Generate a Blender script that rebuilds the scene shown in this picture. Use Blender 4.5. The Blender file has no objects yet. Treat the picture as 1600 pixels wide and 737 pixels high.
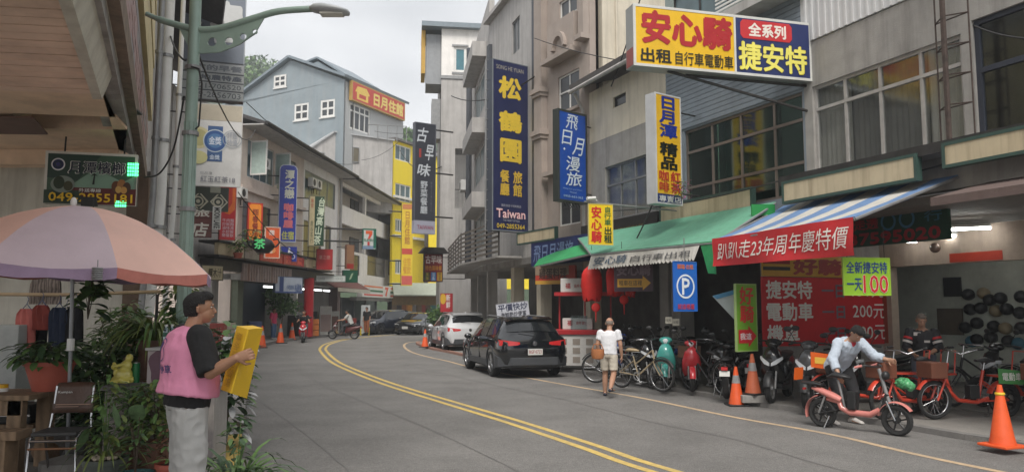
import bpy, bmesh, math, random
from mathutils import Vector, Matrix, noise
R = math.radians; PI = math.pi
random.seed(7)
S = bpy.context.scene; COL = S.collection
# ---------------- camera
F = 1200.0; PITCH = math.atan(111.5 / F); CH = 1.75
cam_d = bpy.data.cameras.new('camera'); cam = bpy.data.objects.new('camera', cam_d); COL.objects.link(cam)
cam_d.sensor_width = 36; cam_d.lens = 36 * F / 1600; cam_d.clip_start = .05; cam_d.clip_end = 2000
cam.location = (0, 0, CH); cam.rotation_euler = (PI/2 + PITCH, 0, 0); S.camera = cam
# ---------------- world: overcast daylight
W = bpy.data.worlds.new('World'); S.world = W; W.use_nodes = True
nt = W.node_tree; N = nt.nodes; L = nt.links; N.clear()
out = N.new('ShaderNodeOutputWorld'); bg = N.new('ShaderNodeBackground'); L.new(bg.outputs[0], out.inputs[0])
sky = N.new('ShaderNodeTexSky'); sky.sky_type = 'NISHITA'; sky.sun_disc = False
SUN_EL, SUN_AZ = R(54), R(182)
sky.sun_elevation = SUN_EL; sky.sun_rotation = SUN_AZ
tc = N.new('ShaderNodeTexCoord'); mp = N.new('ShaderNodeMapping'); mp.inputs['Scale'].default_value = (1, 1, 2.6)
nz = N.new('ShaderNodeTexNoise'); nz.inputs['Scale'].default_value = 2.6; nz.inputs['Detail'].default_value = 6; nz.inputs['Roughness'].default_value = .5
cr = N.new('ShaderNodeValToRGB'); e = cr.color_ramp.elements
e[0].position = .32; e[0].color = (3.2, 3.25, 3.32, 1); e[1].position = .68; e[1].color = (5.0, 5.0, 5.0, 1)
L.new(tc.outputs['Generated'], mp.inputs[0]); L.new(mp.outputs[0], nz.inputs[0]); L.new(nz.outputs[0], cr.inputs[0])
mx = N.new('ShaderNodeMix'); mx.data_type = 'RGBA'; mx.inputs[0].default_value = .93
L.new(sky.outputs[0], mx.inputs[6]); L.new(cr.outputs[0], mx.inputs[7]); L.new(mx.outputs[2], bg.inputs[0])
bg.inputs[1].default_value = .1
sd = bpy.data.lights.new('sun', 'SUN'); sun = bpy.data.objects.new('sun', sd); COL.objects.link(sun)
sd.energy = 1.5; sd.angle = R(25); sd.color = (1, .96, .9)
sun.rotation_euler = (PI/2 - SUN_EL, 0, -SUN_AZ + PI)
S.view_settings.view_transform = 'Standard'; S.view_settings.look = 'None'; S.view_settings.gamma = 1
S.view_settings.use_curve_mapping = False; S.view_settings.exposure = 1.25
S.cycles.max_bounces = 6; S.cycles.diffuse_bounces = 3; S.cycles.glossy_bounces = 3; S.cycles.transmission_bounces = 4; S.cycles.transparent_max_bounces = 8

# ---------------- pixel helpers (planning: a photo pixel and a distance become a real point)
def ray(px, py):
    r = (px - 800) / F; u = (368.5 - py) / F
    c, s = math.cos(PITCH), math.sin(PITCH)
    return Vector((r, c - u*s, s + u*c))
def at(px, py, Y):
    d = ray(px, py); k = Y / d.y
    return Vector((d.x*k, Y, CH + d.z*k))
def gnd(px, py, z=0):
    d = ray(px, py); k = (z - CH) / d.z
    return Vector((d.x*k, d.y*k, z))

# ---------------- materials
MATS = {}
def lin(c):
    return tuple((x/255/12.92 if x/255 <= .04045 else ((x/255+.055)/1.055)**2.4) for x in c)
def mat(key, rgb, rough=.6, metal=0, var=.12, scale=6, bump=.1, bscale=40, streak=0, coat=0, dirt=0, dirtcol=(.08,.07,.06), emit=0, wave=None):
    if key in MATS: return MATS[key]
    m = bpy.data.materials.new(key); m.use_nodes = True; MATS[key] = m
    t = m.node_tree; n = t.nodes; l = t.links; b = n['Principled BSDF']
    c = lin(rgb) if max(rgb) > 1 else rgb
    b.inputs['Roughness'].default_value = rough; b.inputs['Metallic'].default_value = metal; b.inputs['Coat Weight'].default_value = coat
    tc = n.new('ShaderNodeTexCoord')
    ns = n.new('ShaderNodeTexNoise'); ns.inputs['Scale'].default_value = scale; ns.inputs['Detail'].default_value = 6; ns.inputs['Roughness'].default_value = .62
    l.new(tc.outputs['Object'], ns.inputs['Vector'])
    rp = n.new('ShaderNodeMapRange'); rp.inputs[1].default_value = .3; rp.inputs[2].default_value = .7
    rp.inputs[3].default_value = 1 - var; rp.inputs[4].default_value = 1 + var; l.new(ns.outputs[0], rp.inputs[0])
    mul = n.new('ShaderNodeVectorMath'); mul.operation = 'SCALE'; mul.inputs[0].default_value = c; l.new(rp.outputs[0], mul.inputs['Scale'])
    last = mul.outputs[0]
    if streak or dirt:
        mp = n.new('ShaderNodeMapping'); mp.inputs['Scale'].default_value = (3.2, 3.2, .28) if streak else (1.3, 1.3, 1.3)
        n2 = n.new('ShaderNodeTexNoise'); n2.inputs['Scale'].default_value = 1.0; n2.inputs['Detail'].default_value = 8; n2.inputs['Roughness'].default_value = .65
        l.new(tc.outputs['Object'], mp.inputs[0]); l.new(mp.outputs[0], n2.inputs['Vector'])
        r2 = n.new('ShaderNodeMapRange'); r2.inputs[1].default_value = .47; r2.inputs[2].default_value = .72; r2.inputs[4].default_value = streak or dirt
        l.new(n2.outputs[0], r2.inputs[0])
        mi = n.new('ShaderNodeMix'); mi.data_type = 'RGBA'; mi.inputs[7].default_value = (*dirtcol, 1)
        l.new(r2.outputs[0], mi.inputs[0]); l.new(last, mi.inputs[6]); last = mi.outputs[2]
    if wave:   # (scale, amount, axis) colour bands such as wood grain
        wv = n.new('ShaderNodeTexWave'); wv.inputs['Scale'].default_value = wave[0]; wv.inputs['Distortion'].default_value = 4; wv.inputs['Detail'].default_value = 3
        wv.bands_direction = wave[2]; l.new(tc.outputs['Object'], wv.inputs['Vector'])
        r3 = n.new('ShaderNodeMapRange'); r3.inputs[3].default_value = 1 - wave[1]; r3.inputs[4].default_value = 1; l.new(wv.outputs[1], r3.inputs[0])
        m3 = n.new('ShaderNodeVectorMath'); m3.operation = 'SCALE'; l.new(last, m3.inputs[0]); l.new(r3.outputs[0], m3.inputs['Scale']); last = m3.outputs[0]
    l.new(last, b.inputs['Base Color'])
    if bump:
        nb = n.new('ShaderNodeTexNoise'); nb.inputs['Scale'].default_value = bscale; nb.inputs['Detail'].default_value = 4
        l.new(tc.outputs['Object'], nb.inputs['Vector'])
        bp = n.new('ShaderNodeBump'); bp.inputs['Strength'].default_value = bump; bp.inputs['Distance'].default_value = .02
        l.new(nb.outputs[0], bp.inputs['Height']); l.new(bp.outputs[0], b.inputs['Normal'])
    if emit:
        b.inputs['Emission Color'].default_value = (*c, 1); b.inputs['Emission Strength'].default_value = emit
    return m
def paint(rgb, rough=.45, **k):
    return mat('paint_%d_%d_%d_%d' % (*rgb, int(rough*100)), rgb, rough, var=.09, scale=3, bump=.03, bscale=9, **k)
def cloth(rgb, **k):
    return mat('cloth_%d_%d_%d' % rgb, rgb, .9, var=.1, scale=9, bump=.5, bscale=14, **k)
def glass_mat(key, tint=(.55,.6,.6), amt=.75, rough=.03):
    if key in MATS: return MATS[key]
    m = bpy.data.materials.new(key); m.use_nodes = True; MATS[key] = m
    t = m.node_tree; n = t.nodes; l = t.links; n.clear()
    o = n.new('ShaderNodeOutputMaterial'); tr = n.new('ShaderNodeBsdfTransparent'); tr.inputs[0].default_value = (*tint, 1)
    g = n.new('ShaderNodeBsdfGlossy'); g.inputs['Roughness'].default_value = rough; g.inputs[0].default_value = (.6,.64,.66,1)
    lw = n.new('ShaderNodeLayerWeight'); lw.inputs[0].default_value = .35
    mr = n.new('ShaderNodeMapRange'); mr.inputs[3].default_value = 1-amt; mr.inputs[4].default_value = .34
    l.new(lw.outputs['Fresnel'], mr.inputs[0])
    mx = n.new('ShaderNodeMixShader'); l.new(mr.outputs[0], mx.inputs[0]); l.new(tr.outputs[0], mx.inputs[1]); l.new(g.outputs[0], mx.inputs[2]); l.new(mx.outputs[0], o.inputs[0])
    return m
GLASS = glass_mat('window_glass', (.9,.91,.9), .93, .12)
GLASSG = glass_mat('green_glass', (.4,.62,.54), .8, .1)
CARGLASS = mat('car_glass', (.012,.014,.016), .04, var=0, bump=0, coat=.5)
DGLASS = mat('dark_glass', (.05,.056,.062), .28, var=.3, scale=1.5, bump=.04, bscale=2)
BGLASS = mat('blue_glass', (.1,.15,.165), .3, var=.3, scale=1.5, bump=.04, bscale=2)
BLACK = mat('black_plastic', (.018,.018,.019), .45, bump=.05)
RUBBER = mat('tyre_rubber', (.02,.02,.02), .85, bump=.3, bscale=60)
STEEL = mat('steel', (.45,.45,.46), .3, 1, bump=.02)
CHROME = mat('chrome', (.45,.45,.46), .25, 1, bump=0)
IRON = mat('dark_iron', (.045,.042,.04), .6, .4, var=.3, bump=.2)
GREYM = mat('grey_metal', (.28,.28,.28), .5, .5, var=.15, bump=.1)
WHITEP = mat('white_paint', (.72,.71,.68), .5, var=.06, streak=.25, dirtcol=(.3,.28,.25), bump=.05)
CREAM = mat('cream_plaster', (.62,.56,.45), .85, var=.08, scale=2, streak=.45, dirtcol=(.22,.19,.15), bump=.2, bscale=50)
CONC = mat('grey_concrete', (.32,.305,.285), .9, var=.14, scale=2.5, streak=.55, dirtcol=(.12,.11,.1), bump=.3, bscale=45)
CONCL = mat('light_concrete', (.46,.44,.42), .9, var=.1, scale=2, streak=.5, dirtcol=(.19,.175,.16), bump=.25, bscale=45)
PINK = mat('pinkish_render', (.46,.38,.33), .9, var=.1, scale=2, streak=.45, dirtcol=(.2,.17,.15), bump=.25, bscale=45)
WHITEW = mat('white_wall', (.84,.81,.77), .85, var=.07, scale=2, streak=.22, dirtcol=(.28,.26,.23), bump=.15, bscale=45)
BEIGEW = mat('beige_wall', (.66,.56,.49), .85, var=.07, scale=2, streak=.25, dirtcol=(.26,.22,.19), bump=.15, bscale=45)
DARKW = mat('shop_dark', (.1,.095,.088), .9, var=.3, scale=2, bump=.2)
CURT = mat('curtain', (.52,.5,.47), .9, var=.12, scale=3, bump=.3, bscale=10)
CURTD = mat('curtain_dark', (.2,.19,.18), .9, var=.15, scale=3, bump=.3, bscale=10)
CABLE = mat('cable', (.03,.03,.03), .7, bump=0)
SKIN = mat('skin_tan', (.42,.23,.15), .55, var=.06, bump=.08, bscale=90)
SKIN2 = mat('skin_brown', (.34,.18,.11), .5, var=.06, bump=.08, bscale=90)
HAIR = mat('black_hair', (.01,.009,.009), .8, var=.3, scale=60, bump=.8, bscale=120)
HAIRG = mat('short_grey_hair', (.22,.18,.15), .7, var=.3, scale=60, bump=.5, bscale=120)

# ---------------- object helpers
WM = {}
def tag(o, label=None, cat=None, group=None, kind=None):
    if label: o['label'] = label
    if cat: o['category'] = cat
    if group: o['group'] = group
    if kind: o['kind'] = kind
    return o
def thing(name, label, cat, loc=(0,0,0), rz=0, group=None):
    o = bpy.data.objects.new(name, None); COL.objects.link(o); o.location = loc; o.rotation_euler = (0,0,rz); o.empty_display_size = .2
    WM[o.name] = Matrix.Translation(Vector(loc)) @ Matrix.Rotation(rz, 4, 'Z')
    return tag(o, label, cat, group)
def copytree(o, loc=None, rz=None, label=None, parent=None, swap=None):
    c = o.copy(); COL.objects.link(c); c.parent = parent
    if loc is not None: c.location = loc
    if rz is not None: c.rotation_euler = (0, 0, rz)
    if label: c['label'] = label
    if swap and c.type == 'MESH' and any(s.material and s.material.name in swap for s in o.material_slots):
        c.data = c.data.copy()
        for i, mm in enumerate(c.data.materials):
            if mm and mm.name in swap: c.data.materials[i] = swap[mm.name]
    for ch in list(o.children): copytree(ch, parent=c, swap=swap)
    return c
class MB:
    def __init__(s): s.v = []; s.f = []; s.m = []; s.T = None
    def add(s, vs, fs, m=0):
        b = len(s.v)
        s.v += [tuple(s.T @ Vector(v)) if s.T else tuple(v) for v in vs]
        s.f += [tuple(b+i for i in f) for f in fs]; s.m += [m]*len(fs); return s
    def bx(s, x0, y0, z0, x1, y1, z1, m=0):
        return s.add([(x0,y0,z0),(x1,y0,z0),(x1,y1,z0),(x0,y1,z0),(x0,y0,z1),(x1,y0,z1),(x1,y1,z1),(x0,y1,z1)],
                     [(0,3,2,1),(4,5,6,7),(0,1,5,4),(1,2,6,5),(2,3,7,6),(3,0,4,7)], m)
    def obx(s, c, sz, rot=None, m=0):     # centred box, rot = Matrix
        hx, hy, hz = sz[0]/2, sz[1]/2, sz[2]/2; c = Vector(c)
        vs = [Vector((a*hx, b*hy, d*hz)) for d in (-1,1) for a, b in ((-1,-1),(1,-1),(1,1),(-1,1))]
        if rot: vs = [rot @ v for v in vs]
        return s.add([v + c for v in vs], [(0,3,2,1),(4,5,6,7),(0,1,5,4),(1,2,6,5),(2,3,7,6),(3,0,4,7)], m)
    def loft(s, rings, m=0, cap=True, closed=True):
        n = len(rings[0]); vs = [p for r in rings for p in r]; fs = []
        for i in range(len(rings)-1):
            for j in range(n if closed else n-1):
                k = (j+1) % n; fs.append((i*n+j, i*n+k, (i+1)*n+k, (i+1)*n+j))
        if cap and closed: fs.append(tuple(range(n-1, -1, -1))); fs.append(tuple((len(rings)-1)*n + j for j in range(n)))
        return s.add(vs, fs, m)
    def tube(s, pts, r, n=8, m=0, flat=1, side=None, close=False):
        pts = [Vector(p) for p in pts]; k = len(pts); rings = []
        rr = r if isinstance(r, (list, tuple)) else [r]*k
        prev = None
        for i, p in enumerate(pts):
            d = (pts[min(i+1, k-1)] - pts[max(i-1, 0)])
            if close: d = pts[(i+1) % k] - pts[i-1]
            d = d.normalized() if d.length > 1e-9 else Vector((0,0,1))
            if prev is None:
                a = Vector(side) if side else (Vector((0,0,1)) if abs(d.z) < .9 else Vector((1,0,0)))
            else: a = prev
            a = (a - d*a.dot(d)); a = a.normalized() if a.length > 1e-6 else d.orthogonal().normalized()
            prev = a; b = d.cross(a)
            q = rr[i]; ra, rb = (q if isinstance(q, tuple) else (q, q*flat))
            rings.append([p + a*(ra*math.cos(2*PI*j/n)) + b*(rb*math.sin(2*PI*j/n)) for j in range(n)])
        if close: rings.append(rings[0]); return s.loft(rings, m, cap=False)
        return s.loft(rings, m)
    def cyl(s, a, b, r, n=16, m=0, r2=None): return s.tube([a, b], [r, r if r2 is None else r2], n, m)
    def ell(s, c, r, nu=12, nv=8, m=0, rot=None):
        c = Vector(c); r = (r, r, r) if not isinstance(r, (tuple, list)) else r
        vs = []
        for i in range(1, nv):
            t = PI*i/nv
            for j in range(nu):
                a = 2*PI*j/nu; vs.append(Vector((r[0]*math.sin(t)*math.cos(a), r[1]*math.sin(t)*math.sin(a), r[2]*math.cos(t))))
        vs += [Vector((0,0,r[2])), Vector((0,0,-r[2]))]
        if rot: vs = [rot @ v for v in vs]
        fs = []
        for i in range(nv-2):
            for j in range(nu):
                k = (j+1) % nu; fs.append((i*nu+j, (i+1)*nu+j, (i+1)*nu+k, i*nu+k))
        T = (nv-1)*nu
        for j in range(nu):
            k = (j+1) % nu; fs.append((T, j, k)); fs.append((T+1, (nv-2)*nu+k, (nv-2)*nu+j))
        return s.add([v + c for v in vs], fs, m)
    def lathe(s, prof, n=20, c=(0,0,0), m=0, axis='z', ring=False):
        c = Vector(c); rings = []
        for r, h in prof:
            ring = []
            for j in range(n):
                a = 2*PI*j/n
                x, y = r*math.cos(a), r*math.sin(a)
                ring.append(c + (Vector((x,y,h)) if axis == 'z' else Vector((x,h,y)) if axis == 'y' else Vector((h,x,y))))
            rings.append(ring)
        if ring: rings.append(rings[0]); return s.loft(rings, m, cap=False)
        return s.loft(rings, m)
    def prism(s, poly, a, b, plane='xz', m=0):   # extrude polygon
        def P(p, d): return {'xz': (p[0], d, p[1]), 'xy': (p[0], p[1], d), 'yz': (d, p[0], p[1])}[plane]
        n = len(poly)
        return s.add([P(p, a) for p in poly] + [P(p, b) for p in poly], [tuple(range(n)), tuple(range(2*n-1, n-1, -1))] + [(i, n+i, n+(i+1) % n, (i+1) % n) for i in range(n)], m)
    def quad(s, a, b, c, d, m=0): return s.add([a,b,c,d], [(0,1,2,3)], m)
    def slab(s, a, b, c, d, t=.01, m=0):       # thin solid quad
        a, b, c, d = map(Vector, (a,b,c,d)); nrm = (b-a).cross(d-a).normalized()*t
        return s.add([a,b,c,d,a-nrm,b-nrm,c-nrm,d-nrm], [(0,1,2,3),(7,6,5,4),(0,4,5,1),(1,5,6,2),(2,6,7,3),(3,7,4,0)], m)
    def build(s, name, mats, parent=None, world=False, smooth=0, bevel=0, label=None):
        me = bpy.data.meshes.new(name)
        vs = s.v
        if world and parent:
            p = parent
            while p.parent: p = p.parent
            inv = WM[p.name].inverted(); vs = [tuple(inv @ Vector(v)) for v in vs]
        me.from_pydata(vs, [], s.f)
        mats = mats if isinstance(mats, (list, tuple)) else [mats]
        for q in mats: me.materials.append(q)
        if len(mats) > 1: me.polygons.foreach_set('material_index', s.m)
        if s.f:
            bm = bmesh.new(); bm.from_mesh(me); bmesh.ops.recalc_face_normals(bm, faces=bm.faces); bm.to_mesh(me); bm.free()
        if smooth:
            me.polygons.foreach_set('use_smooth', [True]*len(me.polygons)); me.set_sharp_from_angle(angle=R(smooth))
        o = bpy.data.objects.new(name, me); COL.objects.link(o)
        if parent: o.parent = parent
        if bevel:
            bv = o.modifiers.new('bevel', 'BEVEL'); bv.width = bevel; bv.segments = 2; bv.limit_method = 'ANGLE'
        if label: o['label'] = label
        return o
def remeshed(mb, name, m, parent, voxel=.012, smooth=4, folds=0, fscale=6, fz=1.0):
    me = bpy.data.meshes.new(name); me.from_pydata(mb.v, [], mb.f)
    bm = bmesh.new(); bm.from_mesh(me); bmesh.ops.recalc_face_normals(bm, faces=bm.faces); bm.to_mesh(me); bm.free()
    o = bpy.data.objects.new(name, me); COL.objects.link(o)
    r = o.modifiers.new('r', 'REMESH'); r.mode = 'VOXEL'; r.voxel_size = voxel
    if smooth: sm = o.modifiers.new('s', 'SMOOTH'); sm.iterations = smooth; sm.factor = .5
    dg = bpy.context.evaluated_depsgraph_get(); me2 = bpy.data.meshes.new_from_object(o.evaluated_get(dg))
    o.modifiers.clear(); o.data = me2
    if folds:
        me2.update(); nrm = [v.normal.copy() for v in me2.vertices]
        for v, nn in zip(me2.vertices, nrm):
            p = Vector((v.co.x*fscale, v.co.y*fscale, v.co.z*fscale*fz))
            q = noise.noise(p) ; q2 = noise.noise(p*2.3 + Vector((5,1,2)))
            v.co += nn*folds*(q + .5*(1-abs(q2)*3))
    me2.materials.clear(); me2.materials.append(m)
    me2.polygons.foreach_set('use_smooth', [True]*len(me2.polygons))
    o.parent = parent; return o

# ---------------- lettering
TXT = {}
def textmesh(body, off=.02):
    k = (body, off)
    if k in TXT: return TXT[k]
    c = bpy.data.curves.new('lettering', 'FONT'); c.body = body; c.size = 1; c.resolution_u = 2; c.offset = off; c.align_x = 'CENTER'; c.space_line = 1.0 if '\n' in body else 1
    o = bpy.data.objects.new('lettering', c); COL.objects.link(o)
    dg = bpy.context.evaluated_depsgraph_get(); dg.update()
    me = bpy.data.meshes.new_from_object(o.evaluated_get(dg))
    vs = [(v.co.x, v.co.y) for v in me.vertices]; fs = [tuple(p.vertices) for p in me.polygons]
    bpy.data.objects.remove(o); bpy.data.curves.remove(c); bpy.data.meshes.remove(me)
    x0 = min(v[0] for v in vs); x1 = max(v[0] for v in vs); y0 = min(v[1] for v in vs); y1 = max(v[1] for v in vs)
    TXT[k] = ([((v[0]-x0)/(x1-x0 or 1), (v[1]-y0)/(y1-y0 or 1)) for v in vs], fs); return TXT[k]
def put_text(mb, body, x0, z0, x1, z1, y, off=.02, shear=0, m=0):
    """bold strokes = the glyphs struck several times, slightly shifted"""
    base = 0; vs, fs = textmesh(body, base); extra = off - base
    nl = body.count('\n') + 1; cw = (x1-x0)/max(1, max(len(l) for l in body.split('\n'))); chh = (z1-z0)/nl
    dx = extra*cw*.9; dz = extra*chh*.9
    sh = [(0,0)] if extra <= 0 else [(0,0),(dx,0),(-dx,0),(0,dz),(0,-dz),(dx*.7,dz*.7),(-dx*.7,-dz*.7)]
    for k, (p, q) in enumerate(sh):
        mb.add([(x0+dx+(x1-x0-2*dx)*a + shear*(b-.5)*(z1-z0) + p, y - (.0003*k if y < 0 else -.0003*k), z0+dz+(z1-z0-2*dz)*b + q) for a, b in vs], fs, m)
def face_items(root, w, h, y, items, x0=None, z0=0, sgn=-1):
    """print on a face: fractions, origin top left; sgn -1 = towards local -y"""
    x0 = -w/2 if x0 is None else x0
    for i, it in enumerate(items):
        yy = y + sgn*(.003 + .002*i); mb = MB(); k = it[0]
        X = lambda a: x0 + a*w
        Z = lambda b: z0 + h*(1-b)
        if k == 'T':
            _, body, a, b, c, d, col = it[:7]; off = it[7] if len(it) > 7 else .02; sh = it[8] if len(it) > 8 else 0
            put_text(mb, body, X(a), Z(d), X(c), Z(b), yy, off, sh); mb.build('lettering', paint(col), root)
            continue
        if k == 'R': _, a, b, c, d, col = it; mb.quad((X(a),yy,Z(b)),(X(a),yy,Z(d)),(X(c),yy,Z(d)),(X(c),yy,Z(b)))
        elif k == 'C':
            _, a, b, r, col = it[:5]; ra = it[5] if len(it) > 5 else r*w
            mb.add([(X(a)+r*w*math.cos(t*PI/12), yy, Z(b)+ra*math.sin(t*PI/12)) for t in range(24)], [tuple(range(24))])
        elif k == 'O':
            _, a, b, r, th, col = it
            vs = [(X(a)+q*w*math.cos(t*PI/16), yy, Z(b)+q*w*math.sin(t*PI/16)) for t in range(32) for q in (r, r-th)]
            mb.add(vs, [(2*t, 2*t+1, (2*t+3) % 64, (2*t+2) % 64) for t in range(32)])
        elif k == 'P': _, pts, col = it; mb.add([(X(p[0]), yy, Z(p[1])) for p in pts], [tuple(range(len(pts)))])
        mb.build('printed_shape', paint(col), root)
def sign(label, e0, e1, face, items, t=.14, rim=(200,200,195), name='shop_sign', cat='sign', group=None, rimw=.03, sides=None, poly=None, rough=.4):
    """e0 = (px, ytop, ybottom, Y) left edge, e1 = (px, Y) right edge"""
    A = at(e0[0], e0[1], e0[3]); B = at(e0[0], e0[2], e0[3]); ym = (e0[1]+e0[2])/2
    C = at(e1[0], ym, e1[1]); A2 = at(e0[0], ym, e0[3])
    d = Vector((C.x-A2.x, C.y-A2.y, 0)); w = d.length; rz = math.atan2(d.y, d.x); h = A.z - B.z
    root = thing(name, label, cat, ((A2.x+C.x)/2, (A2.y+C.y)/2, B.z), rz, group)
    mb = MB()
    if poly: mb.prism([((p[0]-.5)*w, h*(1-p[1])) for p in poly], -t/2+.006, t/2, 'xz')
    else: mb.bx(-w/2, -t/2+.006, 0, w/2, t/2, h)
    mb.build('sign_box', paint(sides or rim), root)
    if not poly:
        mb = MB(); y0, y1 = -t/2-.004, -t/2+.02; r = rimw
        mb.bx(-w/2-.004,y0,-.004,w/2+.004,y1,r); mb.bx(-w/2-.004,y0,h-r,w/2+.004,y1,h+.004); mb.bx(-w/2-.004,y0,r,-w/2+r,y1,h-r); mb.bx(w/2-r,y0,r,w/2+.004,y1,h-r)
        mb.build('rim', paint(rim), root)
        mb = MB(); mb.quad((-w/2+r,-t/2+.003,r),(w/2-r,-t/2+.003,r),(w/2-r,-t/2+.003,h-r),(-w/2+r,-t/2+.003,h-r)); mb.build('face_panel', paint(face, rough), root)
    else:
        mb = MB(); mb.add([((.5+(p[0]-.5)*.94-.5)*w, -t/2+.003, h*(1-(.5+(p[1]-.5)*.98))) for p in poly], [tuple(range(len(poly)))]); mb.build('face_panel', paint(face, rough), root)
    face_items(root, w, h, -t/2+.001, items)
    root['_w'] = w; root['_h'] = h
    return root
def bars(root, segs, r=.015, m=None, name='bracket', world=False, n=6):
    for a, b in segs:
        mb = MB(); mb.cyl(a, b, r, n); mb.build(name, m or IRON, root, world)
# ================= the ground
def smooth_line(P, k=6):
    P = [Vector(p) for p in P]; o = []
    for i in range(len(P)-1):
        a, b, c, d = P[max(i-1,0)], P[i], P[i+1], P[min(i+2, len(P)-1)]
        for j in range(k):
            t = j/k; o.append(.5*((2*b) + (-a+c)*t + (2*a-5*b+4*c-d)*t*t + (-a+3*b-3*c+d)*t**3))
    return o + [P[-1]]
def offset(P, d):
    o = []
    for i, p in enumerate(P):
        t = (P[min(i+1, len(P)-1)] - P[max(i-1, 0)]); t.z = 0; t.normalize(); o.append(p + Vector((t.y, -t.x, 0))*d)
    return o
def ribbon(mb, A, B, m=0):
    n = len(A); mb.add([tuple(p) for p in A] + [tuple(p) for p in B], [(i, n+i, n+i+1, i+1) for i in range(n-1)], m)
ASPH = mat('asphalt', (.165,.158,.15), .88, var=.2, scale=.7, bump=.6, bscale=110, dirt=.5, dirtcol=(.2,.192,.182))
PAVE = mat('pavement_concrete', (.25,.235,.215), .9, var=.15, scale=1.5, bump=.3, bscale=60, dirt=.5, dirtcol=(.15,.14,.13))
YEL = mat('yellow_road_paint', (.6,.43,.13), .8, var=.2, scale=12, bump=.3, bscale=90, dirt=.45, dirtcol=(.3,.25,.16))
ORA = mat('faded_orange_road_paint', (.52,.38,.24), .85, var=.2, scale=12, bump=.3, bscale=90, dirt=.6, dirtcol=(.27,.23,.19))
# fine aggregate in the asphalt
def speckle(m, sc=260, lo=.75, hi=1.35):
    t = m.node_tree; n = t.nodes; l = t.links; b = n['Principled BSDF']; src = b.inputs['Base Color'].links[0].from_socket
    tc = n.new('ShaderNodeTexCoord'); v = n.new('ShaderNodeTexNoise'); v.inputs['Scale'].default_value = sc; v.inputs['Detail'].default_value = 2
    l.new(tc.outputs['Object'], v.inputs['Vector']); r = n.new('ShaderNodeMapRange'); r.inputs[1].default_value = .35; r.inputs[2].default_value = .65; r.inputs[3].default_value = lo; r.inputs[4].default_value = hi
    l.new(v.outputs[0], r.inputs[0]); s = n.new('ShaderNodeVectorMath'); s.operation = 'SCALE'; l.new(src, s.inputs[0]); l.new(r.outputs[0], s.inputs['Scale']); l.new(s.outputs[0], b.inputs['Base Color'])
speckle(ASPH, 70, .68, 1.45); speckle(ASPH, 16, .9, 1.1); speckle(PAVE, 60, .85, 1.15)
mb = MB(); mb.quad((-600,-300,-.02),(600,-300,-.02),(600,900,-.02),(-600,900,-.02)); tag(mb.build('ground', PAVE), kind='structure')
DL = [gnd(*p) for p in ((1040,737),(920,697),(800,658),(700,628),(607,599.5),(548,577),(521,563.5),(506,549),(505,543),(514,536.5),(540,530),(582,525.5),(640,522.5))]
DL = [Vector((3.6,5.0,0)), ] + DL + [Vector((4,54,0)), Vector((30,58,0))]
DL = smooth_line(DL)
EL = [gnd(*p) for p in ((1555,735),(1296,678),(1143,650.6),(1000,621),(868,598),(740,574),(700,564),(668,557),(644,550),(633,543),(632,538),(640,534.5),(662,532.5),(700,531))]
EL = [Vector((7.6,4,0))] + EL + [Vector((8,47,0))]
EL = smooth_line(EL)
KR = [gnd(*p) for p in ((1600,701),(1536,692),(1416,671),(1300,652),(1170,632),(1060,612),(900,582),(800,569),(745,560.5),(700,551),(672,545.5),(655,540),(650,536.5),(665,534),(700,533))]
KR = [Vector((9.5,4,0))] + KR + [Vector((9,45.2,0))]
KR = smooth_line(KR)
KL = [Vector((-.7,1,0)), Vector((-2.0,5.6,0)), Vector((-2.87,8.2,0)), Vector((-5.9,17.4,0)), Vector((-9,26.6,0)), Vector((-11.0,34,0)), Vector((-11.6,41,0)), Vector((-10.4,49,0)), Vector((-7,55,0)), Vector((0,59.5,0)), Vector((30,64,0))]
KL = smooth_line(KL)
# road
mb = MB(); far = [Vector((60,70,0)), Vector((60,40,0))]
rd = KL + far + KR[::-1] + [Vector((9.5,-30,0)), Vector((6,-30,0))]
bm = bmesh.new(); vs = [bm.verts.new((p.x,p.y,0)) for p in [Vector((3,-30,0)), *KL, *far, *KR[::-1], Vector((30,-30,0))]]; fc = bm.faces.new(vs); bmesh.ops.triangulate(bm, faces=[fc])
me = bpy.data.meshes.new('road'); bm.to_mesh(me); bm.free(); me.materials.append(ASPH); o = bpy.data.objects.new('road', me); COL.objects.link(o); tag(o, kind='structure')
def poly_sheet(name, pts, z, m, thick=0, parent=None, mx=None):
    bm = bmesh.new(); vs = [bm.verts.new((p[0],p[1],z)) for p in pts]; f = bm.faces.new(vs)
    if thick:
        r = bmesh.ops.extrude_face_region(bm, geom=[f]); [setattr(v.co, 'z', z-thick) for v in r['geom'] if isinstance(v, bmesh.types.BMVert)]
    bmesh.ops.triangulate(bm, faces=bm.faces[:]); bmesh.ops.recalc_face_normals(bm, faces=bm.faces)
    me = bpy.data.meshes.new(name); bm.to_mesh(me); bm.free(); me.materials.append(m); o = bpy.data.objects.new(name, me); COL.objects.link(o); o.parent = parent; return o
PR = [(p.x, p.y) for p in KR] + [(60,45),(60,4)]
PL = [(p.x, p.y) for p in KL] + [(30,110),(-60,110),(-60,1)]
tag(poly_sheet('pavement', PR, .07, PAVE, .1), kind='structure')
tag(poly_sheet('pavement', PL, .12, PAVE, .15), kind='structure')
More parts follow.
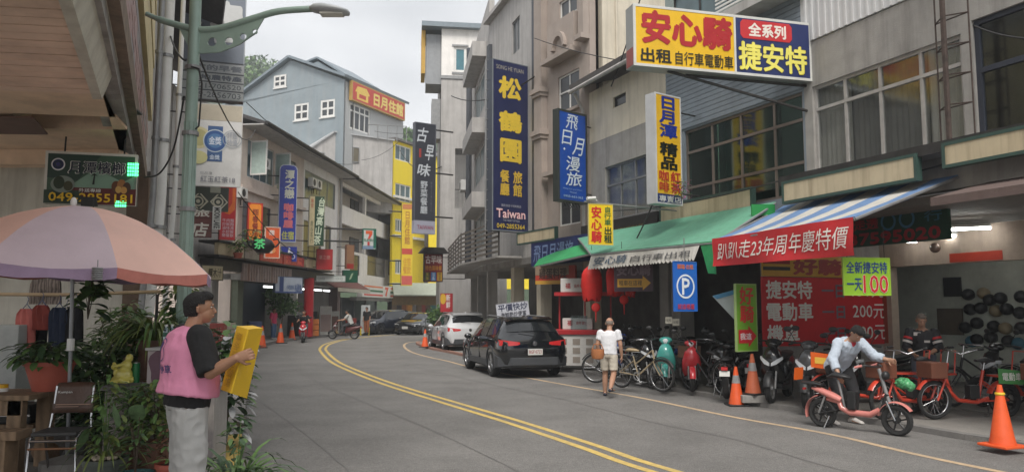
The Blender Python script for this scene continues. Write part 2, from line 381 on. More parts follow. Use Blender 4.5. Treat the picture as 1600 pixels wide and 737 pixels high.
# kerb stones (each stone a piece) along both sides
KST = mat('kerb_stone', (.2,.19,.18), .9, var=.15, bump=.3); KYE = mat('kerb_yellow', (.5,.34,.08), .8, var=.15, scale=10, bump=.2, dirt=.4, dirtcol=(.2,.16,.1)); KRD = mat('kerb_red_tile', (.3,.16,.12), .9, var=.15, bump=.2)
def kerb(P, side, z, w, mfun, L=.95):
    root = bpy.data.objects.new('kerb', None); COL.objects.link(root); tag(root, kind='structure'); WM[root.name] = Matrix()
    acc = 0; cur = P[0].copy(); i = 0; n = 0; seg = []
    path = P; k = 0
    # resample
    pts = [path[0]]; rem = L
    for a, b in zip(path, path[1:]):
        d = (b-a).length; q = 0
        while d - q >= rem: q += rem; pts.append(a + (b-a)*(q/d)); rem = L
        rem -= d - q
    for a, b in zip(pts, pts[1:]):
        if (a.y < 3 and abs(a.x) < 60) or a.y > 62 or a.x > 12: continue
        t = (b-a).normalized(); nn = Vector((t.y, -t.x, 0))*side; g = t*.008
        mb = MB(); q = [a+g-nn*.01, b-g-nn*.01, b-g+nn*w, a+g+nn*w]
        dz = random.uniform(-.002,.002)
        mb.add([(p.x,p.y,-.01) for p in q] + [(p.x,p.y,z+.012+dz) for p in q], [(0,3,2,1),(4,5,6,7),(0,1,5,4),(1,2,6,5),(2,3,7,6),(3,0,4,7)])
        mb.build('kerb_stone', mfun(a), root)
kerb(KR, 1, .07, .16, lambda p: KRD if 24 < p.y < 42 else KST)
kerb(KL, -1, .12, .15, lambda p: KYE if p.y < 9.5 else KST)
# painted lines, worn
def line(name, P, off, w, z, m):
    mb = MB(); A = offset(P, off-w/2); B = offset(P, off+w/2)
    for p in A+B: p.z = z
    ribbon(mb, A, B); o = mb.build(name, m); tag(o, kind='structure')
line('road_marking', DL, -.12, .11, .004, YEL); line('road_marking', DL, .12, .11, .004, YEL)
line('road_marking', EL, 0, .11, .004, ORA)
# asphalt patches, manhole, tar seams
SEAM = mat('tar_seam', (.12,.115,.11), .6, bump=.1)
for off_ in (-1.5, -4.6, -6.3):
  P = offset(EL if off_ > -2 else DL, off_ if off_ > -2 else off_+3.2); Q = [p + Vector((.04*noise.noise(p*1.3), .04*noise.noise(p*1.1+Vector((3,3,3))), 0)) for p in P]
  mb = MB(); A = offset(Q, -.01); B = offset(Q, .01)
  for p in A+B: p.z = .003
  ribbon(mb, A, B); tag(mb.build('road_marking', SEAM), kind='structure')
# ================= facades
class Fac:
    """vertical plane through P towards Q; u runs P->Q, w points to the street (the side the camera is on)"""
    def __init__(s, P, Q):
        s.P = Vector((P[0],P[1],0)); s.d = Vector((Q[0]-P[0], Q[1]-P[1], 0)); s.L = s.d.length; s.d.normalize()
        s.n = Vector((s.d.y, -s.d.x, 0))
        if s.n.dot(-s.P) < 0: s.n = -s.n
    def uz(s, px, py, off=0):
        r = ray(px, py); C = Vector((0,0,CH)); P = s.P + s.n*off
        k = (P - C).dot(s.n)/r.dot(s.n); X = C + r*k
        return (X - P).dot(s.d), X.z
    def pt(s, u, z, w=0): 
        q = s.P + s.d*u + s.n*w; return Vector((q.x, q.y, z))
    def box(s, mb, u0, u1, z0, z1, w0, w1, m=0):
        vs = [s.pt(u, z, w) for z in (z0,z1) for u, w in ((u0,w0),(u1,w0),(u1,w1),(u0,w1))]
        mb.add(vs, [(0,3,2,1),(4,5,6,7),(0,1,5,4),(1,2,6,5),(2,3,7,6),(3,0,4,7)], m)
    def wall(s, root, m, u0, u1, z0, z1, holes=(), t=.22, w=0, name='wall'):
        us = sorted({u0,u1,*[min(max(h[i],u0),u1) for h in holes for i in (0,1)]}); zs = sorted({z0,z1,*[min(max(h[i],z0),z1) for h in holes for i in (2,3)]})
        mb = MB()
        for a, b in zip(us, us[1:]):
            if b-a < 1e-4: continue
            run = None
            for c, d in zip(zs, zs[1:]):
                inh = any(h[0]-1e-4 <= a and b <= h[1]+1e-4 and h[2]-1e-4 <= c and d <= h[3]+1e-4 for h in holes)
                if inh or d-c < 1e-4:
                    if run: s.box(mb, a, b, run[0], run[1], w-t, w); run = None
                else: run = (run[0], d) if run else (c, d)
            if run: s.box(mb, a, b, run[0], run[1], w-t, w)
        return mb.build(name, m, root, True)
    def window(s, root, u0, u1, z0, z1, cols=2, rows=1, fm=None, gm=None, w=-.08, fw=.05, rowz=None, colu=None, curtain=None, sill=None, bars_=0, depth=.06):
        fm = fm or WHITEP; gm = gm or DGLASS
        cu = colu or [u0 + (u1-u0)*i/cols for i in range(cols+1)]; rz = rowz or [z0 + (z1-z0)*i/rows for i in range(rows+1)]
        mb = MB(); h = fw/2; d = depth/2
        s.box(mb, u0, u1, z0, z0+fw, w-d, w+d); s.box(mb, u0, u1, z1-fw, z1, w-d, w+d)
        s.box(mb, u0, u0+fw, z0+fw, z1-fw, w-d, w+d); s.box(mb, u1-fw, u1, z0+fw, z1-fw, w-d, w+d)
        for u in cu[1:-1]: s.box(mb, u-h, u+h, z0+fw, z1-fw, w-d+.004, w+d-.004)
        for z in rz[1:-1]: s.box(mb, u0+fw, u1-fw, z-h, z+h, w-d+.008, w+d+.004)
        fr = mb.build('window_frame', fm, root, True)
        for a, b in zip(cu, cu[1:]):
            for c, e in zip(rz, rz[1:]):
                mb = MB(); s.box(mb, a+h, b-h, c+h, e-h, w-.008, w+.0); mb.build('window_pane', gm, fr, True)
        if curtain:
            k = 0
            for a, b in zip(cu, cu[1:]):
                cm = curtain[k % len(curtain)]; k += 1
                if cm is None: continue
                n = max(6, int((b-a)/.035)); mb = MB(); pts = [(a + (b-a)*i/n, w-.14+.02*math.sin(i*1.9+random.random())) for i in range(n+1)]
                vs = [s.pt(u, z, ww) for z in (z0+.02, z1-.02) for u, ww in pts]
                mb.add(vs, [(i, i+1, n+2+i, n+1+i) for i in range(n)]); mb.build('curtain', cm, fr, True, smooth=80)
        if sill:
            mb = MB(); s.box(mb, u0-.08, u1+.08, z0-.09, z0-.004, w-d, .1); mb.build('window_sill', sill, fr, True)
        return fr
def bldg(name, label, fac, cat='building', group=None):
    return thing(name, label, cat, fac.pt(fac.L/2, 0), math.atan2(fac.d.y, fac.d.x), group)
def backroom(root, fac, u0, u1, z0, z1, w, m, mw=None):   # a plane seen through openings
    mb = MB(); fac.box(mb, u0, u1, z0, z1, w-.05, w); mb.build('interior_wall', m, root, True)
def ac_unit(label, fac, u, z, w=.0, s=1, facing=1):
    c = fac.pt(u, z, w+.18); r = thing('air_conditioner', label, 'air conditioner', c, math.atan2(fac.n.y, fac.n.x)-PI/2+PI, 'air conditioners on the facades')
    # local -y = street
    mb = MB(); mb.bx(-.4*s,-.15,0,.4*s,.15,.55*s); mb.build('casing', WHITEP, r, bevel=.01)
    mb = MB(); mb.lathe([(.21*s,0),(.21*s,.01),(.19*s,.012),(.19*s,.002),(.05*s,.002),(0,.01)], 18, (-.1*s,-.163,.275*s), axis='y'); mb.build('fan_grille', IRON, r)
    mb = MB()
    for x in (-.3*s,.3*s): mb.bx(x-.02,-.16,-.03,x+.02,.2,-.002); mb.bx(x-.015,.14,-.3,x+.015,.17,-.03)
    mb.build('bracket', IRON, r)
    return r
B_ = (5.75,14.8); A_ = (9.5,5.53); C_ = (3.9,18.95); D_ = (2.35,22.6)
BEIGEBOX = mat('yellowed_lightbox', (.55,.46,.31), .5, var=.08, scale=3, streak=.6, dirtcol=(.16,.11,.06), bump=.03)
DGREEN = mat('dark_green_frame', (.04,.08,.065), .5)
# ---------- near concrete building
f1 = Fac(A_, B_); r1 = bldg('concrete_building', 'grey concrete building over the open bike shop, with curtained windows above and a truss mast', f1)
U = lambda f, px, py: f.uz(px, py)
ua = f1.uz(1268,134); ub = f1.uz(1508,53); uc = f1.uz(1268,272)
ztop, zbot = (ua[1]+ub[1])/2, 4.32; uR = f1.uz(1508,120)[0]; uL = f1.uz(1268,200)[0]
colu = [f1.uz(x,150)[0] for x in (1506,1437,1372,1317,1269)]
d1 = f1.uz(1600,30); d0 = f1.uz(1527,200)[0]
holes = [(colu[0], colu[-1], zbot, ztop), (-.2, d0, zbot-.1, 6.15)]
f1.wall(r1, CONC, -.5, f1.L-.004, 3.6, 6.9, holes)
f1.wall(r1, mat('white_corrugated', (.62,.62,.62), .5, var=.05, streak=.3, dirtcol=(.3,.28,.26)), -.5, f1.L-.004, 6.92, 11, t=.15, w=.02, name='cladding')
mb = MB(); n = 60
for i in range(n):
    u = f1.L*i/n; f1.box(mb, u, u+.05, 6.92, 11, .022, .05)
mb.build('corrugation', MATS['white_corrugated'], r1, True)
zt = f1.uz(1268,173)[1]
f1.window(r1, colu[0], colu[-1], zbot, ztop, colu=colu, rowz=[zbot, zt, ztop], fm=mat('aluminium_frame', (.42,.4,.38), .5, .2, var=.15, streak=.3), gm=GLASS, curtain=[CURT, CURTD, CURTD, CURT], fw=.06, sill=CONC)
NAVY = mat('navy_window_frame', (.03,.035,.05), .5)
f1.window(r1, -.2, d0, zbot-.1, 6.15, colu=[-.2,d0*.3,d0*.62,d0], rowz=[zbot-.1,5.35,6.15], fm=NAVY, gm=GLASS, curtain=[None,CURTD,None], fw=.08)
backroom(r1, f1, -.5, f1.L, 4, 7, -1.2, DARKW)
mb = MB(); f1.box(mb, -1, f1.L+.1, 4.12, 4.24, 0, .55); mb.build('ledge', CONC, r1, True)
mb = MB(); f1.box(mb, -1, f1.L+.1, 4.08, 4.25, .555, .6); mb.build('ledge_edge', IRON, r1, True)
# upper side corner of building (return wall towards the back)
mb = MB(); f1.box(mb, f1.L-.2, f1.L, 3.6, 11, -9, -.23); mb.build('side_wall', CONC, r1, True)
mb = MB(); f1.box(mb, -.5, f1.L, 10.9, 11, -9, -.01); mb.build('roof', CONC, r1, True)
mb = MB(); f1.box(mb, -1, f1.L, 3.42, 3.55, -9, -.004); mb.build('ceiling', mat('shop_ceiling', (.2,.18,.16), .9, bump=.2), r1, True)
# shop interior
WALLIN = mat('shop_wall_pale_green', (.62,.65,.57), .8, var=.1, scale=2, dirt=.3)
BEAM = mat('shop_beam_beige', (.42,.33,.26), .8, var=.1, streak=.3)
# party wall with the price poster, perpendicular to facade
pw = Fac((5.1,15.35), (5.1+.927*3.3, 15.35+.375*3.3))
mb = MB(); pw.box(mb, 0, pw.L, 0, 3.4, -.2, 0); mb.build('party_wall', CONC, r1, True)
fb = Fac((7.95+.375*-.1,16.45), (7.95+.375*12, 16.45-.927*12))
mb = MB(); fb.box(mb, -.2, fb.L, 2.6, 3.3, -.2, 0); mb.build('beam', BEAM, r1, True)
mb = MB(); fb.box(mb, -.2, .22, 0, 2.6, -.2, 0); mb.build('pillar', BEAM, r1, True)
mb = MB(); fb.box(mb, -4.5, fb.L+1, 0, 3.3, -2.6, -2.5); mb.build('back_wall', WALLIN, r1, True)
mb = MB(); fb.box(mb, -.5, fb.L+1, .02, .09, -3.5, 1.8); mb.build('shop_floor', PAVE, r1, True)

# ---------- glass-fronted building
f2 = Fac(B_, C_); r2 = bldg('glass_fronted_building', 'building with brown framed window wall and blue grey board siding behind the big yellow sign', f2)
SID = mat('blue_grey_siding', (.2,.235,.27), .55, var=.1, scale=3, streak=.3, dirtcol=(.14,.14,.14))
BROWNF = mat('brown_aluminium', (.19,.155,.13), .45, .3, var=.1)
u0, u1 = .03, f2.uz(1070,250)[0]
zb, ztp = 3.95, 6.0
us = [u0+.02, f2.uz(1207,200)[0], f2.uz(1155,220)[0], f2.uz(1110,230)[0], u1]
zm = 5.45; zl = 4.6
f2.wall(r2, SID, 0, f2.L, 3.7, 8.1, [(us[0], us[-1], zb, ztp)], t=.2)
mb = MB()
for i in range(18):
    z = 6.05 + i*.112; f2.box(mb, 0, f2.L, z, z+.1, .002, .025)
mb.build('siding_boards', SID, r2, True)['kind'] = 'stuff'
fr = f2.window(r2, us[0], us[-1], zb, ztp, colu=us, rowz=[zb, zl, zm, ztp], fm=BROWNF, gm=GLASSG, fw=.06)
for a, b, cm in ((us[1]+.05, us[2], CURTD), (us[2], us[3], CURTD)):
    mb = MB(); f2.box(mb, a, b-.03, zb, ztp, -.3, -.22); mb.build('blind', cm, fr, True)
backroom(r2, f2, 0, f2.L+.5, 3.8, 8.1, -2, mat('pale_inner_wall', (.4,.42,.36), .8, var=.2, scale=2))
f2.wall(r2, mat('green_tint_panel', (.25,.3,.28), .5), 0, f2.L, 8.1, 12.5, [(.2, f2.L-.3, 8.5, 10.4)])
f2.window(r2, .2, f2.L-.3, 8.5, 10.4, cols=4, rows=2, fm=IRON, gm=BGLASS)
mb = MB(); f2.box(mb, -.2, f2.L-.02, 7.95, 8.15, .001, .5); mb.build('ledge', CONCL, r2, True)
mb = MB(); 
for i in range(9): f2.box(mb, .4+.02, 2.2, 8.2+i*.09, 8.24+i*.09, .3, .33)
mb.build('louvre_box', WHITEP, r2, True)
mb = MB(); f2.box(mb, 0, f2.L, 3.3, 3.42, -6, -.004); mb.build('ceiling', DARKW, r2, True)
mb = MB(); f2.box(mb, 2.7, f2.L+4, 0, 3.3, -5.2, -5); mb.build('back_wall', DARKW, r2, True)
mb = MB(); f2.box(mb, -.05, .3, 3.7, 8.1, -5, -.21); mb.build('side_wall', CONC, r2, True)

# ---------- grey two-storey building with eave
f3 = Fac(C_, D_); r3 = bldg('grey_building', 'low grey rendered building with sloping eave behind the yellow souvenir sign', f3)
zt3 = f3.uz(932,140)[1]
f3.wall(r3, CREAM, 0, f3.L+.3, 6.6, zt3, [(f3.uz(978,150)[0], f3.uz(958,150)[0], f3.uz(968,165)[1], f3.uz(968,148)[1])], w=.004)
f3.window(r3, f3.uz(978,150)[0], f3.uz(958,150)[0], f3.uz(968,165)[1], f3.uz(968,148)[1], cols=1, fm=IRON)
ua, ub = f3.uz(1040,250)[0], f3.uz(945,250)[0]
f3.wall(r3, CONC, 0, f3.L+.3, 3.7, 6.6, [(ua, ub, 4.2, 5.75)])
f3.window(r3, ua, ub, 4.2, 5.75, cols=4, rows=2, fm=GREYM, gm=GLASS, curtain=[CURT], rowz=[4.2,5.2,5.75])
mb = MB(); a = f3.pt(-.2, zt3+.12, .5); b = f3.pt(f3.L+.35, zt3+.12, .5); c = f3.pt(f3.L+.35, zt3+1.1, -3); d = f3.pt(-.2, zt3+1.1, -3)
mb.slab(a, b, c, d, .14); mb.build('roof', mat('grey_roof', (.14,.13,.125), .8), r3, True)
mb = MB(); mb.cyl(f3.pt(-.2, zt3+.04, .52), f3.pt(f3.L+.35, zt3+.04, .52), .06, 8); mb.build('gutter', CONCL, r3, True)
mb = MB(); mb.tube([f3.pt(f3.L+.25, zt3, .4), f3.pt(f3.L+.25, zt3-.5, .12), f3.pt(f3.L+.25, 3.8, .12)], .05, 8); mb.build('downpipe', CONCL, r3, True)
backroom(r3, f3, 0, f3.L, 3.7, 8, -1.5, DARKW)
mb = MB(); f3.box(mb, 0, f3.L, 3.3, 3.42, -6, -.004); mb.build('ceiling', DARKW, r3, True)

# ---------- tall cream building (its blank side wall) with arched ornament facade
E_ = (1.0,25.2)
f4 = Fac(D_, E_); r4 = bldg('tall_cream_building', 'tall cream building with blank side wall, arched ornament and pilasters', f4)
ROSE = mat('taupe_render', (.37,.31,.27), .9, var=.08, scale=2, streak=.3, dirtcol=(.2,.17,.15), bump=.2)
mb = MB(); q = Fac((2.75,22.7), (8.5,25.1)); q.box(mb, 0, 6.2, 3.5, 16, -.25, 0); mb.build('side_wall', CREAM, r4, True)
mb = MB(); mb.cyl(q.pt(.5,3.6,.05), q.pt(.45,16,.05), .035, 6); mb.build('downpipe', CREAM, r4, True)
w0, w1 = f4.uz(905,120)[0], f4.uz(872,120)[0]
wz0, wz1 = f4.uz(880,168)[1]-.15, f4.uz(880,118)[1]
f4.wall(r4, ROSE, 0, f4.L+.2, 3.5, 16, [(w0, w1, wz0, wz1), (w0, w1, 4.3, 5.7), (w0+.1, w1-.1, 11.0, 11.6)])
f4.window(r4, w0, w1, wz0, wz1, cols=2, rows=2, fm=WHITEP, rowz=[wz0, wz1-.55, wz1], sill=ROSE)
f4.window(r4, w0, w1, 4.3, 5.7, cols=2, rows=1, fm=WHITEP)
f4.window(r4, w0+.1, w1-.1, 11.0, 11.6, cols=2, rows=1, fm=WHITEP)
backroom(r4, f4, 0, f4.L, 3.5, 16, -1.2, DARKW)
# ornamental panel with arch
a0, a1 = w0-.1, w1+.45; az0 = wz1+.45
mb = MB(); f4.box(mb, a0, a1, az0, az0+.12, 0, .42); f4.box(mb, a0+.05, a1-.05, az0+.12, az0+.2, 0, .34)
f4.box(mb, a0+.1, a1-.1, az0+.2, 10.9, .0, .2)
mb.build('ornament_panel', ROSE, r4, True)
mb = MB(); cu = (a0+a1)/2; cr_ = .42
ring = []
for i in range(13):
    t = PI*i/12
    for rr in (cr_, cr_-.12): ring.append((cu+rr*math.cos(t), az0+.35+rr*1.3*math.sin(t)))
vs = [f4.pt(u, z, w) for w in (.2, .32) for u, z in ring]; k = 26
mb.add(vs, [(2*i,2*i+1,2*i+3,2*i+2) for i in range(12)] + [(k+2*i,k+2*i+2,k+2*i+3,k+2*i+1) for i in range(12)] + [(2*i,2*i+2,k+2*i+2,k+2*i) for i in range(12)] + [(2*i+1,k+2*i+1,k+2*i+3,2*i+3) for i in range(12)])
mb.build('arch_moulding', ROSE, r4, True)
for pu in (f4.L-.35, f4.L+.05) [:1]:
    mb = MB(); f4.box(mb, pu, pu+.5, 3.5, 16, .0, .22)
    for z in (f4.uz(845,215)[1], f4.uz(845,150)[1]):
        f4.box(mb, pu-.1, pu+.6, z, z+.16, 0, .34); f4.box(mb, pu-.05, pu+.55, z-.12, z, 0, .29)
    mb.build('pilaster', ROSE, r4, True)
mb = MB(); f4.box(mb, .02, .3, 10.0, 16, 0, .22); f4.box(mb, 0, .4, 9.85, 10.0, 0, .32); mb.build('pilaster', ROSE, r4, True)
for z in (5.95,):
    mb = MB(); f4.box(mb, w0-.2, w1+.6, z, z+.13, 0, .3); mb.build('cornice', ROSE, r4, True)
# ---------- grey building with the tall hotel sign
G_ = (-.95,31.2)
f5 = Fac(E_, G_); r5 = bldg('grey_hotel_building', 'grey hotel building behind the tall navy sign, with narrow casement windows', f5)
zt5 = f5.uz(765,38)[1]
hz = [(f5.uz(812,100)[0], f5.uz(800,100)[0], f5.uz(806,82)[1], f5.uz(806,30)[1]), (f5.uz(757,160)[0]-.1, f5.L-.15, 0,0)]
holes5 = [hz[0]]
f5.wall(r5, CONCL, 0, f5.L, 3.4, zt5, holes5)
f5.window(r5, *hz[0], cols=2, rows=1, fm=GREYM)
backroom(r5, f5, 0, f5.L, 3.4, zt5, -1.2, DARKW)
mb = MB(); f5.box(mb, .05, .45, 3.4, zt5, 0, .2); mb.build('dark_column', mat('charcoal_pipe', (.07,.075,.085), .6), r5, True)
mb = MB(); f5.box(mb, -.1, f5.L+.1, zt5, zt5+.15, -4, .25); mb.build('parapet', CONCL, r5, True)
mb = MB(); f5.box(mb, f5.L-.45, f5.L-.1, 3.4, zt5-1, 0, .14); mb.build('dark_column', MATS['charcoal_pipe'], r5, True)
# ---------- hotel far part, windows and air conditioner ledges px 738-765
H_ = (-2.1,39.0)
f6 = Fac(G_, H_); r6 = bldg('narrow_grey_house', 'narrow light grey house with stacked windows left of the tall navy sign', f6)
zt6 = f6.uz(745,62)[1]
ww = (f6.uz(757,150)[0], f6.uz(742,150)[0]); hs = []
for yt, yb in ((125,180),(232,282),(335,388)):
    hs.append((ww[0], ww[1], f6.uz(750,yb)[1], f6.uz(750,yt)[1]))
f6.wall(r6, CONCL, 0, f6.L, 3.4, zt6, hs)
for h in hs: f6.window(r6, *h, cols=2, rows=1, fm=WHITEP, gm=BGLASS)
for y in (112, 222, 330):
    z = f6.uz(750,y)[1]; mb = MB(); f6.box(mb, ww[0]-.6, ww[1], z-.1, z+.55, 0, .6); mb.build('air_conditioner_ledge', CONCL, r6, True)
mb = MB(); mb.cyl(f6.pt(f6.L-.1,3.4,.12), f6.pt(f6.L-.1,zt6+.4,.12), .16, 8); mb.build('downpipe', MATS['charcoal_pipe'], r6, True)
backroom(r6, f6, 0, f6.L, 3.4, zt6, -1.2, DARKW)
# ---------- corner building facing the camera, with projecting top storey
f7 = Fac((-3.75,41.2), (1.5,41.9)); r7 = bldg('corner_building', 'pale corner building whose top storey juts out under a thin blue grey roof', f7)
zt7 = f7.uz(700,44)[1]; zb7 = f7.uz(700,118)[1]; x0 = f7.uz(690,80)[0]; xr = 3.5
hw = (f7.uz(709,90)[0], f7.uz(729,90)[0], f7.uz(718,113)[1], f7.uz(718,73)[1])
f7.wall(r7, WHITEW, x0, xr, zb7, zt7, [hw]); 
hb = (f7.uz(711,270)[0], f7.uz(733,270)[0], f7.uz(720,325)[1], f7.uz(720,232)[1])
f7.wall(r7, CONCL, x0, xr, 0, zb7-.2, [hb])
f7.window(r7, *hw, cols=1, fm=WHITEP, gm=mat('teal_glass', (.08,.2,.24), .15), fw=.14)
mb = MB(); f7.box(mb, x0-.03, xr, zb7-.19, zb7-.01, -.2, .06); mb.build('string_course', GREYM, r7, True)
mb = MB(); f7.box(mb, hw[0]-.1, hw[1]+.1, hw[2]-.12, hw[2]-.004, 0, .05); mb.build('window_surround', GREYM, r7, True); mb = MB(); f7.box(mb, hw[0]-.1, hw[1]+.1, hw[3]+.004, hw[3]+.1, 0, .05); mb.build('window_surround', GREYM, r7, True)
ox = f7.uz(666,90)[0]; oz = f7.uz(680,129)[1]
mb = MB(); f7.box(mb, ox, x0, oz, zt7-.3, -2.2, -.3); mb.build('bay', mat('grey_cladding', (.3,.31,.32), .7, var=.08, streak=.3), r7, True)
mb = MB(); a = f7.uz(659,42)[0]; f7.box(mb, a, xr, zt7-.05, zt7+.22, -3, .35); mb.build('roof', mat('blue_grey_roof', (.2,.24,.27), .5), r7, True)
mb = MB(); f7.box(mb, a+.0, a+.22, oz+.6, zt7-.06, -2.2, -.35); mb.build('yellow_edge', paint((190,150,60)), r7, True)
mb = MB(); f7.box(mb, x0+.02, xr, 0, zt7-.1, -6, -1.9); mb.build('inner_block', CONC, r7, True)
mb = MB(); f7.box(mb, hb[0]-.1, hb[1]+.1, hb[2], hb[3], -1.85, -1.8); mb.build('balcony_wall', WHITEW, r7, True)
mb = MB(); f7.box(mb, hb[0], hb[1], hb[2]+1.0, hb[2]+1.04, -.08, -.04)
for i in range(12):
    u = hb[0] + (hb[1]-hb[0])*i/11; f7.box(mb, u-.012, u+.012, hb[2], hb[2]+1.0, -.075, -.045)
mb.build('balcony_railing', IRON, r7, True)
mb = MB(); f7.box(mb, x0-.5, x0-.02, f7.uz(695,215)[1], f7.uz(695,153)[1], -1.5, -.3); mb.build('side_bay', GREYM, r7, True)
# ---------- ground floor of the right row: piers, fascias, dark interiors
r8 = thing('arcade', 'dark ground floor arcade with piers running under the right hand row', 'arcade', (0,25,0))
allf = [f2, f3, f4, f5, f6]
mb = MB()
for f in (f4, f5, f6): f.box(mb, 0, f.L, 3.2, 3.42, -5, .3)
mb.build('lintel', CONC, r8, True)
for f, us_, m_ in ((f3, (0.1,), CONC), (f4, (0.1,), CREAM), (f5, (.2, 3.0), CREAM), (f6, (.3, 4.2, f6.L-.4), CONCL), (f2, (f2.L-.4,), CONC)):
    for u in us_:
        mb = MB(); f.box(mb, u, u+.38, .02, 3.4, -.4, 0); mb.build('pier', m_, r8, True, bevel=.01)
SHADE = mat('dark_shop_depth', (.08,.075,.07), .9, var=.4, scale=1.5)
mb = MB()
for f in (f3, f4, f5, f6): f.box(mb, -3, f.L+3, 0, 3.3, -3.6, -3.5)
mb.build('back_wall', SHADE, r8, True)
# slat railing along first floor ledge px 690-835
r9 = thing('slatted_railing', 'weathered horizontal slat railing along the first floor ledge of the far right row', 'railing', f6.pt(0,3.5))
for f, ua, ub in ((f5, 1.2, f5.L), (f6, 0, f6.L)):
    mb = MB(); f.box(mb, ua, ub, 3.43, 3.5, .31, 1.2); mb.build('ledge', CONC, r9, True)
    u = ua
    while u < ub:
        mb = MB(); f.box(mb, u, u+.05, 3.5, 4.75, 1.1, 1.15); mb.build('post', IRON, r9, True); u += 1.5
    for i in range(7):
        mb = MB(); f.box(mb, ua, ub, 3.6+i*.17, 3.68+i*.17, 1.151, 1.17); mb.build('slat', mat('weathered_slat', (.14,.12,.1), .8, var=.3, bump=.2), r9, True)
# ================= left row (three storeys) ending with the convenience store
L0 = (-16+.083*30, 30.0); L1 = (-16+.083*67.5, 67.5)
g = Fac(L0, L1)
def gu(px, py=300): return g.uz(px, py)[0]
def gz(px, py): return g.uz(px, py)[1]
eave = 10.6
ROOFT = mat('dark_tile_roof', (.06,.055,.055), .8, var=.25, scale=8, bump=.4, bscale=12)
def row_house(label, ua, ub, m, holes, z1=eave, z0=3.35, roof=True):
    r = thing('terrace_house', label, 'house', g.pt((ua+ub)/2, 0), math.atan2(g.d.y, g.d.x), 'terrace houses along the left side')
    g.wall(r, m, ua, ub-.004, z0, z1, holes)
    mb = MB(); g.box(mb, ua, ub-.01, z0-.3, z0-.01, -6, .35); mb.build('floor_slab', CONC, r, True)
    mb = MB(); g.box(mb, ua+.02, ub-.02, 0, z1-.2, -6, -5.8); mb.build('back_wall', DARKW, r, True)
    mb = MB(); g.box(mb, ua, ua+.15, 0, z1, -5.7, -.23); mb.build('party_wall', m, r, True)
    if roof:
        mb = MB(); mb.slab(g.pt(ua,z1+.0,1.25), g.pt(ub-.02,z1,1.25), g.pt(ub-.02,z1+1.9,-4.5), g.pt(ua,z1+1.9,-4.5), .16); mb.build('roof', ROOFT, r, True)
        mb = MB(); g.box(mb, ua, ub-.02, z1-.16, z1-.1, .02, 1.15); mb.build('eave_soffit', CONCL, r, True)
        mb = MB(); mb.cyl(g.pt(ua,z1-.06,1.33), g.pt(ub-.02,z1-.06,1.33), .08, 8); mb.build('gutter', IRON, r, True)
    return r
def holez(px0, px1, yt, yb):
    m_ = (px0+px1)/2; return (gu(px0), gu(px1), gz(m_, yb), gz(m_, yt))
b1, b2, b3, b4 = gu(374,250), gu(474,300), gu(529,320), g.L
# house nearest: px 385-471
h1 = [(gu(385), gu(427), 8.1, 10.0), (gu(432), gu(462), 8.1, 10.0), (gu(380), gu(424), 4.7, 6.9)]
r = row_house('beige terrace house nearest on the left, wide dark second floor window and open casements', b1, b2, BEIGEW, h1)
BRN = mat('bronze_frame', (.09,.08,.075), .5, .3)
g.window(r, *h1[0], cols=4, rows=1, fm=WHITEP, gm=BGLASS); g.window(r, *h1[1], cols=3, rows=2, fm=BRN, gm=BGLASS)
g.window(r, *h1[2], cols=4, rows=3, fm=BRN, gm=DGLASS)
# open casement leaves
for u in (gu(388), gu(427)):
    mb = MB(); a = g.pt(u, 8.2, .05); b = g.pt(u-.15, 8.2, .95)
    for q0, q1, z0_, z1_ in ((0,1,8.2,8.28),(0,1,9.82,9.9)): 
        A = a.lerp(b, q0); B = a.lerp(b, q1); mb.slab((A.x,A.y,z0_),(B.x,B.y,z0_),(B.x,B.y,z1_),(A.x,A.y,z1_), .04)
    for q in (0, .92):
        A = a.lerp(b, q); B = a.lerp(b, q+.08); mb.slab((A.x,A.y,8.28),(B.x,B.y,8.28),(B.x,B.y,9.82),(A.x,A.y,9.82), .04)
    fr = mb.build('casement', WHITEP, r, True)
    mb = MB(); A = a.lerp(b,.08); B = a.lerp(b,.92); mb.slab((A.x,A.y,8.28),(B.x,B.y,8.28),(B.x,B.y,9.82),(A.x,A.y,9.82), .015); mb.build('window_pane', mat('pale_green_glass', (.42,.52,.48), .15), fr, True)
mb = MB(); g.box(mb, b1, b2-.02, 7.35, 7.55, .004, .22); mb.build('string_course', BEIGEW, r, True)
# middle: px 474-529
h2 = [(gu(476), gu(524), 8.2, 9.9), (gu(510), gu(519), 5.3, 7.0), (gu(476), gu(504), 4.4, 6.9)]
r = row_house('pale terrace house in the middle of the left row with balcony window and air conditioners', b2, b3, WHITEW, h2)
g.window(r, *h2[0], cols=4, rows=1, fm=GREYM, gm=BGLASS); g.window(r, *h2[1], cols=2, rows=1, fm=GREYM); g.window(r, *h2[2], cols=3, rows=2, fm=BRN)
mb = MB(); mb.cyl(g.pt(b3,3,.15), g.pt(b3,eave,.15), .1, 8); mb.build('downpipe', CONCL, r, True)
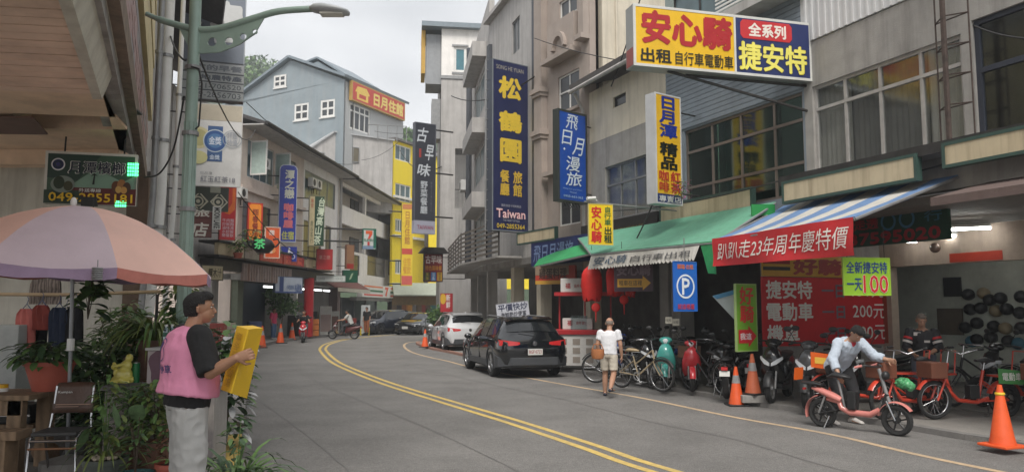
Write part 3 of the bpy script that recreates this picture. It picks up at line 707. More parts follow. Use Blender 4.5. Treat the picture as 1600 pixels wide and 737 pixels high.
# store building: px 530-615
k = gu(572)
h3 = [(b3+.5, k-.15, 8.75, 10.1), (k+.15, g.L-.4, 8.75, 10.1), (b3+.5, k-.15, 5.75, 7.5), (k+.15, g.L-.4, 5.75, 7.5), (gu(546), gu(563), 3.75, 4.95), (gu(577), gu(605), 3.65, 5.2)]
h3[4] = (gu(549), gu(564), gz(556,430), gz(556,398)); h3[5] = (gu(576), gu(604), gz(590,432), gz(590,402))
r = row_house('white three storey house with recessed balconies above the convenience store', b3, b4, WHITEW, h3, z1=eave-.1)
mb = MB(); 
for z in (5.55, 8.55): g.box(mb, b3, b4, z-.1, z+.1, -2, -.23)
mb.build('balcony_slab', WHITEW, r, True)
mb = MB(); g.box(mb, b3+.2, b4-.1, 5.6, 10.4, -1.7, -1.55); mb.build('balcony_back_wall', mat('cream_inner', (.55,.5,.46), .85), r, True)
mb = MB(); g.box(mb, b4-.22, b4-.01, 3.35, 10.4, -1.55, -.23); mb.build('balcony_side', WHITEW, r, True)
for a, b, z in ((b3+1.0, b3+3.2, 8.7), (k+1, k+3.2, 8.7), (b3+1.0, b3+3.4, 5.7), (k+1, k+3.4, 5.7)): g.window(r, a, b, z, z+1.5, cols=2, rows=2, w=-1.5, fm=BRN)
for h in h3[4:]: g.window(r, *h, cols=2, rows=2, fm=BRN, gm=mat('brown_glass', (.13,.11,.07), .15), rowz=[h[2], h[3]-.45, h[3]])
mb = MB(); mb.cyl(g.pt(g.L-.1,3,.1), g.pt(g.L-.1,eave,.1), .09, 8); mb.build('downpipe', GREYM, r, True)
# old building nearer than px 374 (dark eave at 380-400, y150-190) with rusty red panel
f0a = Fac((-.46-.45*16.5, 16.5), (-13.2, 29.2))
r = thing('old_building', 'old stained grey building behind the street signs on the left with a dark eave', 'building', f0a.pt(8,0), math.atan2(f0a.d.y,f0a.d.x))
f0a.wall(r, CONC, 0, f0a.L, 3.6, 11.0, [(6,7.5,7.4,9),(9,11,7.4,9),(12,14,4.6,6.4)])
f0a.window(r, 6,7.5,7.4,9); f0a.window(r, 9,11,7.4,9); f0a.window(r, 12,14,4.6,6.4)
backroom(r, f0a, 0, f0a.L, 3.6, 11, -1.2, DARKW)
mb = MB(); mb.slab(f0a.pt(5,11.0,1.6), f0a.pt(f0a.L+1.2,11.0,1.6), f0a.pt(f0a.L+1.2,12.6,-4), f0a.pt(5,12.6,-4), .18); mb.build('roof', ROOFT, r, True)
mb = MB(); f0a.box(mb, 0, f0a.L, 3.2, 3.59, -5, .3); mb.build('floor_slab', CONC, r, True)
mb = MB(); mb.bx(-13.6,29.3,3.6,-13.2,36.5,10.4); mb.build('wall', CONCL, r, True)
# blue grey hotel on the hill
c60 = Vector((-13.15,60,0)); sdir = Vector((math.sin(R(25)), math.cos(R(25)), 0)); gdir = Vector((-math.cos(R(25)), math.sin(R(25)), 0))
BLUEW = mat('blue_grey_metal_wall', (.25,.295,.32), .6, var=.1, scale=1.2, streak=.5, dirtcol=(.33,.34,.34), bump=.1, bscale=20)
cc = at(538,130,60)
fg = Fac((cc.x,60), (cc.x+gdir.x*12.4, 60+gdir.y*12.4)); fs = Fac((cc.x,60), (cc.x+sdir.x*8.6, 60+sdir.y*8.6))
r = thing('hotel_building', 'tall blue grey gabled building rising behind the left row', 'building', (cc.x,60,0), 0)
zc = fg.uz(540,124)[1]; ap = fg.uz(455,94); le = fg.uz(388,135); zl = le[1]-.6
hs = [(fg.uz(448,127)[0], fg.uz(429,127)[0], fg.uz(438,137)[1], fg.uz(438,118)[1]),
      (fg.uz(482,175)[0], fg.uz(460,175)[0], fg.uz(470,188)[1], fg.uz(470,162)[1]),
      (fg.uz(523,170)[0], fg.uz(501,170)[0], fg.uz(512,183)[1], fg.uz(512,156)[1])]
for h in hs: assert h[0] != h[1]
hs = [(min(h[0],h[1]), max(h[0],h[1]), min(h[2],h[3]), max(h[2],h[3])) for h in hs]
zlow = min(zc, zl)-.6
fg.wall(r, BLUEW, 0, fg.L, 8, zlow, [h for h in hs], t=.2)
mb = MB(); poly = [(0,zlow),(0,zc),(ap[0],ap[1]),(fg.L,zl-.9),(fg.L,zlow)]
# gable with its small window in front of it
n = len(poly); mb.add([fg.pt(u,z,0) for u,z in poly] + [fg.pt(u,z,-.2) for u,z in poly], [tuple(range(n)), tuple(range(2*n-1,n-1,-1))] + [(i,n+i,n+(i+1)%n,(i+1)%n) for i in range(n)])
mb.build('gable_wall', BLUEW, r, True)
backroom(r, fg, 0, fg.L, 8, zlow, -1.2, DARKW)
for i, h in enumerate(hs): fg.window(r, *h, cols=2, rows=2, fm=WHITEP, gm=DGLASS, w=.06 if h[3] > zlow else -.04, fw=.16, sill=WHITEP)
mb = MB()
mb.slab(fg.pt(-.3,zc+.1,.4), fg.pt(ap[0],ap[1]+.12,.4), fg.pt(ap[0],ap[1]+.12,-9), fg.pt(-.3,zc+.1,-9), .2)
mb.slab(fg.pt(ap[0],ap[1]+.12,.4), fg.pt(fg.L+.5,zl-1.1,.4), fg.pt(fg.L+.5,zl-1.1,-9), fg.pt(ap[0],ap[1]+.12,-9), .2)
mb.build('roof', mat('blue_grey_roof', (.2,.24,.27), .5), r, True)
# upper gabled block behind the ridge
ud = Fac((cc.x+gdir.x*1.0+sdir.x*3, 60+gdir.y*1.0+sdir.y*3), (cc.x+gdir.x*9+sdir.x*3, 60+gdir.y*9+sdir.y*3))
q = [ud.uz(*p) for p in ((538,120),(497,96),(455,112),(455,135),(538,135))]
mb = MB(); n = 5; mb.add([ud.pt(u,z,0) for u,z in q] + [ud.pt(u,z,-4.5) for u,z in q], [tuple(range(n)), tuple(range(2*n-1,n-1,-1))] + [(i,n+i,n+(i+1)%n,(i+1)%n) for i in range(n)]); mb.build('upper_gable', BLUEW, r, True)
e1 = ud.uz(541,119); e2 = ud.uz(497,92); e3 = ud.uz(452,110)
mb = MB(); mb.slab(ud.pt(*e1,.2), ud.pt(*e2,.2), ud.pt(*e2,-4.8), ud.pt(*e1,-4.8), .15); mb.slab(ud.pt(*e2,.2), ud.pt(*e3,.2), ud.pt(*e3,-4.8), ud.pt(*e2,-4.8), .15); mb.build('roof', MATS['blue_grey_roof'], r, True)
# sign side
LGREY = mat('light_grey_panel', (.42,.43,.43), .7, var=.05, streak=.3, dirtcol=(.28,.28,.28))
wz = fs.uz(560,235)
hw = (fs.uz(546,200)[0], fs.uz(578,200)[0], fs.uz(560,205)[1], fs.uz(560,165)[1])
hw = (min(hw[:2]), max(hw[:2]), min(hw[2:]), max(hw[2:]))
fs.wall(r, LGREY, .01, fs.L, 8, zc-.1, [hw]); fs.window(r, *hw, cols=4, rows=2, fm=WHITEP, fw=.14, rowz=[hw[2], hw[2]+(hw[3]-hw[2])*.72, hw[3]])
# lower concrete wing px 471-614
wa = at(614,300,63); fw_ = Fac((wa.x,63.5), (wa.x-14, 63.5-2.2)); 
fw_ = Fac((at(471,280,57).x-3,57), (wa.x,63.3))
r = thing('concrete_annex', 'light concrete annex with a shallow gable in front of the blue grey hotel', 'building', (wa.x-4,62,0), 0)
pg = [fw_.uz(*p) for p in ((440,262),(521,206),(614,219))]
zb = 9.5
poly = [(pg[0][0],zb),(pg[0][0],pg[0][1]),(pg[1][0],pg[1][1]),(pg[2][0],pg[2][1]),(pg[2][0],zb)]
mb = MB(); n = 5; mb.add([fw_.pt(u,z,0) for u,z in poly] + [fw_.pt(u,z,-5) for u,z in poly], [tuple(range(n)), tuple(range(2*n-1,n-1,-1))] + [(i,n+i,n+(i+1)%n,(i+1)%n) for i in range(n)]); mb.build('gable_wall', CONCL, r, True)
mb = MB(); mb.slab(fw_.pt(pg[0][0]-.1,pg[0][1]+.05,.15), fw_.pt(pg[1][0],pg[1][1]+.05,.15), fw_.pt(pg[1][0],pg[1][1]+.05,-5.1), fw_.pt(pg[0][0]-.1,pg[0][1]+.05,-5.1), .12)
mb.slab(fw_.pt(pg[1][0],pg[1][1]+.05,.15), fw_.pt(pg[2][0]+.1,pg[2][1]+.05,.15), fw_.pt(pg[2][0]+.1,pg[2][1]+.05,-5.1), fw_.pt(pg[1][0],pg[1][1]+.05,-5.1), .12); mb.build('roof', LGREY, r, True)
for px0, px1, yt, yb in ((541,561,231,252), (499,507,239,246)):
    a = fw_.uz(px0,yb); b = fw_.uz(px1,yt); fw_.window(r, min(a[0],b[0]), max(a[0],b[0]), a[1], b[1], cols=2, rows=1, w=.06, fm=GREYM, gm=mat('brown_glass', (.13,.11,.07), .15))
# ---------- yellow building
ya = at(614,300,63.6); fy = Fac((ya.x,63.6), (ya.x+.454*9, 63.6+.891*9)); ztop = fy.uz(616,219)[1]
YW = mat('yellow_wall', (.85,.66,.03), .7, var=.05, streak=.15, dirtcol=(.4,.32,.06), bump=.1)
r = thing('yellow_building', 'bright yellow building with white framed windows at the bend of the street', 'building', (ya.x,63.6,0), 0)
hs = []
for px0, px1, yt, yb in ((617,642,228,252),(617,642,288,315),(617,629,342,362),(617,629,405,428),(617,629,372,392)):
    a = fy.uz(px0,(yt+yb)/2); b = fy.uz(px1,(yt+yb)/2); m_ = (px0+px1)/2
    hs.append((min(a[0],b[0])+.05, max(a[0],b[0]), fy.uz(m_,yb)[1], fy.uz(m_,yt)[1]))
hs = hs[:4]
fy.wall(r, YW, 0, fy.L, 3.5, ztop, hs)
for h in hs: fy.window(r, *h, cols=3, rows=1, fm=WHITEP, gm=BGLASS, fw=.1)
backroom(r, fy, 0, fy.L, 4.5, ztop, -1.4, DARKW)
mb = MB(); fy.box(mb, -.1, fy.L, ztop, ztop+.2, -5, .3); mb.build('roof_edge', mat('grey_roof', (.14,.13,.125), .8), r, True)
for z in (7.6, 10.9):
    mb = MB(); fy.box(mb, 0, fy.L, z, z+.2, 0, .25); mb.build('string_course', WHITEP, r, True)
yr = Fac((at(671,300,66).x,66), (6,72))
h_ = [(yr.uz(683,250)[0]+.0, yr.uz(683,250)[0]+1.4, 9, 11), (yr.uz(683,250)[0], yr.uz(683,250)[0]+1.4, 5.8, 7.6)]
r = thing('yellow_building', 'second yellow wall seen in the gap just left of the grey corner building', 'building', yr.pt(1,0), 0)
yr.wall(r, YW, 0, yr.L, 3.4, yr.uz(680,245)[1], h_)
for h in h_: yr.window(r, *h, cols=2, rows=1, fm=WHITEP, gm=BGLASS, fw=.1)
backroom(r, yr, 0, yr.L, 3.4, 12, -1.2, DARKW)
mb = MB(); yr.box(mb, -.1, yr.L, yr.uz(680,245)[1]+.01, yr.uz(680,245)[1]+.3, -3, .3); mb.build('roof_edge', GREYM, r, True)
# shop storey below the yellow building, brown fascia
fz = Fac((at(612,500,62.5).x,62.5), (at(705,500,63).x+3, 64.5))
r = thing('brown_shop_front', 'brown canopied shop front below the yellow building at the bend', 'shop front', fz.pt(3,0), 0)
zf1 = fz.uz(650,462)[1]; zf0 = fz.uz(650,474)[1]
mb = MB(); fz.box(mb, 0, fz.L, zf1-.75, zf1, 0, .15); mb.build('fascia', mat('brown_fascia', (.2,.13,.05), .6, var=.2), r, True)
mb = MB(); mb.slab(fz.pt(0,zf1+.05,1.6), fz.pt(fz.L,zf1+.05,1.6), fz.pt(fz.L,3.75,0), fz.pt(0,3.75,0), .1); mb.build('canopy', mat('pale_green_canopy', (.33,.36,.3), .7), r, True)
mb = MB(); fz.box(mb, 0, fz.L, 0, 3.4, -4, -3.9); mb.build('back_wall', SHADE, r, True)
for px in (616, 655, 697):
    u = fz.uz(px,500)[0]; mb = MB(); fz.box(mb, u-.2, u+.2, 0, zf1-.76, -.4, 0); mb.build('pier', mat('brown_pier', (.16,.11,.07), .7), r, True)
for px, c_ in ((635,(150,90,40)),(642,(210,150,70)),(665,(140,60,50)),(672,(90,80,70)),(680,(60,110,110))):
    u = fz.uz(px,490)[0]; mb = MB(); fz.box(mb, u-.25, u+.25, .8, 2.4, -1.2, -1.15); mb.build('display_panel', paint(c_), r, True)
# ---------- ground floor of the left row
r = thing('arcade', 'dark ground floor arcade under the left row with shuttered and open shops', 'arcade', g.pt(5,0))
SHUT = mat('rusty_shutter', (.2,.14,.12), .7, var=.2, scale=4, streak=.5, dirtcol=(.1,.06,.05))
for px, m_ in ((332,CONC),(372,mat('green_grey_pier', (.16,.18,.13), .8)),(527,mat('dusty_pink_wall', (.27,.2,.19), .8))):
    u = gu(px,480); mb = MB(); g.box(mb, u-.3, u+.3, 0, 3.04, -.5, .1); mb.build('pier', m_, r, True)
u = gu(458,480); mb = MB(); mb.cyl(g.pt(u,0.12,.9), g.pt(u,3.4,.9), .27, 16); mb.build('red_column', paint((170,30,38)), r, True)
mb = MB(); g.box(mb, gu(375,480), gu(428,480), .12, 3.0, -.6, -.5); mb.build('dark_blue_shutter', mat('dark_blue_shutter', (.025,.035,.05), .6, bump=.2), r, True)
mb = MB()
for i in range(24): g.box(mb, gu(375,480), gu(428,480), .15+i*.12, .15+i*.12+.06, -.499, -.47)
o = mb.build('shutter_slats', MATS['dark_blue_shutter'], r, True); o['kind'] = 'stuff'
# corrugated rusty fascia px 350-425, y 410-455
f_ = MB(); za, zb_ = gz(350,443), gz(350,410)
ua, ub = gu(346,430), gu(427,430)
g.box(f_, ua, ub, 2.95, 3.75, .9, 1.0); f_.build('rusty_fascia', mat('rusted_fascia', (.3,.24,.22), .7, var=.2, scale=3, streak=.7, dirtcol=(.18,.06,.03)), r, True)
n = int((ub-ua)/.3)
mb = MB()
for i in range(n): g.box(mb, ua+i*.3, ua+i*.3+.12, 2.97, 3.73, 1.0, 1.03)
o = mb.build('fascia_ribs', MATS['rusted_fascia'], r, True); o['kind'] = 'stuff'
# ledge with lightboxes y 385-430
segs = [(300,343,BEIGEBOX,'plain cream'),(345,369,mat('grey_lightbox', (.3,.28,.24), .5, streak=.4),'grey'),(371,408,paint((190,45,40)),'red'),(410,444,paint((190,45,40)),'red'),(448,489,BEIGEBOX,'cream')]
for i, (p0, p1, m_, nm) in enumerate(segs):
    mb = MB(); a, b = gu(p0,405), gu(p1,405); g.box(mb, a, b, 3.95, 4.45, .95, 1.12); mb.build('lightbox', m_, r, True)
    mb = MB(); g.box(mb, a-.1, b+.1, 4.46, 4.55, .3, 1.2); g.box(mb, a-.1, b+.1, 3.85, 3.94, .3, 1.2); mb.build('lightbox_frame', IRON, r, True)
mb = MB(); g.box(mb, gu(300,405), gu(500,405), 3.36, 3.8, .36, .94); mb.build('ledge', IRON, r, True)
# neon writing on red boxes
for (p0, p1), s_ in (((371,408),'香菇阿嬤'),((410,444),'茶葉蛋')):
    a, b = gu(p0,405), gu(p1,405); mb = MB(); vs, fs_ = textmesh(s_, .03)
    mb.add([g.pt(a+.25+(b-a-.5)*x, 4.02+.36*y, 1.125) for x, y in vs], fs_); mb.build('lettering', paint((235,90,60)), r, True)
# interior pieces seen under the row
for px, c_, h_ in ((470,(70,66,60),1.3),(482,(90,84,74),1.2),(495,(60,60,62),1.5)):
    u = gu(px,500); mb = MB(); g.box(mb, u-.5, u+.5, .12, h_, -.6, .2); mb.build('stall_counter', paint(c_), r, True)
for px in (412,448,470,480,492,505,560):
    u = gu(px,455); mb = MB(); g.box(mb, u-.55, u+.55, 2.75, 2.85, .2, .26); mb.build('fluorescent_lamp', mat('lamp_white', (.9,.92,.9), emit=1.6, bump=0), r, True)
# ---------- convenience store ground floor
r = thing('convenience_store_front', 'convenience store front with white fascia striped orange, green and red', 'shop front', g.pt(gu(575),0))
a, b = gu(540,455), gu(612,455); zt_, zb2 = gz(578,447)+.02, gz(578,465)
mb = MB(); g.box(mb, a, b, zb2, zt_, .8, 1.2); mb.build('fascia', WHITEP, r, True)
H = zt_-zb2
for z0_, z1_, c_ in ((.78,.9,(225,110,60)),(.42,.58,(30,110,80)),(.12,.24,(215,60,50))):
    for s0, s1 in ((.03,.42),(.6,.97)):
        mb = MB(); g.box(mb, a+(b-a)*s0, a+(b-a)*s1, zb2+H*z0_, zb2+H*z1_, 1.2, 1.206); mb.build('stripe', paint(c_), r, True)
mb = MB(); vs, fs_ = textmesh('7', .06); mb.add([g.pt(a+(b-a)*(.47+.08*x), zb2+H*(.1+.8*y), 1.21) for x, y in vs], fs_); mb.build('lettering', paint((225,80,40)), r, True)
mb = MB(); g.box(mb, a, b, .12, zb2, -1.5, -1.4); mb.build('shop_glass', DGLASS, r, True)
mb = MB(); g.box(mb, a, b, zb2-.25, zb2-.01, .3, .79); mb.build('soffit', CONC, r, True)
for i in range(5):
    u = a + (b-a)*i/4; mb = MB(); g.box(mb, u-.06, u+.06, .12, zb2, -1.39, -1.3); mb.build('mullion', GREYM, r, True)
# signs inside: small poster boards
for px, y0, y1, c_, w_ in ((593,452,468,(60,80,110),.5),(603,464,478,(190,180,170),.9),(617,466,478,(200,110,40),.7)):
    u = gu(min(px,612),460); mb = MB(); g.box(mb, u-w_/2, u+w_/2, 2.2, 3.0, .1, .16); mb.build('hanging_poster', paint(c_), r, True)
# maroon awning px 478-540, y 440-458
r = thing('maroon_awning', 'maroon sloping awning between the blue poster sign and the convenience store', 'awning', g.pt(gu(505),3.3))
a, b = gu(474,450), gu(536,450)
mb = MB(); mb.slab(g.pt(a,2.95,1.9), g.pt(b,2.95,1.9), g.pt(b,3.75,.5), g.pt(a,3.75,.5), .06); mb.build('canvas', mat('maroon_canvas', (.13,.05,.045), .8, bump=.2), r, True)
mb = MB(); g.box(mb, a+.6, b, 2.7, 2.93, 1.88, 1.91); mb.build('valance', paint((190,185,175)), r, True)
# ================= hills
HG = mat('hill_green', (.045,.07,.035), .95, var=.35, scale=.12, bump=.5, bscale=1)
bm = bmesh.new(); nx, ny = 60, 24; grid = []
for j in range(ny):
    row = []
    for i in range(nx):
        x = -150 + 300*i/(nx-1); y = 105 + 130*j/(ny-1)
        hgt = 46*math.exp(-((x+62)/48)**2)*min(1,(j/9)) + 26*math.exp(-((x+8)/26)**2)*min(1,j/12) + 4*noise.noise(Vector((x*.05,y*.05,0)))
        row.append(bm.verts.new((x, y, max(-.5, hgt-1))))
    grid.append(row)
for j in range(ny-1):
    for i in range(nx-1): bm.faces.new((grid[j][i], grid[j][i+1], grid[j+1][i+1], grid[j+1][i]))
me = bpy.data.meshes.new('hill'); bm.to_mesh(me); bm.free(); me.materials.append(HG); me.polygons.foreach_set('use_smooth', [True]*len(me.polygons))
o = bpy.data.objects.new('hill', me); COL.objects.link(o); tag(o, kind='structure')
# ================= vegetation helpers
LEAF = mat('leaf_green', (.11,.2,.055), .55, var=.35, scale=3, bump=.1); LEAFD = mat('leaf_dark_green', (.05,.1,.04), .55, var=.4, scale=3, bump=.1)
LEAFY = mat('leaf_yellow_green', (.16,.2,.05), .55, var=.3, scale=3, bump=.1); BARK = mat('bark', (.09,.065,.045), .9, var=.3, bump=.6)
def leafcloud(mb, c, r, n, s, mats=2, rnd=random):
    for _ in range(n):
        while True:
            p = Vector((rnd.uniform(-1,1), rnd.uniform(-1,1), rnd.uniform(-1,1)))
            if .25 < p.length < 1: break
        q = Vector(c) + Vector((p.x*r[0], p.y*r[1], p.z*r[2]))
        a = Vector((rnd.gauss(0,1), rnd.gauss(0,1), rnd.gauss(0,.6))).normalized(); b = a.orthogonal().normalized(); t = Matrix.Rotation(rnd.uniform(0,6.3), 3, a); b = t @ b; d = a.cross(b)
        k = s*rnd.uniform(.6,1.3)
        mb.add([q, q+b*k*.5+d*k*.28, q+b*k, q+b*k*.5-d*k*.28], [(0,1,2,3)], rnd.randrange(mats))
def tree(label, x, y, h, r, leaf=.5, n=1600, mats=None, name='broadleaf_tree', group='trees on the hill', z=0, trunk=.2):
    root = thing(name, label, 'tree', (x,y,z), 0, group)
    mb = MB(); mb.tube([(0,0,0),(.1*r,0,h*.35),(0,.05*r,h*.7)], [trunk, trunk*.7, trunk*.25], 7)
    for i in range(5):
        a = i*1.26; mb.tube([(0,0,h*.35),(math.cos(a)*r*.4,math.sin(a)*r*.4,h*.6),(math.cos(a)*r*.7,math.sin(a)*r*.7,h*.72)], [trunk*.4,trunk*.25,trunk*.08], 5)
    mb.build('trunk', BARK, root)
    mb = MB()
    for i in range(9):
        a = random.uniform(0,6.28); q = random.uniform(.1,.65)*r; rr = r*random.uniform(.3,.55)
        leafcloud(mb, (q*math.cos(a), q*math.sin(a), h*random.uniform(.5,.88)), (rr,rr,rr*.7), n//9, leaf)
    mb.build('crown', mats or [LEAF, LEAFD], root); return root
for px, py, Y, h, r_ in ((388,118,150,9,5),(400,122,146,8,4.5),(411,127,152,8,5),(395,108,165,9,5),(378,100,160,10,6),(405,112,172,9,6),(420,124,168,9,6),(630,215,110,7,3.5),(640,218,112,6,3),(622,216,118,6,3)):
    p = at(px, py, Y); tree('bushy green tree among the hilltop trees behind the blue grey hotel' if px < 500 else 'small dark tree on the rise behind the yellow building', p.x, p.y, h, r_, leaf=.9, n=900, z=p.z-h*.8, group='trees on the left hill' if px < 500 else 'trees behind the yellow building')
# ================= near left building: canopy soffit, concrete slab, tiled facade edge
fl = Fac((-.46-.45*8.2, 8.2), (-.46-.45*17, 17))     # facade plane of the near left row
r = thing('corner_house', 'near left house with slatted brown canopy soffit and yellow and brick tiled facade edge', 'house', fl.pt(3,0), math.atan2(fl.d.y,fl.d.x))
SOF = mat('brown_soffit_board', (.74,.54,.41), .6, var=.14, scale=2, dirt=.3, dirtcol=(.12,.07,.05), bump=.1)
SOFC = mat('peeling_concrete', (.76,.56,.4), .85, var=.12, scale=2, dirt=.4, dirtcol=(.2,.12,.07), bump=.3, bscale=30)
# canopy: boards run across (left-right), plane slopes; edge from (110,0) to (157,148)
zc_ = 4.12; pe = at(157,148,8.0); sl = Vector((-.41,.912,0))
zc_ = pe.z; e0 = pe - sl*9; 
back = Vector((-.955,-.12,0))
nb = 46; step = 9/nb
for i in range(nb):
    a = e0 + sl*(step*i); b = e0 + sl*(step*(i+1)-.022)
    dz = -.004*(i % 2)
    mb = MB(); mb.slab((a.x,a.y,zc_+dz), (b.x,b.y,zc_+dz), (b.x+back.x*7,b.y+back.y*7,zc_+dz+.05), (a.x+back.x*7,a.y+back.y*7,zc_+dz+.05), -.03)
    mb.build('soffit_board', SOF, r, True)
mb = MB(); a = e0 + Vector((.02,0,0)); b = pe + Vector((.02,0,0)); top = .62
mb.add([(a.x,a.y,zc_-.05),(b.x,b.y,zc_-.05),(b.x+.25,b.y,zc_+top),(a.x+.25,a.y,zc_+top),(a.x-.1,a.y,zc_-.05),(b.x-.1,b.y,zc_-.05),(b.x-.1,b.y,zc_+top),(a.x-.1,a.y,zc_+top)], [(0,1,2,3),(4,7,6,5),(0,4,5,1),(3,2,6,7),(0,3,7,4),(1,5,6,2)])
mb.build('canopy_fascia', mat('cream_fascia', (.52,.5,.42), .7, streak=.4, dirtcol=(.25,.2,.15)), r, True)
mb = MB(); mb.slab((a.x-.1,a.y,zc_+.1),(b.x-.1,b.y,zc_+.1),(b.x-7,b.y-.8,zc_+.15),(a.x-7,a.y-.8,zc_+.15), -.25); mb.build('canopy_deck', CONC, r, True)
# concrete slab behind the canopy (ceiling z ~ 4.3) with broken hole
yb, yf = 8.05, 12.6; zs = 4.16
xr_ = lambda y: -.46-.45*y - .35
q = [(xr_(yb),yb),(xr_(yf),yf),(-14,yf),(-14,yb)]
hole = [(-6.25,9.4),(-5.05,9.6),(-5.25,10.3),(-6.5,10.2)]
mb = MB()
mb.add([(x,y,zs) for x,y in q+hole], [(0,1,6,5),(1,2,7,6),(2,3,4,7),(3,0,5,4)])
mb.add([(x,y,zs+.3) for x,y in hole] + [(x,y,zs) for x,y in hole], [(0,1,5,4),(1,2,6,5),(2,3,7,6),(3,0,4,7)])
mb.add([(x,y,zs+.3) for x,y in q], [(0,1,2,3)]); mb.add([(q[i][0],q[i][1],z) for i in (0,1,2,3) for z in (zs,zs+.3)], [(0,1,3,2),(2,3,5,4),(4,5,7,6),(6,7,1,0)])
mb.build('ceiling', SOFC, r, True)
mb = MB(); mb.slab((-7.0,9.35,zs-.03),(-6.0,9.45,zs-.03),(-6.3,10.25,zs-.06),(-7.3,10.2,zs-.06), .02); mb.build('hanging_board', mat('dark_brown_board', (.16,.09,.07), .7, dirt=.3), r, True)
mb = MB(); mb.slab((-6.1,9.3,zs+.25),(-4.9,9.4,zs+.25),(-5.1,10.4,zs+.25),(-6.6,10.4,zs+.25), .02); mb.build('hole_back', BLACK, r, True)
# beam at the far edge
mb = MB(); mb.bx(-14, 11.6, 3.93, xr_(11.6), 11.9, zs-.003); mb.build('beam', SOFC, r, True)
mb = MB(); mb.bx(-14, 12.6, 0, -6.35, 12.8, 4.5); mb.build('back_wall', mat('off_white_wall', (.62,.6,.53), .85, var=.1, scale=2, streak=.45, dirtcol=(.16,.13,.1)), r, True)
# facade above: tiled strip, yellow panels with vents
TILE = mat('red_brown_tile', (.3,.16,.14), .5, var=.25, scale=9, bump=.1); TILEG = mat('grey_tile', (.2,.17,.165), .5, var=.25, scale=9)
YPAN = mat('yellowed_panel', (.6,.49,.25), .6, var=.1, scale=3, streak=.4, dirtcol=(.3,.22,.1))
def strip(u0, u1, z0, z1, m, w=0, t=.1, name='facade_strip'):
    mb = MB(); fl.box(mb, u0, u1, z0, z1, w-t, w); return mb.build(name, m, r, True)
fl = Fac((-.46-.45*4.5, 4.5), (-.46-.45*16, 16))
strip(0, fl.L, 4.36, 4.66, mat('dark_brown_fascia', (.2,.15,.11), .8, var=.3, bump=.4), w=-.03, t=.12, name='fascia_board')
strip(0, fl.L, 4.2, 12, CONC, w=-.14, t=.3, name='wall')
for j in range(5):
    u = .1 + (j % 2)*.3; z = 4.68 + j*.19
    while u < fl.L-.6:
        mb = MB(); fl.box(mb, u, u+.57, z, z+.17, -.139, -.04-random.random()*.006); mb.build('tile', TILEG if (j > 3 or random.random() < .2) else TILE, r, True); u += .6
for j in range(4):
    z = 5.68 + j*1.15
    strip(0, fl.L, z, z+.5, YPAN, w=.02, t=.15); strip(0, fl.L, z+.72, z+1.12, YPAN, w=.0, t=.15)
    u = .5
    while u < fl.L: strip(u, u+.9, z+.5, z+.72, YPAN, w=-.01, t=.1, name='vent_panel'); u += 1.5
BALC = mat('pink_tile_soffit', (.4,.26,.2), .6, var=.12, scale=3, bump=.1)
for i in range(7):
    y0_ = 9.4 - i*.5; X_ = -.46-.45*y0_-.16
    mb = MB(); mb.slab((X_,y0_,5.0),(X_+.21,y0_-.48,5.0),(X_-.2,y0_-.5,5.06),(X_-.4,y0_-.02,5.06), -.1); mb.build('balcony_tile', BALC, r, True)
mb = MB(); X_ = -.46-.45*9.4-.15; mb.add([(X_,9.4,4.98),(X_+1.8,5.4,4.98),(X_+1.83,5.4,6.2),(X_+.03,9.4,6.2),(X_-.5,9.4,5.1),(X_-.5,9.4,6.2)], [(0,1,2,3),(0,3,5,4)]); mb.build('balcony_front', mat('pink_render', (.5,.36,.3), .7, streak=.3), r, True)
# yellow foam-like block and dark void beside canopy end
mb = MB(); mb.bx(-6.35,12.55,0,-6.0,12.9,3.9); mb.build('pier', mat('brown_tile_pier', (.15,.1,.07), .7, var=.2), r, True)
mb = MB(); mb.bx(-9,16,0,-7.6,16.2,4.6); mb.build('inner_wall', DARKW, r, True)
# white drain pipes px 236-262
for k, (px, rr, Y) in enumerate(((250,.085,12.2),(238,.05,12.0),(272,.045,14.5))):
    p = thing('drain_pipe', ('thick white drain pipe running down beside the lamp post', 'thinner grey drain pipe left of the thick white one', 'thin white pipe with clamps between the drain pipe and the lamp post')[k], 'pipe', at(px,330,Y))
    b_ = at(px, 330, Y); t_ = at(px+3, -40, Y)
    mb = MB(); mb.tube([(b_.x-.12, Y, 1.6), (b_.x-.02, Y, b_.z-.2), (b_.x, Y, b_.z+.3), (b_.x+.02, Y, 9.5)], rr, 10); mb.build('pipe', WHITEP if k != 1 else GREYM, p, True, smooth=60)
    for z in (3.0, 4.4, 5.8):
        mb = MB(); mb.cyl((b_.x,Y,z),(b_.x,Y,z+.05), rr*1.25, 10); mb.build('clamp', GREYM, p, True)
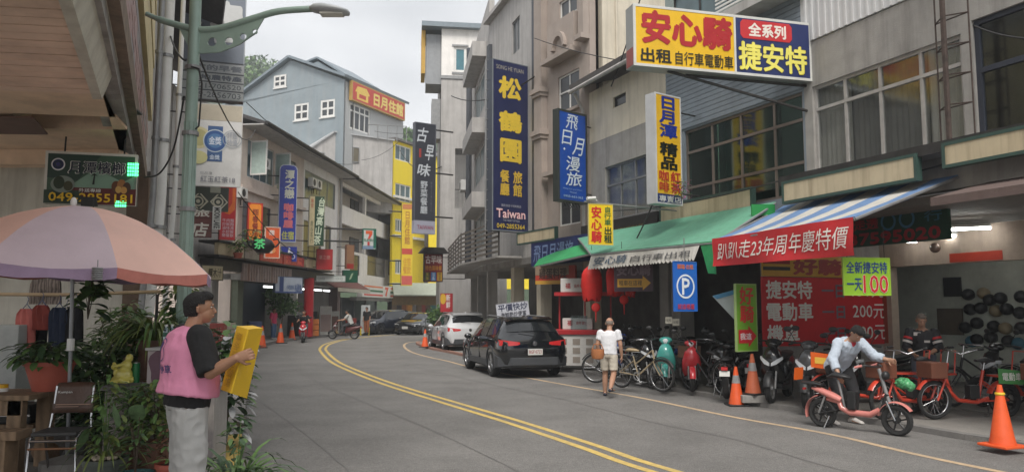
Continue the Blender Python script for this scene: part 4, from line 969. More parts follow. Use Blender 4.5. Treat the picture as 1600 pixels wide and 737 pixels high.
# ---------- betel nut sign
sg = sign('green picture sign with yellow phone number hung over the umbrella', (72,237,318,10.6), (215,10.9), (60,88,68),
  [('P',[(0,0),(.62,0),(.35,.55),(0,.5)],(38,62,52)), ('P',[(.3,.62),(.55,.3),(.85,.55),(1,.4),(1,.7),(.3,.72)],(120,150,130)),
   ('R',.3,.68,1,1,(92,30,30)), ('R',0,.74,.4,1,(40,60,45)),
   ('T','月潭檳榔',.24,.16,.88,.42,(215,215,205),.04), ('T','月潭檳榔',.25,.17,.87,.41,(22,30,50),.02),
   ('O',.14,.25,.075,.03,(215,215,215)), ('O',.14,.25,.06,.025,(35,40,80)), ('C',.14,.25,.025,(60,60,110)),
   ('C',.2,.63,.13,(120,130,120),.12), ('C',.16,.6,.06,(38,52,34),.09), ('C',.26,.66,.05,(60,60,34),.07),
   ('C',.78,.64,.05,(90,50,24),.08), ('C',.84,.62,.05,(150,100,50),.09), ('C',.9,.66,.045,(70,44,26),.08), ('C',.81,.7,.035,(190,150,80),.05), ('C',.87,.71,.035,(190,140,70),.05),
   ('P',[(.52,.62),(.535,.44),(.5,.46),(.54,.4),(.58,.46),(.55,.44),(.545,.62)],(25,32,25)),
   ('T','外送專線',.38,.7,.62,.77,(215,215,210),.01), ('T','049-2855181',.06,.79,.97,.96,(225,180,30),.03)], t=.12, rim=(205,200,190), sides=(60,60,60), cat='sign')
GLED = mat('green_led', (.1,1,.35), emit=1.2, bump=0)
w_, h_ = sg['_w'], sg['_h']
for a, b in ((.95,.38),(.83,.99)):
    mb = MB()
    for i in range(5):
        for j in range(4 if a > .9 else 2): x = (a-.5)*w_-.06+i*.03; z = h_*(1-b)-.03+j*.05; mb.bx(x,-.085,z,x+.02,-.075,z+.035)
    o = mb.build('led_matrix', GLED, sg); o['kind'] = 'stuff'
mb = MB(); mb.bx(-.1,-.12,-.03,.1,-.06,.1); mb.build('floodlight', BLACK, sg)
bars(sg, [((-.5*w_+.2,.06,h_),(-.5*w_+.2,.1,h_+.5)), ((.5*w_-.2,.06,h_),(.5*w_-.2,.1,h_+.5))], .012)
# ---------- street lamp
PG = mat('pale_green_metal', (.28,.38,.33), .45, .1, var=.1, scale=4, bump=.05, dirt=.25, dirtcol=(.12,.14,.12))
lp = at(287,480,9.3); r = thing('street_lamp', 'pale green street lamp with pierced fin plate and curved arms behind the umbrella', 'street lamp', (lp.x,9.3,.12))
mb = MB(); mb.cyl((0,0,0),(0,0,6.3), .078, 18, r2=.068); mb.build('pole', PG, r, smooth=50)
mb = MB()
for i in range(10):
    a = i*2*PI/10; mb.cyl((.077*math.cos(a),.077*math.sin(a),.2),(.072*math.cos(a),.072*math.sin(a),3.9), .009, 5)
mb.build('flutes', PG, r)['kind'] = 'stuff'
def lz(py): return at(300,py,9.3).z-.12
def lx(px): return at(px,40,9.3).x-at(291,40,9.3).x + .02
arc = [(lx(212),0,lz(22)),(lx(240),0,lz(33)),(lx(291),0,lz(46)),(lx(330),0,lz(44)),(lx(380),0,lz(29)),(lx(420),0,lz(18)),(lx(475),0,lz(14))]
arc = [tuple(v) for v in smooth_line([Vector(a) for a in arc], 5)]
mb = MB(); mb.tube(arc, [.03 if i < 4 else .042 for i in range(len(arc))], 10); mb.build('arm', PG, r, smooth=60)
# fin plate with round holes
pts = [(lx(262),lz(40)),(lx(284),lz(48)),(lx(300),lz(48)),(lx(345),lz(42)),(lx(385),lz(27)),(lx(400),lz(23)),(lx(385),lz(50)),(lx(360),lz(70)),(lx(330),lz(82)),(lx(300),lz(84)),(lx(284),lz(80))]
c_ = bpy.data.curves.new('fin', 'CURVE'); c_.dimensions = '2D'; c_.fill_mode = 'BOTH'; c_.extrude = .012
def spl(ps):
    s_ = c_.splines.new('POLY'); s_.points.add(len(ps)-1)
    for i, p in enumerate(ps): s_.points[i].co = (p[0], p[1], 0, 1)
    s_.use_cyclic_u = True
spl(pts)
for px, py, rr in ((317,66,.058),(343,65,.052),(365,58,.042),(383,50,.03)):
    x, z = lx(px), lz(py); spl([(x+rr*math.cos(t*PI/8), z+rr*math.sin(t*PI/8)) for t in range(16)])
oc = bpy.data.objects.new('fin', c_); COL.objects.link(oc); dg = bpy.context.evaluated_depsgraph_get(); me = bpy.data.meshes.new_from_object(oc.evaluated_get(dg)); bpy.data.objects.remove(oc)
me.materials.clear(); me.materials.append(PG); me.transform(Matrix.Rotation(PI/2, 4, 'X')); o = bpy.data.objects.new('fin_plate', me); COL.objects.link(o); o.parent = r
# lamp head
hx, hz_ = lx(475), lz(14)
mb = MB(); mb.tube([(hx-.06,0,hz_),(hx,0,hz_+.005),(hx+.1,0,hz_),(hx+.3,0,hz_-.03),(hx+.42,0,hz_-.05),(hx+.44,0,hz_-.055)], [(.03,.04),(.055,.09),(.065,.12),(.05,.13),(.03,.09),(.01,.03)], 14, side=(0,0,1)); mb.build('lamp_head', mat('lamp_head_grey', (.42,.44,.45), .4), r, smooth=60)
mb = MB(); mb.bx(hx+.08,-.07,hz_-.085,hx+.36,.07,hz_-.06); mb.build('lens', mat('lamp_lens', (.6,.6,.55), .2), r)
for z in (lz(110), lz(212), lz(330)):
    mb = MB(); mb.cyl((0,0,z),(0,0,z+.05), .098, 14); mb.build('band', GREYM, r)
mb = MB(); mb.tube([(.02,-.1,lz(108)),(.12,-.12,lz(112)),(.16,-.1,lz(135)),(.14,-.1,lz(200)),(.1,-.1,lz(205))], .012, 6); mb.build('cable_loop', CABLE, r, smooth=60)
# hanging cable from lamp to pipe
def cable(label, pts, r_=.012, parent=None, sag=0):
    P = smooth_line([Vector(p) for p in pts], 8) if len(pts) > 2 else [Vector(pts[0]).lerp(Vector(pts[1]), t/12) - Vector((0,0,sag*4*(t/12)*(1-t/12))) for t in range(13)]
    mb = MB(); mb.tube(P, r_, 5); o = mb.build('cable', CABLE, smooth=80); tag(o, label, 'cable', 'cables strung over the street'); return o
cable('black cable drooping from the lamp post to the facade left of it', [at(288,150,9.3), at(272,230,9.6), at(250,270,10), at(226,277,10.4)])
# ================= signs
def facearm(sg, side, L, zs=(.12,.88), r_=.02):
    w, h = sg['_w'], sg['_h']; x = w/2*side
    bars(sg, [((x,0,h*k),(x+side*L,0,h*k)) for k in zs], r_)
NAVYC = (32,40,78)
# big yellow / blue bicycle rental sign
B1 = at(975,60,13.7); 
sg = sign('large yellow sign with red characters and a navy right part, hung over the street', (984,11,106,13.75), (1258,14.75), (228,182,32),
 [('R',.553,.0,1,1,(38,50,98)),
  ('T','安心騎',.04,.07,.54,.63,(170,35,40),.05), ('T','出租',.035,.70,.2,.93,(30,28,20),.03), ('T','自行車電動車',.22,.71,.54,.93,(45,42,25),.012),
  ('P',[(.6,.06),(.87,.06),(.885,.12),(.885,.32),(.87,.38),(.6,.38),(.585,.32),(.585,.12)],(195,50,55)), ('T','全系列',.63,.1,.85,.34,(235,225,215),.04),
  ('T','捷安特',.57,.43,.97,.92,(230,215,70),.03), ('T','捷安特',.575,.44,.965,.91,(236,226,110),.022)], t=.34, rim=(205,205,200), sides=(150,152,150), rimw=.045)
w, h = sg['_w'], sg['_h']
mb = MB(); mb.bx(.553*w-.5*w-.02,-.182,0,.553*w-.5*w+.02,-.17,h); mb.build('divider', paint((205,205,200)), sg)
mb = MB(); mb.quad((-w/2-.006,-.15,.02),(-w/2-.006,.15,.02),(-w/2-.006,.15,.35),(-w/2-.006,-.15,.35)); mb.build('red_end_panel', paint((150,60,50)), sg)
bars(sg, [((-.3*w,0,0),(w/2,0,-.55)), ((-.2*w,0,-.05),(w/2+.3,0,-.05)), ((-.1*w,.1,h),(w/2+.4,.1,h+.02))], .03)
# souvenir sign (yellow)
sg = sign('tall yellow sign with blue, black and red characters beside the brown framed windows', (1017,146,318,17.0), (1057,17.5), (228,180,40),
 [('R',0,.91,1,1,(30,50,110)), ('T','日\n月\n潭',.14,.02,.84,.40,(30,50,140),.04), ('T','精\n品',.14,.44,.84,.69,(25,30,22),.04), ('T','紅\n茶',.54,.70,.94,.895,(180,60,40),.03), ('T','咖\n啡',.1,.70,.48,.895,(180,60,40),.03), ('T','專賣店',.08,.925,.94,.985,(215,215,215),.02)], t=.3, rim=(200,200,200), sides=(185,187,190))
facearm(sg, 1, .8)
# blue hotel sign
sg = sign('bright blue vertical sign with white brush characters in a dark frame', (868,170,314,21.6), (913,22.4), (20,72,160),
 [('T','飛',.28,.04,.68,.2,(205,215,225),.01,.15), ('T','日',.14,.22,.46,.38,(205,215,225),.01,.15), ('T','月',.52,.28,.86,.48,(205,215,225),.01,.25), ('C',.2,.43,.03,(205,215,225)), ('T','漫',.26,.5,.74,.66,(205,215,225),.01,.1), ('T','旅',.26,.67,.8,.82,(205,215,225),.01,.15), ('T','Flying Sun and Moon',.15,.85,.8,.868,(150,175,205),0), ('T','Hotel',.38,.88,.6,.9,(150,175,205),0), ('T','0905-663-363',.16,.925,.82,.95,(160,185,210),.01)],
 t=.22, rim=(52,56,52), sides=(45,50,46), rimw=.06)
facearm(sg, 1, .8)
w, h = sg['_w'], sg['_h']
mb = MB()
for i in range(6):
    a = i*1.05; mb.tube([(-.3+.12*i,-.02,0),(-.3+.12*i+.08,-.02,-.12),(-.3+.12*i-.02,-.02,-.2)], .012, 5)
mb.build('scroll_ironwork', IRON, sg)
# tall navy sign
sg = sign('tallest navy vertical sign with gold characters, a pink place name and phone number', (765,93,360,25.8), (821,26.7), (36,42,80),
 [('T','SONG HE YUAN',.1,.03,.86,.055,(170,165,150),.0), ('T','松',.16,.09,.8,.225,(222,190,60),.045), ('T','鶴',.16,.295,.82,.42,(222,190,60),.045), ('T','園',.2,.46,.8,.60,(222,190,60),.045),
  ('T','旅\n館',.56,.645,.82,.795,(205,170,60),.03), ('T','餐\n廳',.2,.645,.46,.795,(205,170,60),.03), ('T','國民旅遊卡特約商店',.24,.845,.78,.86,(170,170,180),0), ('T','Taiwan',.1,.872,.9,.925,(225,120,125),.05), ('T','Taiwan',.1,.872,.9,.925,(235,205,205),.015), ('T','THE HEART OF ASIA',.28,.932,.74,.944,(170,170,180),0), ('T','049-2855364',.11,.957,.88,.985,(215,185,60),.02)],
 t=.35, rim=(120,125,130), sides=(70,75,85), rimw=.03)
w, h = sg['_w'], sg['_h']
mb = MB()
for s_ in (-1, 1):
    x = s_*(w/2+.1); mb.cyl((x,.1,0),(x,.1,h), .025, 5)
    for i in range(18): mb.cyl((s_*w/2,.1,h*i/17),(x+.0,.1,h*i/17), .015, 4)
o = mb.build('side_ladder_frame', GREYM, sg); facearm(sg, 1, 1.2, (.1,.5,.9), .04)
# old taste restaurant banner
sg = sign('charcoal vertical restaurant sign with white characters and a pale lower panel', (646,191,344,36.0), (679,36.6), (58,60,68),
 [('T','古',.1,.05,.6,.2,(200,205,210),.02,.2), ('T','早',.5,.22,.9,.38,(200,205,210),.02,.15), ('T','味',.15,.42,.75,.55,(200,205,210),.02,.2), ('R',.2,.27,.3,.36,(160,60,55)),
  ('T','野\n菜\n餐\n廳',.28,.60,.62,.93,(190,195,200),.02), ('T','N\nO\nS\nT\nA\nL\nG\nI\nC',.76,.6,.82,.9,(130,132,138),0)], t=.25, rim=(95,98,105), sides=(80,82,90))
w = sg['_w']; h = sg['_h']; mb = MB(); mb.bx(-w/2,-.13,-.62,w/2,.12,-.01); mb.build('lower_panel', paint((165,165,180)), sg)
mb = MB(); put_text(mb, 'TAIWAN', -.36*w, -.42, .4*w, -.22, -.135, .02); mb.build('lettering', paint((150,70,90)), sg)
facearm(sg, 1, 1.0, (.05,.5,.95), .04)
sg = sign('small dark roofed sign with red, blue and yellow dish panels left of the slatted railing', (662,396,440,38.0), (691,38.3), (120,35,38),
 [('T','古早味',.06,.06,.94,.36,(215,205,200),.03), ('T','特色風味餐',.06,.42,.94,.6,(190,130,50),.02), ('R',.04,.66,.3,.96,(60,75,50)), ('R',.36,.66,.64,.96,(60,110,160)), ('R',.7,.66,.96,.96,(190,150,50)), ('T','風\n味',.1,.68,.24,.94,(190,160,60),0), ('T','活\n魚',.43,.68,.57,.94,(220,220,225),0), ('T','野\n菜',.76,.68,.9,.94,(60,50,30),0)], t=.25, rim=(40,38,36), sides=(40,38,36))
w, h = sg['_w'], sg['_h']; mb = MB(); mb.prism([(-w/2-.25,h+.02),(w/2+.25,h+.02),(w/2,h+.3),(-w/2,h+.3)], -.35, .3); mb.build('roof_cap', IRON, sg); facearm(sg, 1, 1.2)
# red and yellow market banner below it
sg = sign('red and pink fresh seafood banner standing by the white car', (688,458,487,36.5), (707,36.7), (185,60,66),
 [('C',.2,.3,.25,(215,170,60),.25), ('T','新\n鮮',.45,.05,.8,.8,(230,215,210),.03)], t=.08, rim=(150,60,60), rimw=.01, name='banner', cat='banner')
w, h = sg['_w'], sg['_h']; bars(sg, [((0,.02,-1.1),(0,.02,0))], .03); mb = MB(); mb.bx(-.3,-.2,-1.3,.3,.2,-1.1); mb.build('base', CONC, sg)
# yellow vertical hotel banner (left of gap)
sg = sign('long thin yellow hotel banner with red and gold characters in front of the yellow building', (627,318,446,58), (644,58.3), (222,190,50),
 [('R',0,0,1,.07,(190,120,70)), ('T','日\n月\n住\n館',.25,.1,.75,.5,(170,110,50),.02), ('R',.02,.55,.98,.62,(190,70,60)), ('T','住宿\n餐飲',.15,.66,.85,.86,(205,150,50),.02), ('R',.02,.88,.98,.99,(195,90,80))], t=.3, rim=(215,190,60), sides=(180,150,50), rimw=.04)
facearm(sg, -1, 1.0, (.02,.3,.6,.9), .05)
# hotel roof sign on blue building's flank
zt_, zb_ = fs.uz(545,126), fs.uz(545,162)
p0 = fs.pt(fs.uz(544,140)[0], 0, .25); p1 = fs.pt(fs.uz(627,175)[0], 0, .25); zt_, zb_ = fs.uz(546,127)[1], fs.uz(546,158)[1]
d_ = p1-p0; r = thing('shop_sign', 'long red hotel sign with gold characters high on the flank of the blue grey building', 'sign', ((p0.x+p1.x)/2,(p0.y+p1.y)/2,zb_), math.atan2(d_.y,d_.x)); w = d_.length; h = zt_-zb_
mb = MB(); mb.bx(-w/2,-.15,0,w/2,.15,h); mb.build('sign_box', paint((175,140,70)), r)
mb = MB(); mb.quad((-w/2+.1,-.152,.1),(w/2-.1,-.152,.1),(w/2-.1,-.152,h-.1),(-w/2+.1,-.152,h-.1)); mb.build('face_panel', paint((188,62,46)), r)
face_items(r, w, h, -.153, [('T','日月住館',.38,.15,.96,.85,(225,200,110),.05), ('P',[(.05,.5),(.09,.2),(.25,.15),(.31,.45),(.28,.5),(.28,.85),(.08,.85),(.08,.5)],(225,190,90)), ('R',.12,.55,.24,.75,(188,62,46))])
# convenience store hanging sign
sg = sign('square convenience store hanging sign with an orange and red 7 on a green edged panel', (566,357,389,46.5), (587,46.8), (196,200,196),
 [('R',0,0,1,.07,(30,100,80)), ('R',.0,0,.08,.8,(30,100,80)), ('R',.8,0,1,.95,(30,100,80)), ('R',.22,.1,.72,.26,(215,95,50)), ('P',[(.5,.26),(.72,.26),(.52,.5),(.38,.5)],(215,70,50)), ('T','ELEVEN',.12,.5,.78,.62,(40,110,80),.04), ('R',.36,.64,.52,.82,(195,60,60)), ('R',0,.84,.8,1,(120,140,165))], t=.25, rim=(60,110,90), sides=(30,90,70), rimw=.02)
facearm(sg, -1, 2.3, (.35,.95), .05)
# signs of the left row, far to near
def lsign(label, e0, w_px, face, items, **k): return sign(label, e0, (e0[0]+w_px, e0[3]+.35), face, items, **k)
sg = lsign('green and cream vertical tea sign with white brush characters', (482,306,384,42.5), 24, (196,180,140), [('R',.36,0,1,1,(30,66,44)), ('T','台\n灣\n高\n山\n茶',.46,.03,.92,.97,(205,215,190),.03,.1), ('T','鹿\n谷\n茶\n行',.1,.5,.28,.95,(70,90,60),0), ('T','專\n營',.1,.06,.28,.24,(180,90,60),0)], t=.3, rim=(120,120,100), sides=(190,188,180)); facearm(sg, -1, 1, (.1,.4,.7,.95), .03)
sg = lsign('plain red square sign with faded characters hung under the tea sign', (494,389,421,43.5), 25, (170,38,38), [('T','潭之戀',.12,.3,.85,.5,(190,140,130),.01)], t=.3, rim=(150,45,45), sides=(120,40,40)); facearm(sg, -1, .8)
sg = lsign('thin brown and red vertical sign next to the green hanging box', (540,382,420,46), 12, (150,112,84), [('R',0,.78,1,1,(160,50,42))], t=.2, rim=(130,95,75)); facearm(sg, -1, .6)
sg = lsign('green hanging box sign with a pale leaf stroke over the maroon awning', (535,422,441,46), 23, (25,80,58), [('P',[(.4,.8),(.55,.3),(.7,.2),(.55,.7)],(150,170,140))], t=.4, rim=(30,70,55)); facearm(sg, -1, .6)
sg = lsign('long white strip sign with small blue letters above the maroon awning', (494,430,440,44), 46, (190,195,190), [('T','COFFEE',.05,.3,.3,.7,(110,125,120),0),('T','TEA ICE',.65,.3,.9,.7,(110,125,120),0)], t=.2, rim=(120,130,125))
rp = [(0.0,.06),(.06,.025),(.2,.005),(.5,0),(.8,.005),(.94,.025),(1,.06),(1,1),(0,1)]
sg = lsign('round topped royal blue sign with cream and pink characters', (435,257,378,40), 28, (35,52,150), [('T','潭\n之\n戀',.3,.07,.85,.44,(205,205,190),.04), ('T','SUN MOON LAKE',.04,.3,.2,.33,(80,110,190),0), ('T','咖\n啡\n屋',.26,.5,.84,.82,(215,110,120),.05), ('T','住宿',.2,.86,.88,.97,(190,190,90),.03)], t=.4, rim=(150,155,190), sides=(190,195,205), poly=rp); facearm(sg, -1, 1, (.1,.35,.6,.85), .03)
sg = lsign('square blue sign with a white cyclist symbol just under the round topped sign', (439,385,408,40), 24, (35,50,140), [('O',.25,.68,.15,.04,(215,215,220)), ('O',.75,.68,.15,.04,(215,215,220)), ('C',.5,.15,.07,(225,225,225)), ('P',[(.45,.22),(.57,.24),(.5,.5),(.62,.68),(.54,.7),(.4,.52)],(225,225,225)), ('P',[(.5,.26),(.74,.42),(.72,.46),(.48,.34)],(225,225,225)), ('P',[(.25,.66),(.42,.5),(.48,.54),(.28,.7)],(200,200,210))], t=.2, rim=(60,70,150), rimw=.02); facearm(sg, -1, .6)
sg = lsign('orange vertical sign with red border and dark red characters, air conditioner above', (386,317,375,36.5), 23, (200,50,38), [('P',[(.1,.07),(.2,.03),(.8,.03),(.9,.07),(.9,.97),(.1,.97)],(228,140,44)), ('T','翔\n春\n餐\n館',.3,.16,.72,.9,(140,48,30),.03)], t=.3, rim=(190,60,45), sides=(150,55,45)); facearm(sg, -1, .8)
sg = lsign('orange red picture menu sign behind the teapot', (413,354,403,36.0), 24, (214,92,44), [('C',.4,.2,.18,(225,130,120),.1), ('T','翔',.28,.1,.6,.28,(225,215,205),.03), ('C',.5,.75,.22,(225,150,90),.14), ('C',.42,.8,.1,(225,200,180),.08), ('C',.2,.5,.12,(190,50,35),.1)], t=.2, rim=(215,190,175), rimw=.04); facearm(sg, -1, .8)
# teapot
tp = at(411,390,33.5); r = thing('teapot_sign', 'black teapot shaped sign with a green character standing on the ledge', 'sign', tp); r.scale = (.72,.72,.72)
mb = MB(); mb.lathe([(.02,0),(.35,.0),(.62,.25),(.68,.5),(.5,.78),(.2,.9),(.02,.92)], 22, (0,0,-.2)); mb.ell((0,0,.78),(.1,.1,.1)); mb.build('pot', BLACK, r, smooth=50)
mb = MB(); mb.tube([(-.5,0,.1),(-.85,0,.3),(-1.0,0,.62)], [.12,.08,.05], 8); mb.build('spout', BLACK, r, smooth=50)
mb = MB(); mb.tube([(.55+.02,0,.15),(.8,0,.2),(.98,0,.42),(.9,0,.66),(.6,0,.62)], .055, 8); mb.build('handle', BLACK, r, smooth=50)
mb = MB(); put_text(mb, '茶', -.34,.0,.34,.62,-.66,.03); mb.build('lettering', mat('green_neon', (.08,.45,.15), .5, emit=.25, bump=0), r)
# red menu banner, brown lodging sign, dark pattern sign, white poster, grey hotel phone board
sg = lsign('red vertical menu sign with orange top and rows of small white characters', (343,292,374,31.0), 24, (196,42,50), [('P',[(.1,0),(.95,0),(.95,.42),(.6,.52),(.3,.5),(.1,.35)],(220,110,40)), ('P',[(.3,.0),(.75,.0),(.75,.3),(.5,.42),(.3,.3)],(200,60,40)), ('T','牛肉麵\n炒飯麵\n滷味湯\n水餃飯\n簡餐飲',.14,.6,.9,.95,(225,190,195),.01)], t=.25, rim=(190,60,55), sides=(160,50,50)); facearm(sg, -1, .9)
sg = sign('dark olive sign with two cream diamond patterns', (292,291,328,26), (357,26.5), (62,66,58), [('O',.27,.62,.13,.035,(190,185,165)), ('C',.27,.62,.05,(190,185,165)), ('O',.75,.62,.13,.035,(190,185,165)), ('C',.75,.62,.05,(190,185,165)), ('P',[(.08,.62),(.25,.3),(.29,.3),(.12,.62),(.29,.94),(.25,.94)],(190,185,165)), ('P',[(.46,.62),(.3,.3),(.34,.3),(.52,.62),(.34,.94),(.3,.94)],(190,185,165)), ('P',[(.55,.62),(.72,.3),(.76,.3),(.6,.62),(.76,.94),(.72,.94)],(190,185,165)), ('P',[(.95,.62),(.78,.3),(.82,.3),(.99,.62),(.82,.94),(.78,.94)],(190,185,165)), ('R',.55,0,.8,.24,(150,150,135))], t=.25, rim=(75,78,70)); facearm(sg, -1, .6)
sg = sign('maroon lodging sign of four boards with cut white characters and a white strip', (292,330,370,25), (331,25.3), (104,52,44), [('R',0,.24,1,.26,(60,30,26)), ('R',0,.49,1,.51,(60,30,26)), ('R',0,.74,1,.76,(60,30,26)), ('T','旅',.2,-.08,.9,.2,(210,205,195),.03), ('T','店',.2,.42,.85,.98,(215,210,200),.03,.15)], t=.2, rim=(90,48,42)); facearm(sg, -1, .6)
sg = sign('narrow white strip with the vertical words MOON LAKE beside the maroon lodging sign', (332,323,358,25.2), (345,25.3), (205,205,200), [], t=.15, rim=(195,195,190)); w, h = sg['_w'], sg['_h']
mb = MB(); vs, fs_ = textmesh('MOON LAKE', .03); mb.add([(-.09+.19*y, -.08, h*(.96-.92*x)) for x, y in vs], fs_); mb.build('lettering', paint((40,40,40)), sg)
sg = sign('weathered white tea poster with gold, blue and white award seals', (288,160,289,22.5), (378,23), (205,203,200),
 [('R',0,0,1,.2,(178,168,150)), ('C',.25,.42,.2,(205,195,150),.33), ('C',.25,.42,.15,(180,172,120),.25), ('R',.4,.27,.66,.7,(60,90,135)), ('C',.53,.45,.21,(190,200,205),.35), ('C',.53,.45,.19,(50,85,140),.32), ('C',.53,.45,.14,(80,120,165),.22), ('T','金獎',.42,.4,.64,.5,(215,220,230),.02), ('T','金獎',.44,.62,.62,.68,(200,210,225),.02), ('O',.83,.42,.17,.012,(160,165,170)), ('O',.83,.42,.13,.01,(160,165,170)), ('T','評鑑\n特優',.74,.34,.92,.5,(150,155,165),0),
  ('C',.25,.66,.16,(200,195,140),.2), ('T','日月潭',.3,.83,.5,.86,(120,120,125),0), ('T','紅玉紅茶18',.3,.88,.9,.955,(120,120,128),.01)], t=.1, rim=(190,188,184), rimw=.02); facearm(sg, -1, .8)
sg = sign('large grey board of stacked strips with a giant lodging character and phone numbers', (286,-20,154,24), (383,24.6), (112,118,128),
 [('T','宿',.42,.1,.95,.5,(196,196,194),.06), ('R',0,.66,1,.675,(60,62,66)), ('T','B\nB\n&\nB',.2,.02,.3,.5,(196,196,194),.04), ('R',.0,.675,1,.76,(150,152,152)), ('T','家的早餐',.2,.69,.97,.745,(100,104,110),.04), ('R',0,.77,1,.84,(158,160,158)), ('T','在地農特產',.14,.78,.97,.83,(82,86,94),.04), ('R',0,.85,1,.915,(158,160,158)), ('T','0921-706520',.12,.86,.96,.905,(90,94,98),.02), ('R',0,.925,1,.995,(158,160,158)), ('T','049-2856703',.12,.935,.96,.985,(90,94,98),.02), ('R',0,.84,1,.85,(70,72,76)), ('R',0,.76,1,.77,(70,72,76)), ('R',0,.915,1,.925,(70,72,76))], t=.4, rim=(150,155,160), sides=(90,95,100)); facearm(sg, -1, 1)
# cream juice sign under the ledge, blue poster sign over the shops
sg = sign('cream ground floor sign with black brush characters right of the lamp post', (312,413,437,30), (346,31), (172,160,130), [('T','粿木汁',.3,.2,.92,.8,(40,36,28),.01,.1)], t=.2, rim=(70,64,54))
sg = sign('white and blue stall sign printed with small blue characters under the lightboxes', (428,431,457,38.5), (471,40.5), (170,178,190), [('R',.15,.0,.3,1,(50,70,120)), ('T','小吃飲料',.4,.48,.68,.8,(60,90,140),.01), ('T','冰品熱食',.7,.4,.95,.9,(50,80,135),.02), ('R',0,.9,1,1,(60,80,130))], t=.15, rim=(80,95,120))
# ---------- right side signs and banners
sg = sign('small yellow hanging flag with red and green characters above the green awning', (919,318,382,17.3), (957,17.5), (238,200,30), [('T','安\n心\n騎',.1,.06,.54,.95,(200,40,40),.04), ('T','自\n行\n車',.64,.06,.92,.52,(40,110,60),.015), ('T','出\n租',.62,.55,.95,.95,(25,60,40),.03)], t=.05, rim=(205,190,120), rimw=.012, name='hanging_flag'); w, h = sg['_w'], sg['_h']
bars(sg, [((-.4,0,h+.04),(2.2,.1,h-.06)), ((-.25,0,h),(-.25,0,h+.05)), ((.2,0,h),(.2,0,h+.05))], .02, GREYM)
r = thing('security_camera', 'small white security camera on the pipe above the yellow flag', 'camera', at(925,311,17.3)); mb = MB(); mb.cyl((-.12,-.06,0),(.08,.04,.03), .04, 10); mb.build('housing', WHITEP, r, smooth=50); mb = MB(); mb.cyl((.05,.03,.02),(.12,.05,-.03), .015, 6); mb.build('bracket', WHITEP, r)
sg = sign('blue parking flag with a large white circled P and orange characters', (1052,408,486,14.3), (1088,14.6), (38,102,190), [('T','腳踏·出租',.16,.05,.86,.15,(215,120,60),.02), ('O',.5,.5,.39,.06,(225,232,240)), ('T','P',.34,.33,.68,.67,(230,235,240),.03), ('T','就這裡還',.14,.85,.86,.96,(190,60,80),.02)], t=.03, rim=(38,102,190), rimw=.008, name='hanging_flag')
w, h = sg['_w'], sg['_h']; bars(sg, [((-w/2,0,h),(w/2,0,h)), ((0,0,h),(0,0,h+.45))], .01, GREYM)
sg = sign('tall green board with red characters and a red arrow leaning at the pillar', (1149,443,549,13.9), (1181,14.2), (112,165,48), [('T','好\n騎',.16,.04,.86,.58,(205,50,50),.03), ('P',[(.08,.68),(.55,.68),(.55,.62),(.95,.78),(.55,.94),(.55,.88),(.08,.88)],(195,35,45)), ('T','我這',.14,.73,.7,.83,(230,220,220),.02)], t=.05, rim=(150,175,110), rimw=.015, name='green_board')
sg = sign('lime board reading 100 in big red digits, hanging below the red banner', (1317,402,461,11.8), (1390,12.0), (150,196,50), [('T','全新捷安特',.06,.1,.94,.42,(35,60,130),.02), ('T','一天',.06,.55,.38,.88,(35,60,130),.02), ('T','100',.4,.45,.95,.95,(235,215,205),.06), ('T','100',.41,.46,.94,.94,(205,40,50),.02)], t=.03, rim=(160,196,70), rimw=.01, name='price_board')
w, h = sg['_w'], sg['_h']; bars(sg, [((-w*.4,0,h),(-w*.4,0,h+.5)), ((w*.4,0,h),(w*.4,0,h+.5))], .005)
# price poster on the party wall, with yellow heading
Pm = [pw.uz(1187,432), pw.uz(1385,434)]; u0_, u1_ = min(Pm[0][0],Pm[1][0]), max(Pm[0][0],Pm[1][0])
zt_ = Pm[0][1]; zb_ = pw.uz(1190,541)[1]; zh = pw.uz(1187,402)[1]+.04
c_ = pw.pt((u0_+u1_)/2, zb_, .02); r = thing('price_poster', 'large red rental price poster with white characters on the party wall', 'poster', c_, math.atan2(pw.d.y,pw.d.x)); w = u1_-u0_; h = zt_-zb_
mb = MB(); mb.bx(-w/2,-.02,0,w/2,-.0,h); mb.build('sheet', paint((196,28,38)), r)
WC = (225,222,215); face_items(r, w, h, -.022, [('T','捷安特',.03,.05,.38,.32,WC,.03), ('T','電動車',.03,.37,.38,.64,WC,.03), ('T','機車',.03,.69,.27,.96,WC,.03), ('T','一日',.45,.1,.63,.3,(110,110,120),.03), ('T','一日',.45,.42,.63,.61,(110,110,120),.03), ('T','一日',.45,.74,.63,.93,(110,110,120),.03), ('T','150元',.69,.08,.96,.29,WC,.01), ('T','200元',.69,.39,.96,.61,WC,.01), ('T','300元',.69,.71,.96,.93,WC,.01)])
r = thing('shop_sign', 'yellow shop name sign with red characters above the red price poster', 'sign', pw.pt((u0_+u1_)/2, zt_+.01, .05), math.atan2(pw.d.y,pw.d.x))
hh = zh-zt_; mb = MB(); mb.bx(-w/2,-.05,0,w/2,0,hh); mb.build('sign_box', paint((196,150,40)), r); face_items(r, w, hh, -.052, [('T','好騎車行',.22,.12,.98,.92,(150,40,36),.05), ('R',.0,.55,.2,.72,(35,32,28)), ('R',.0,.25,.2,.42,(150,40,36))])
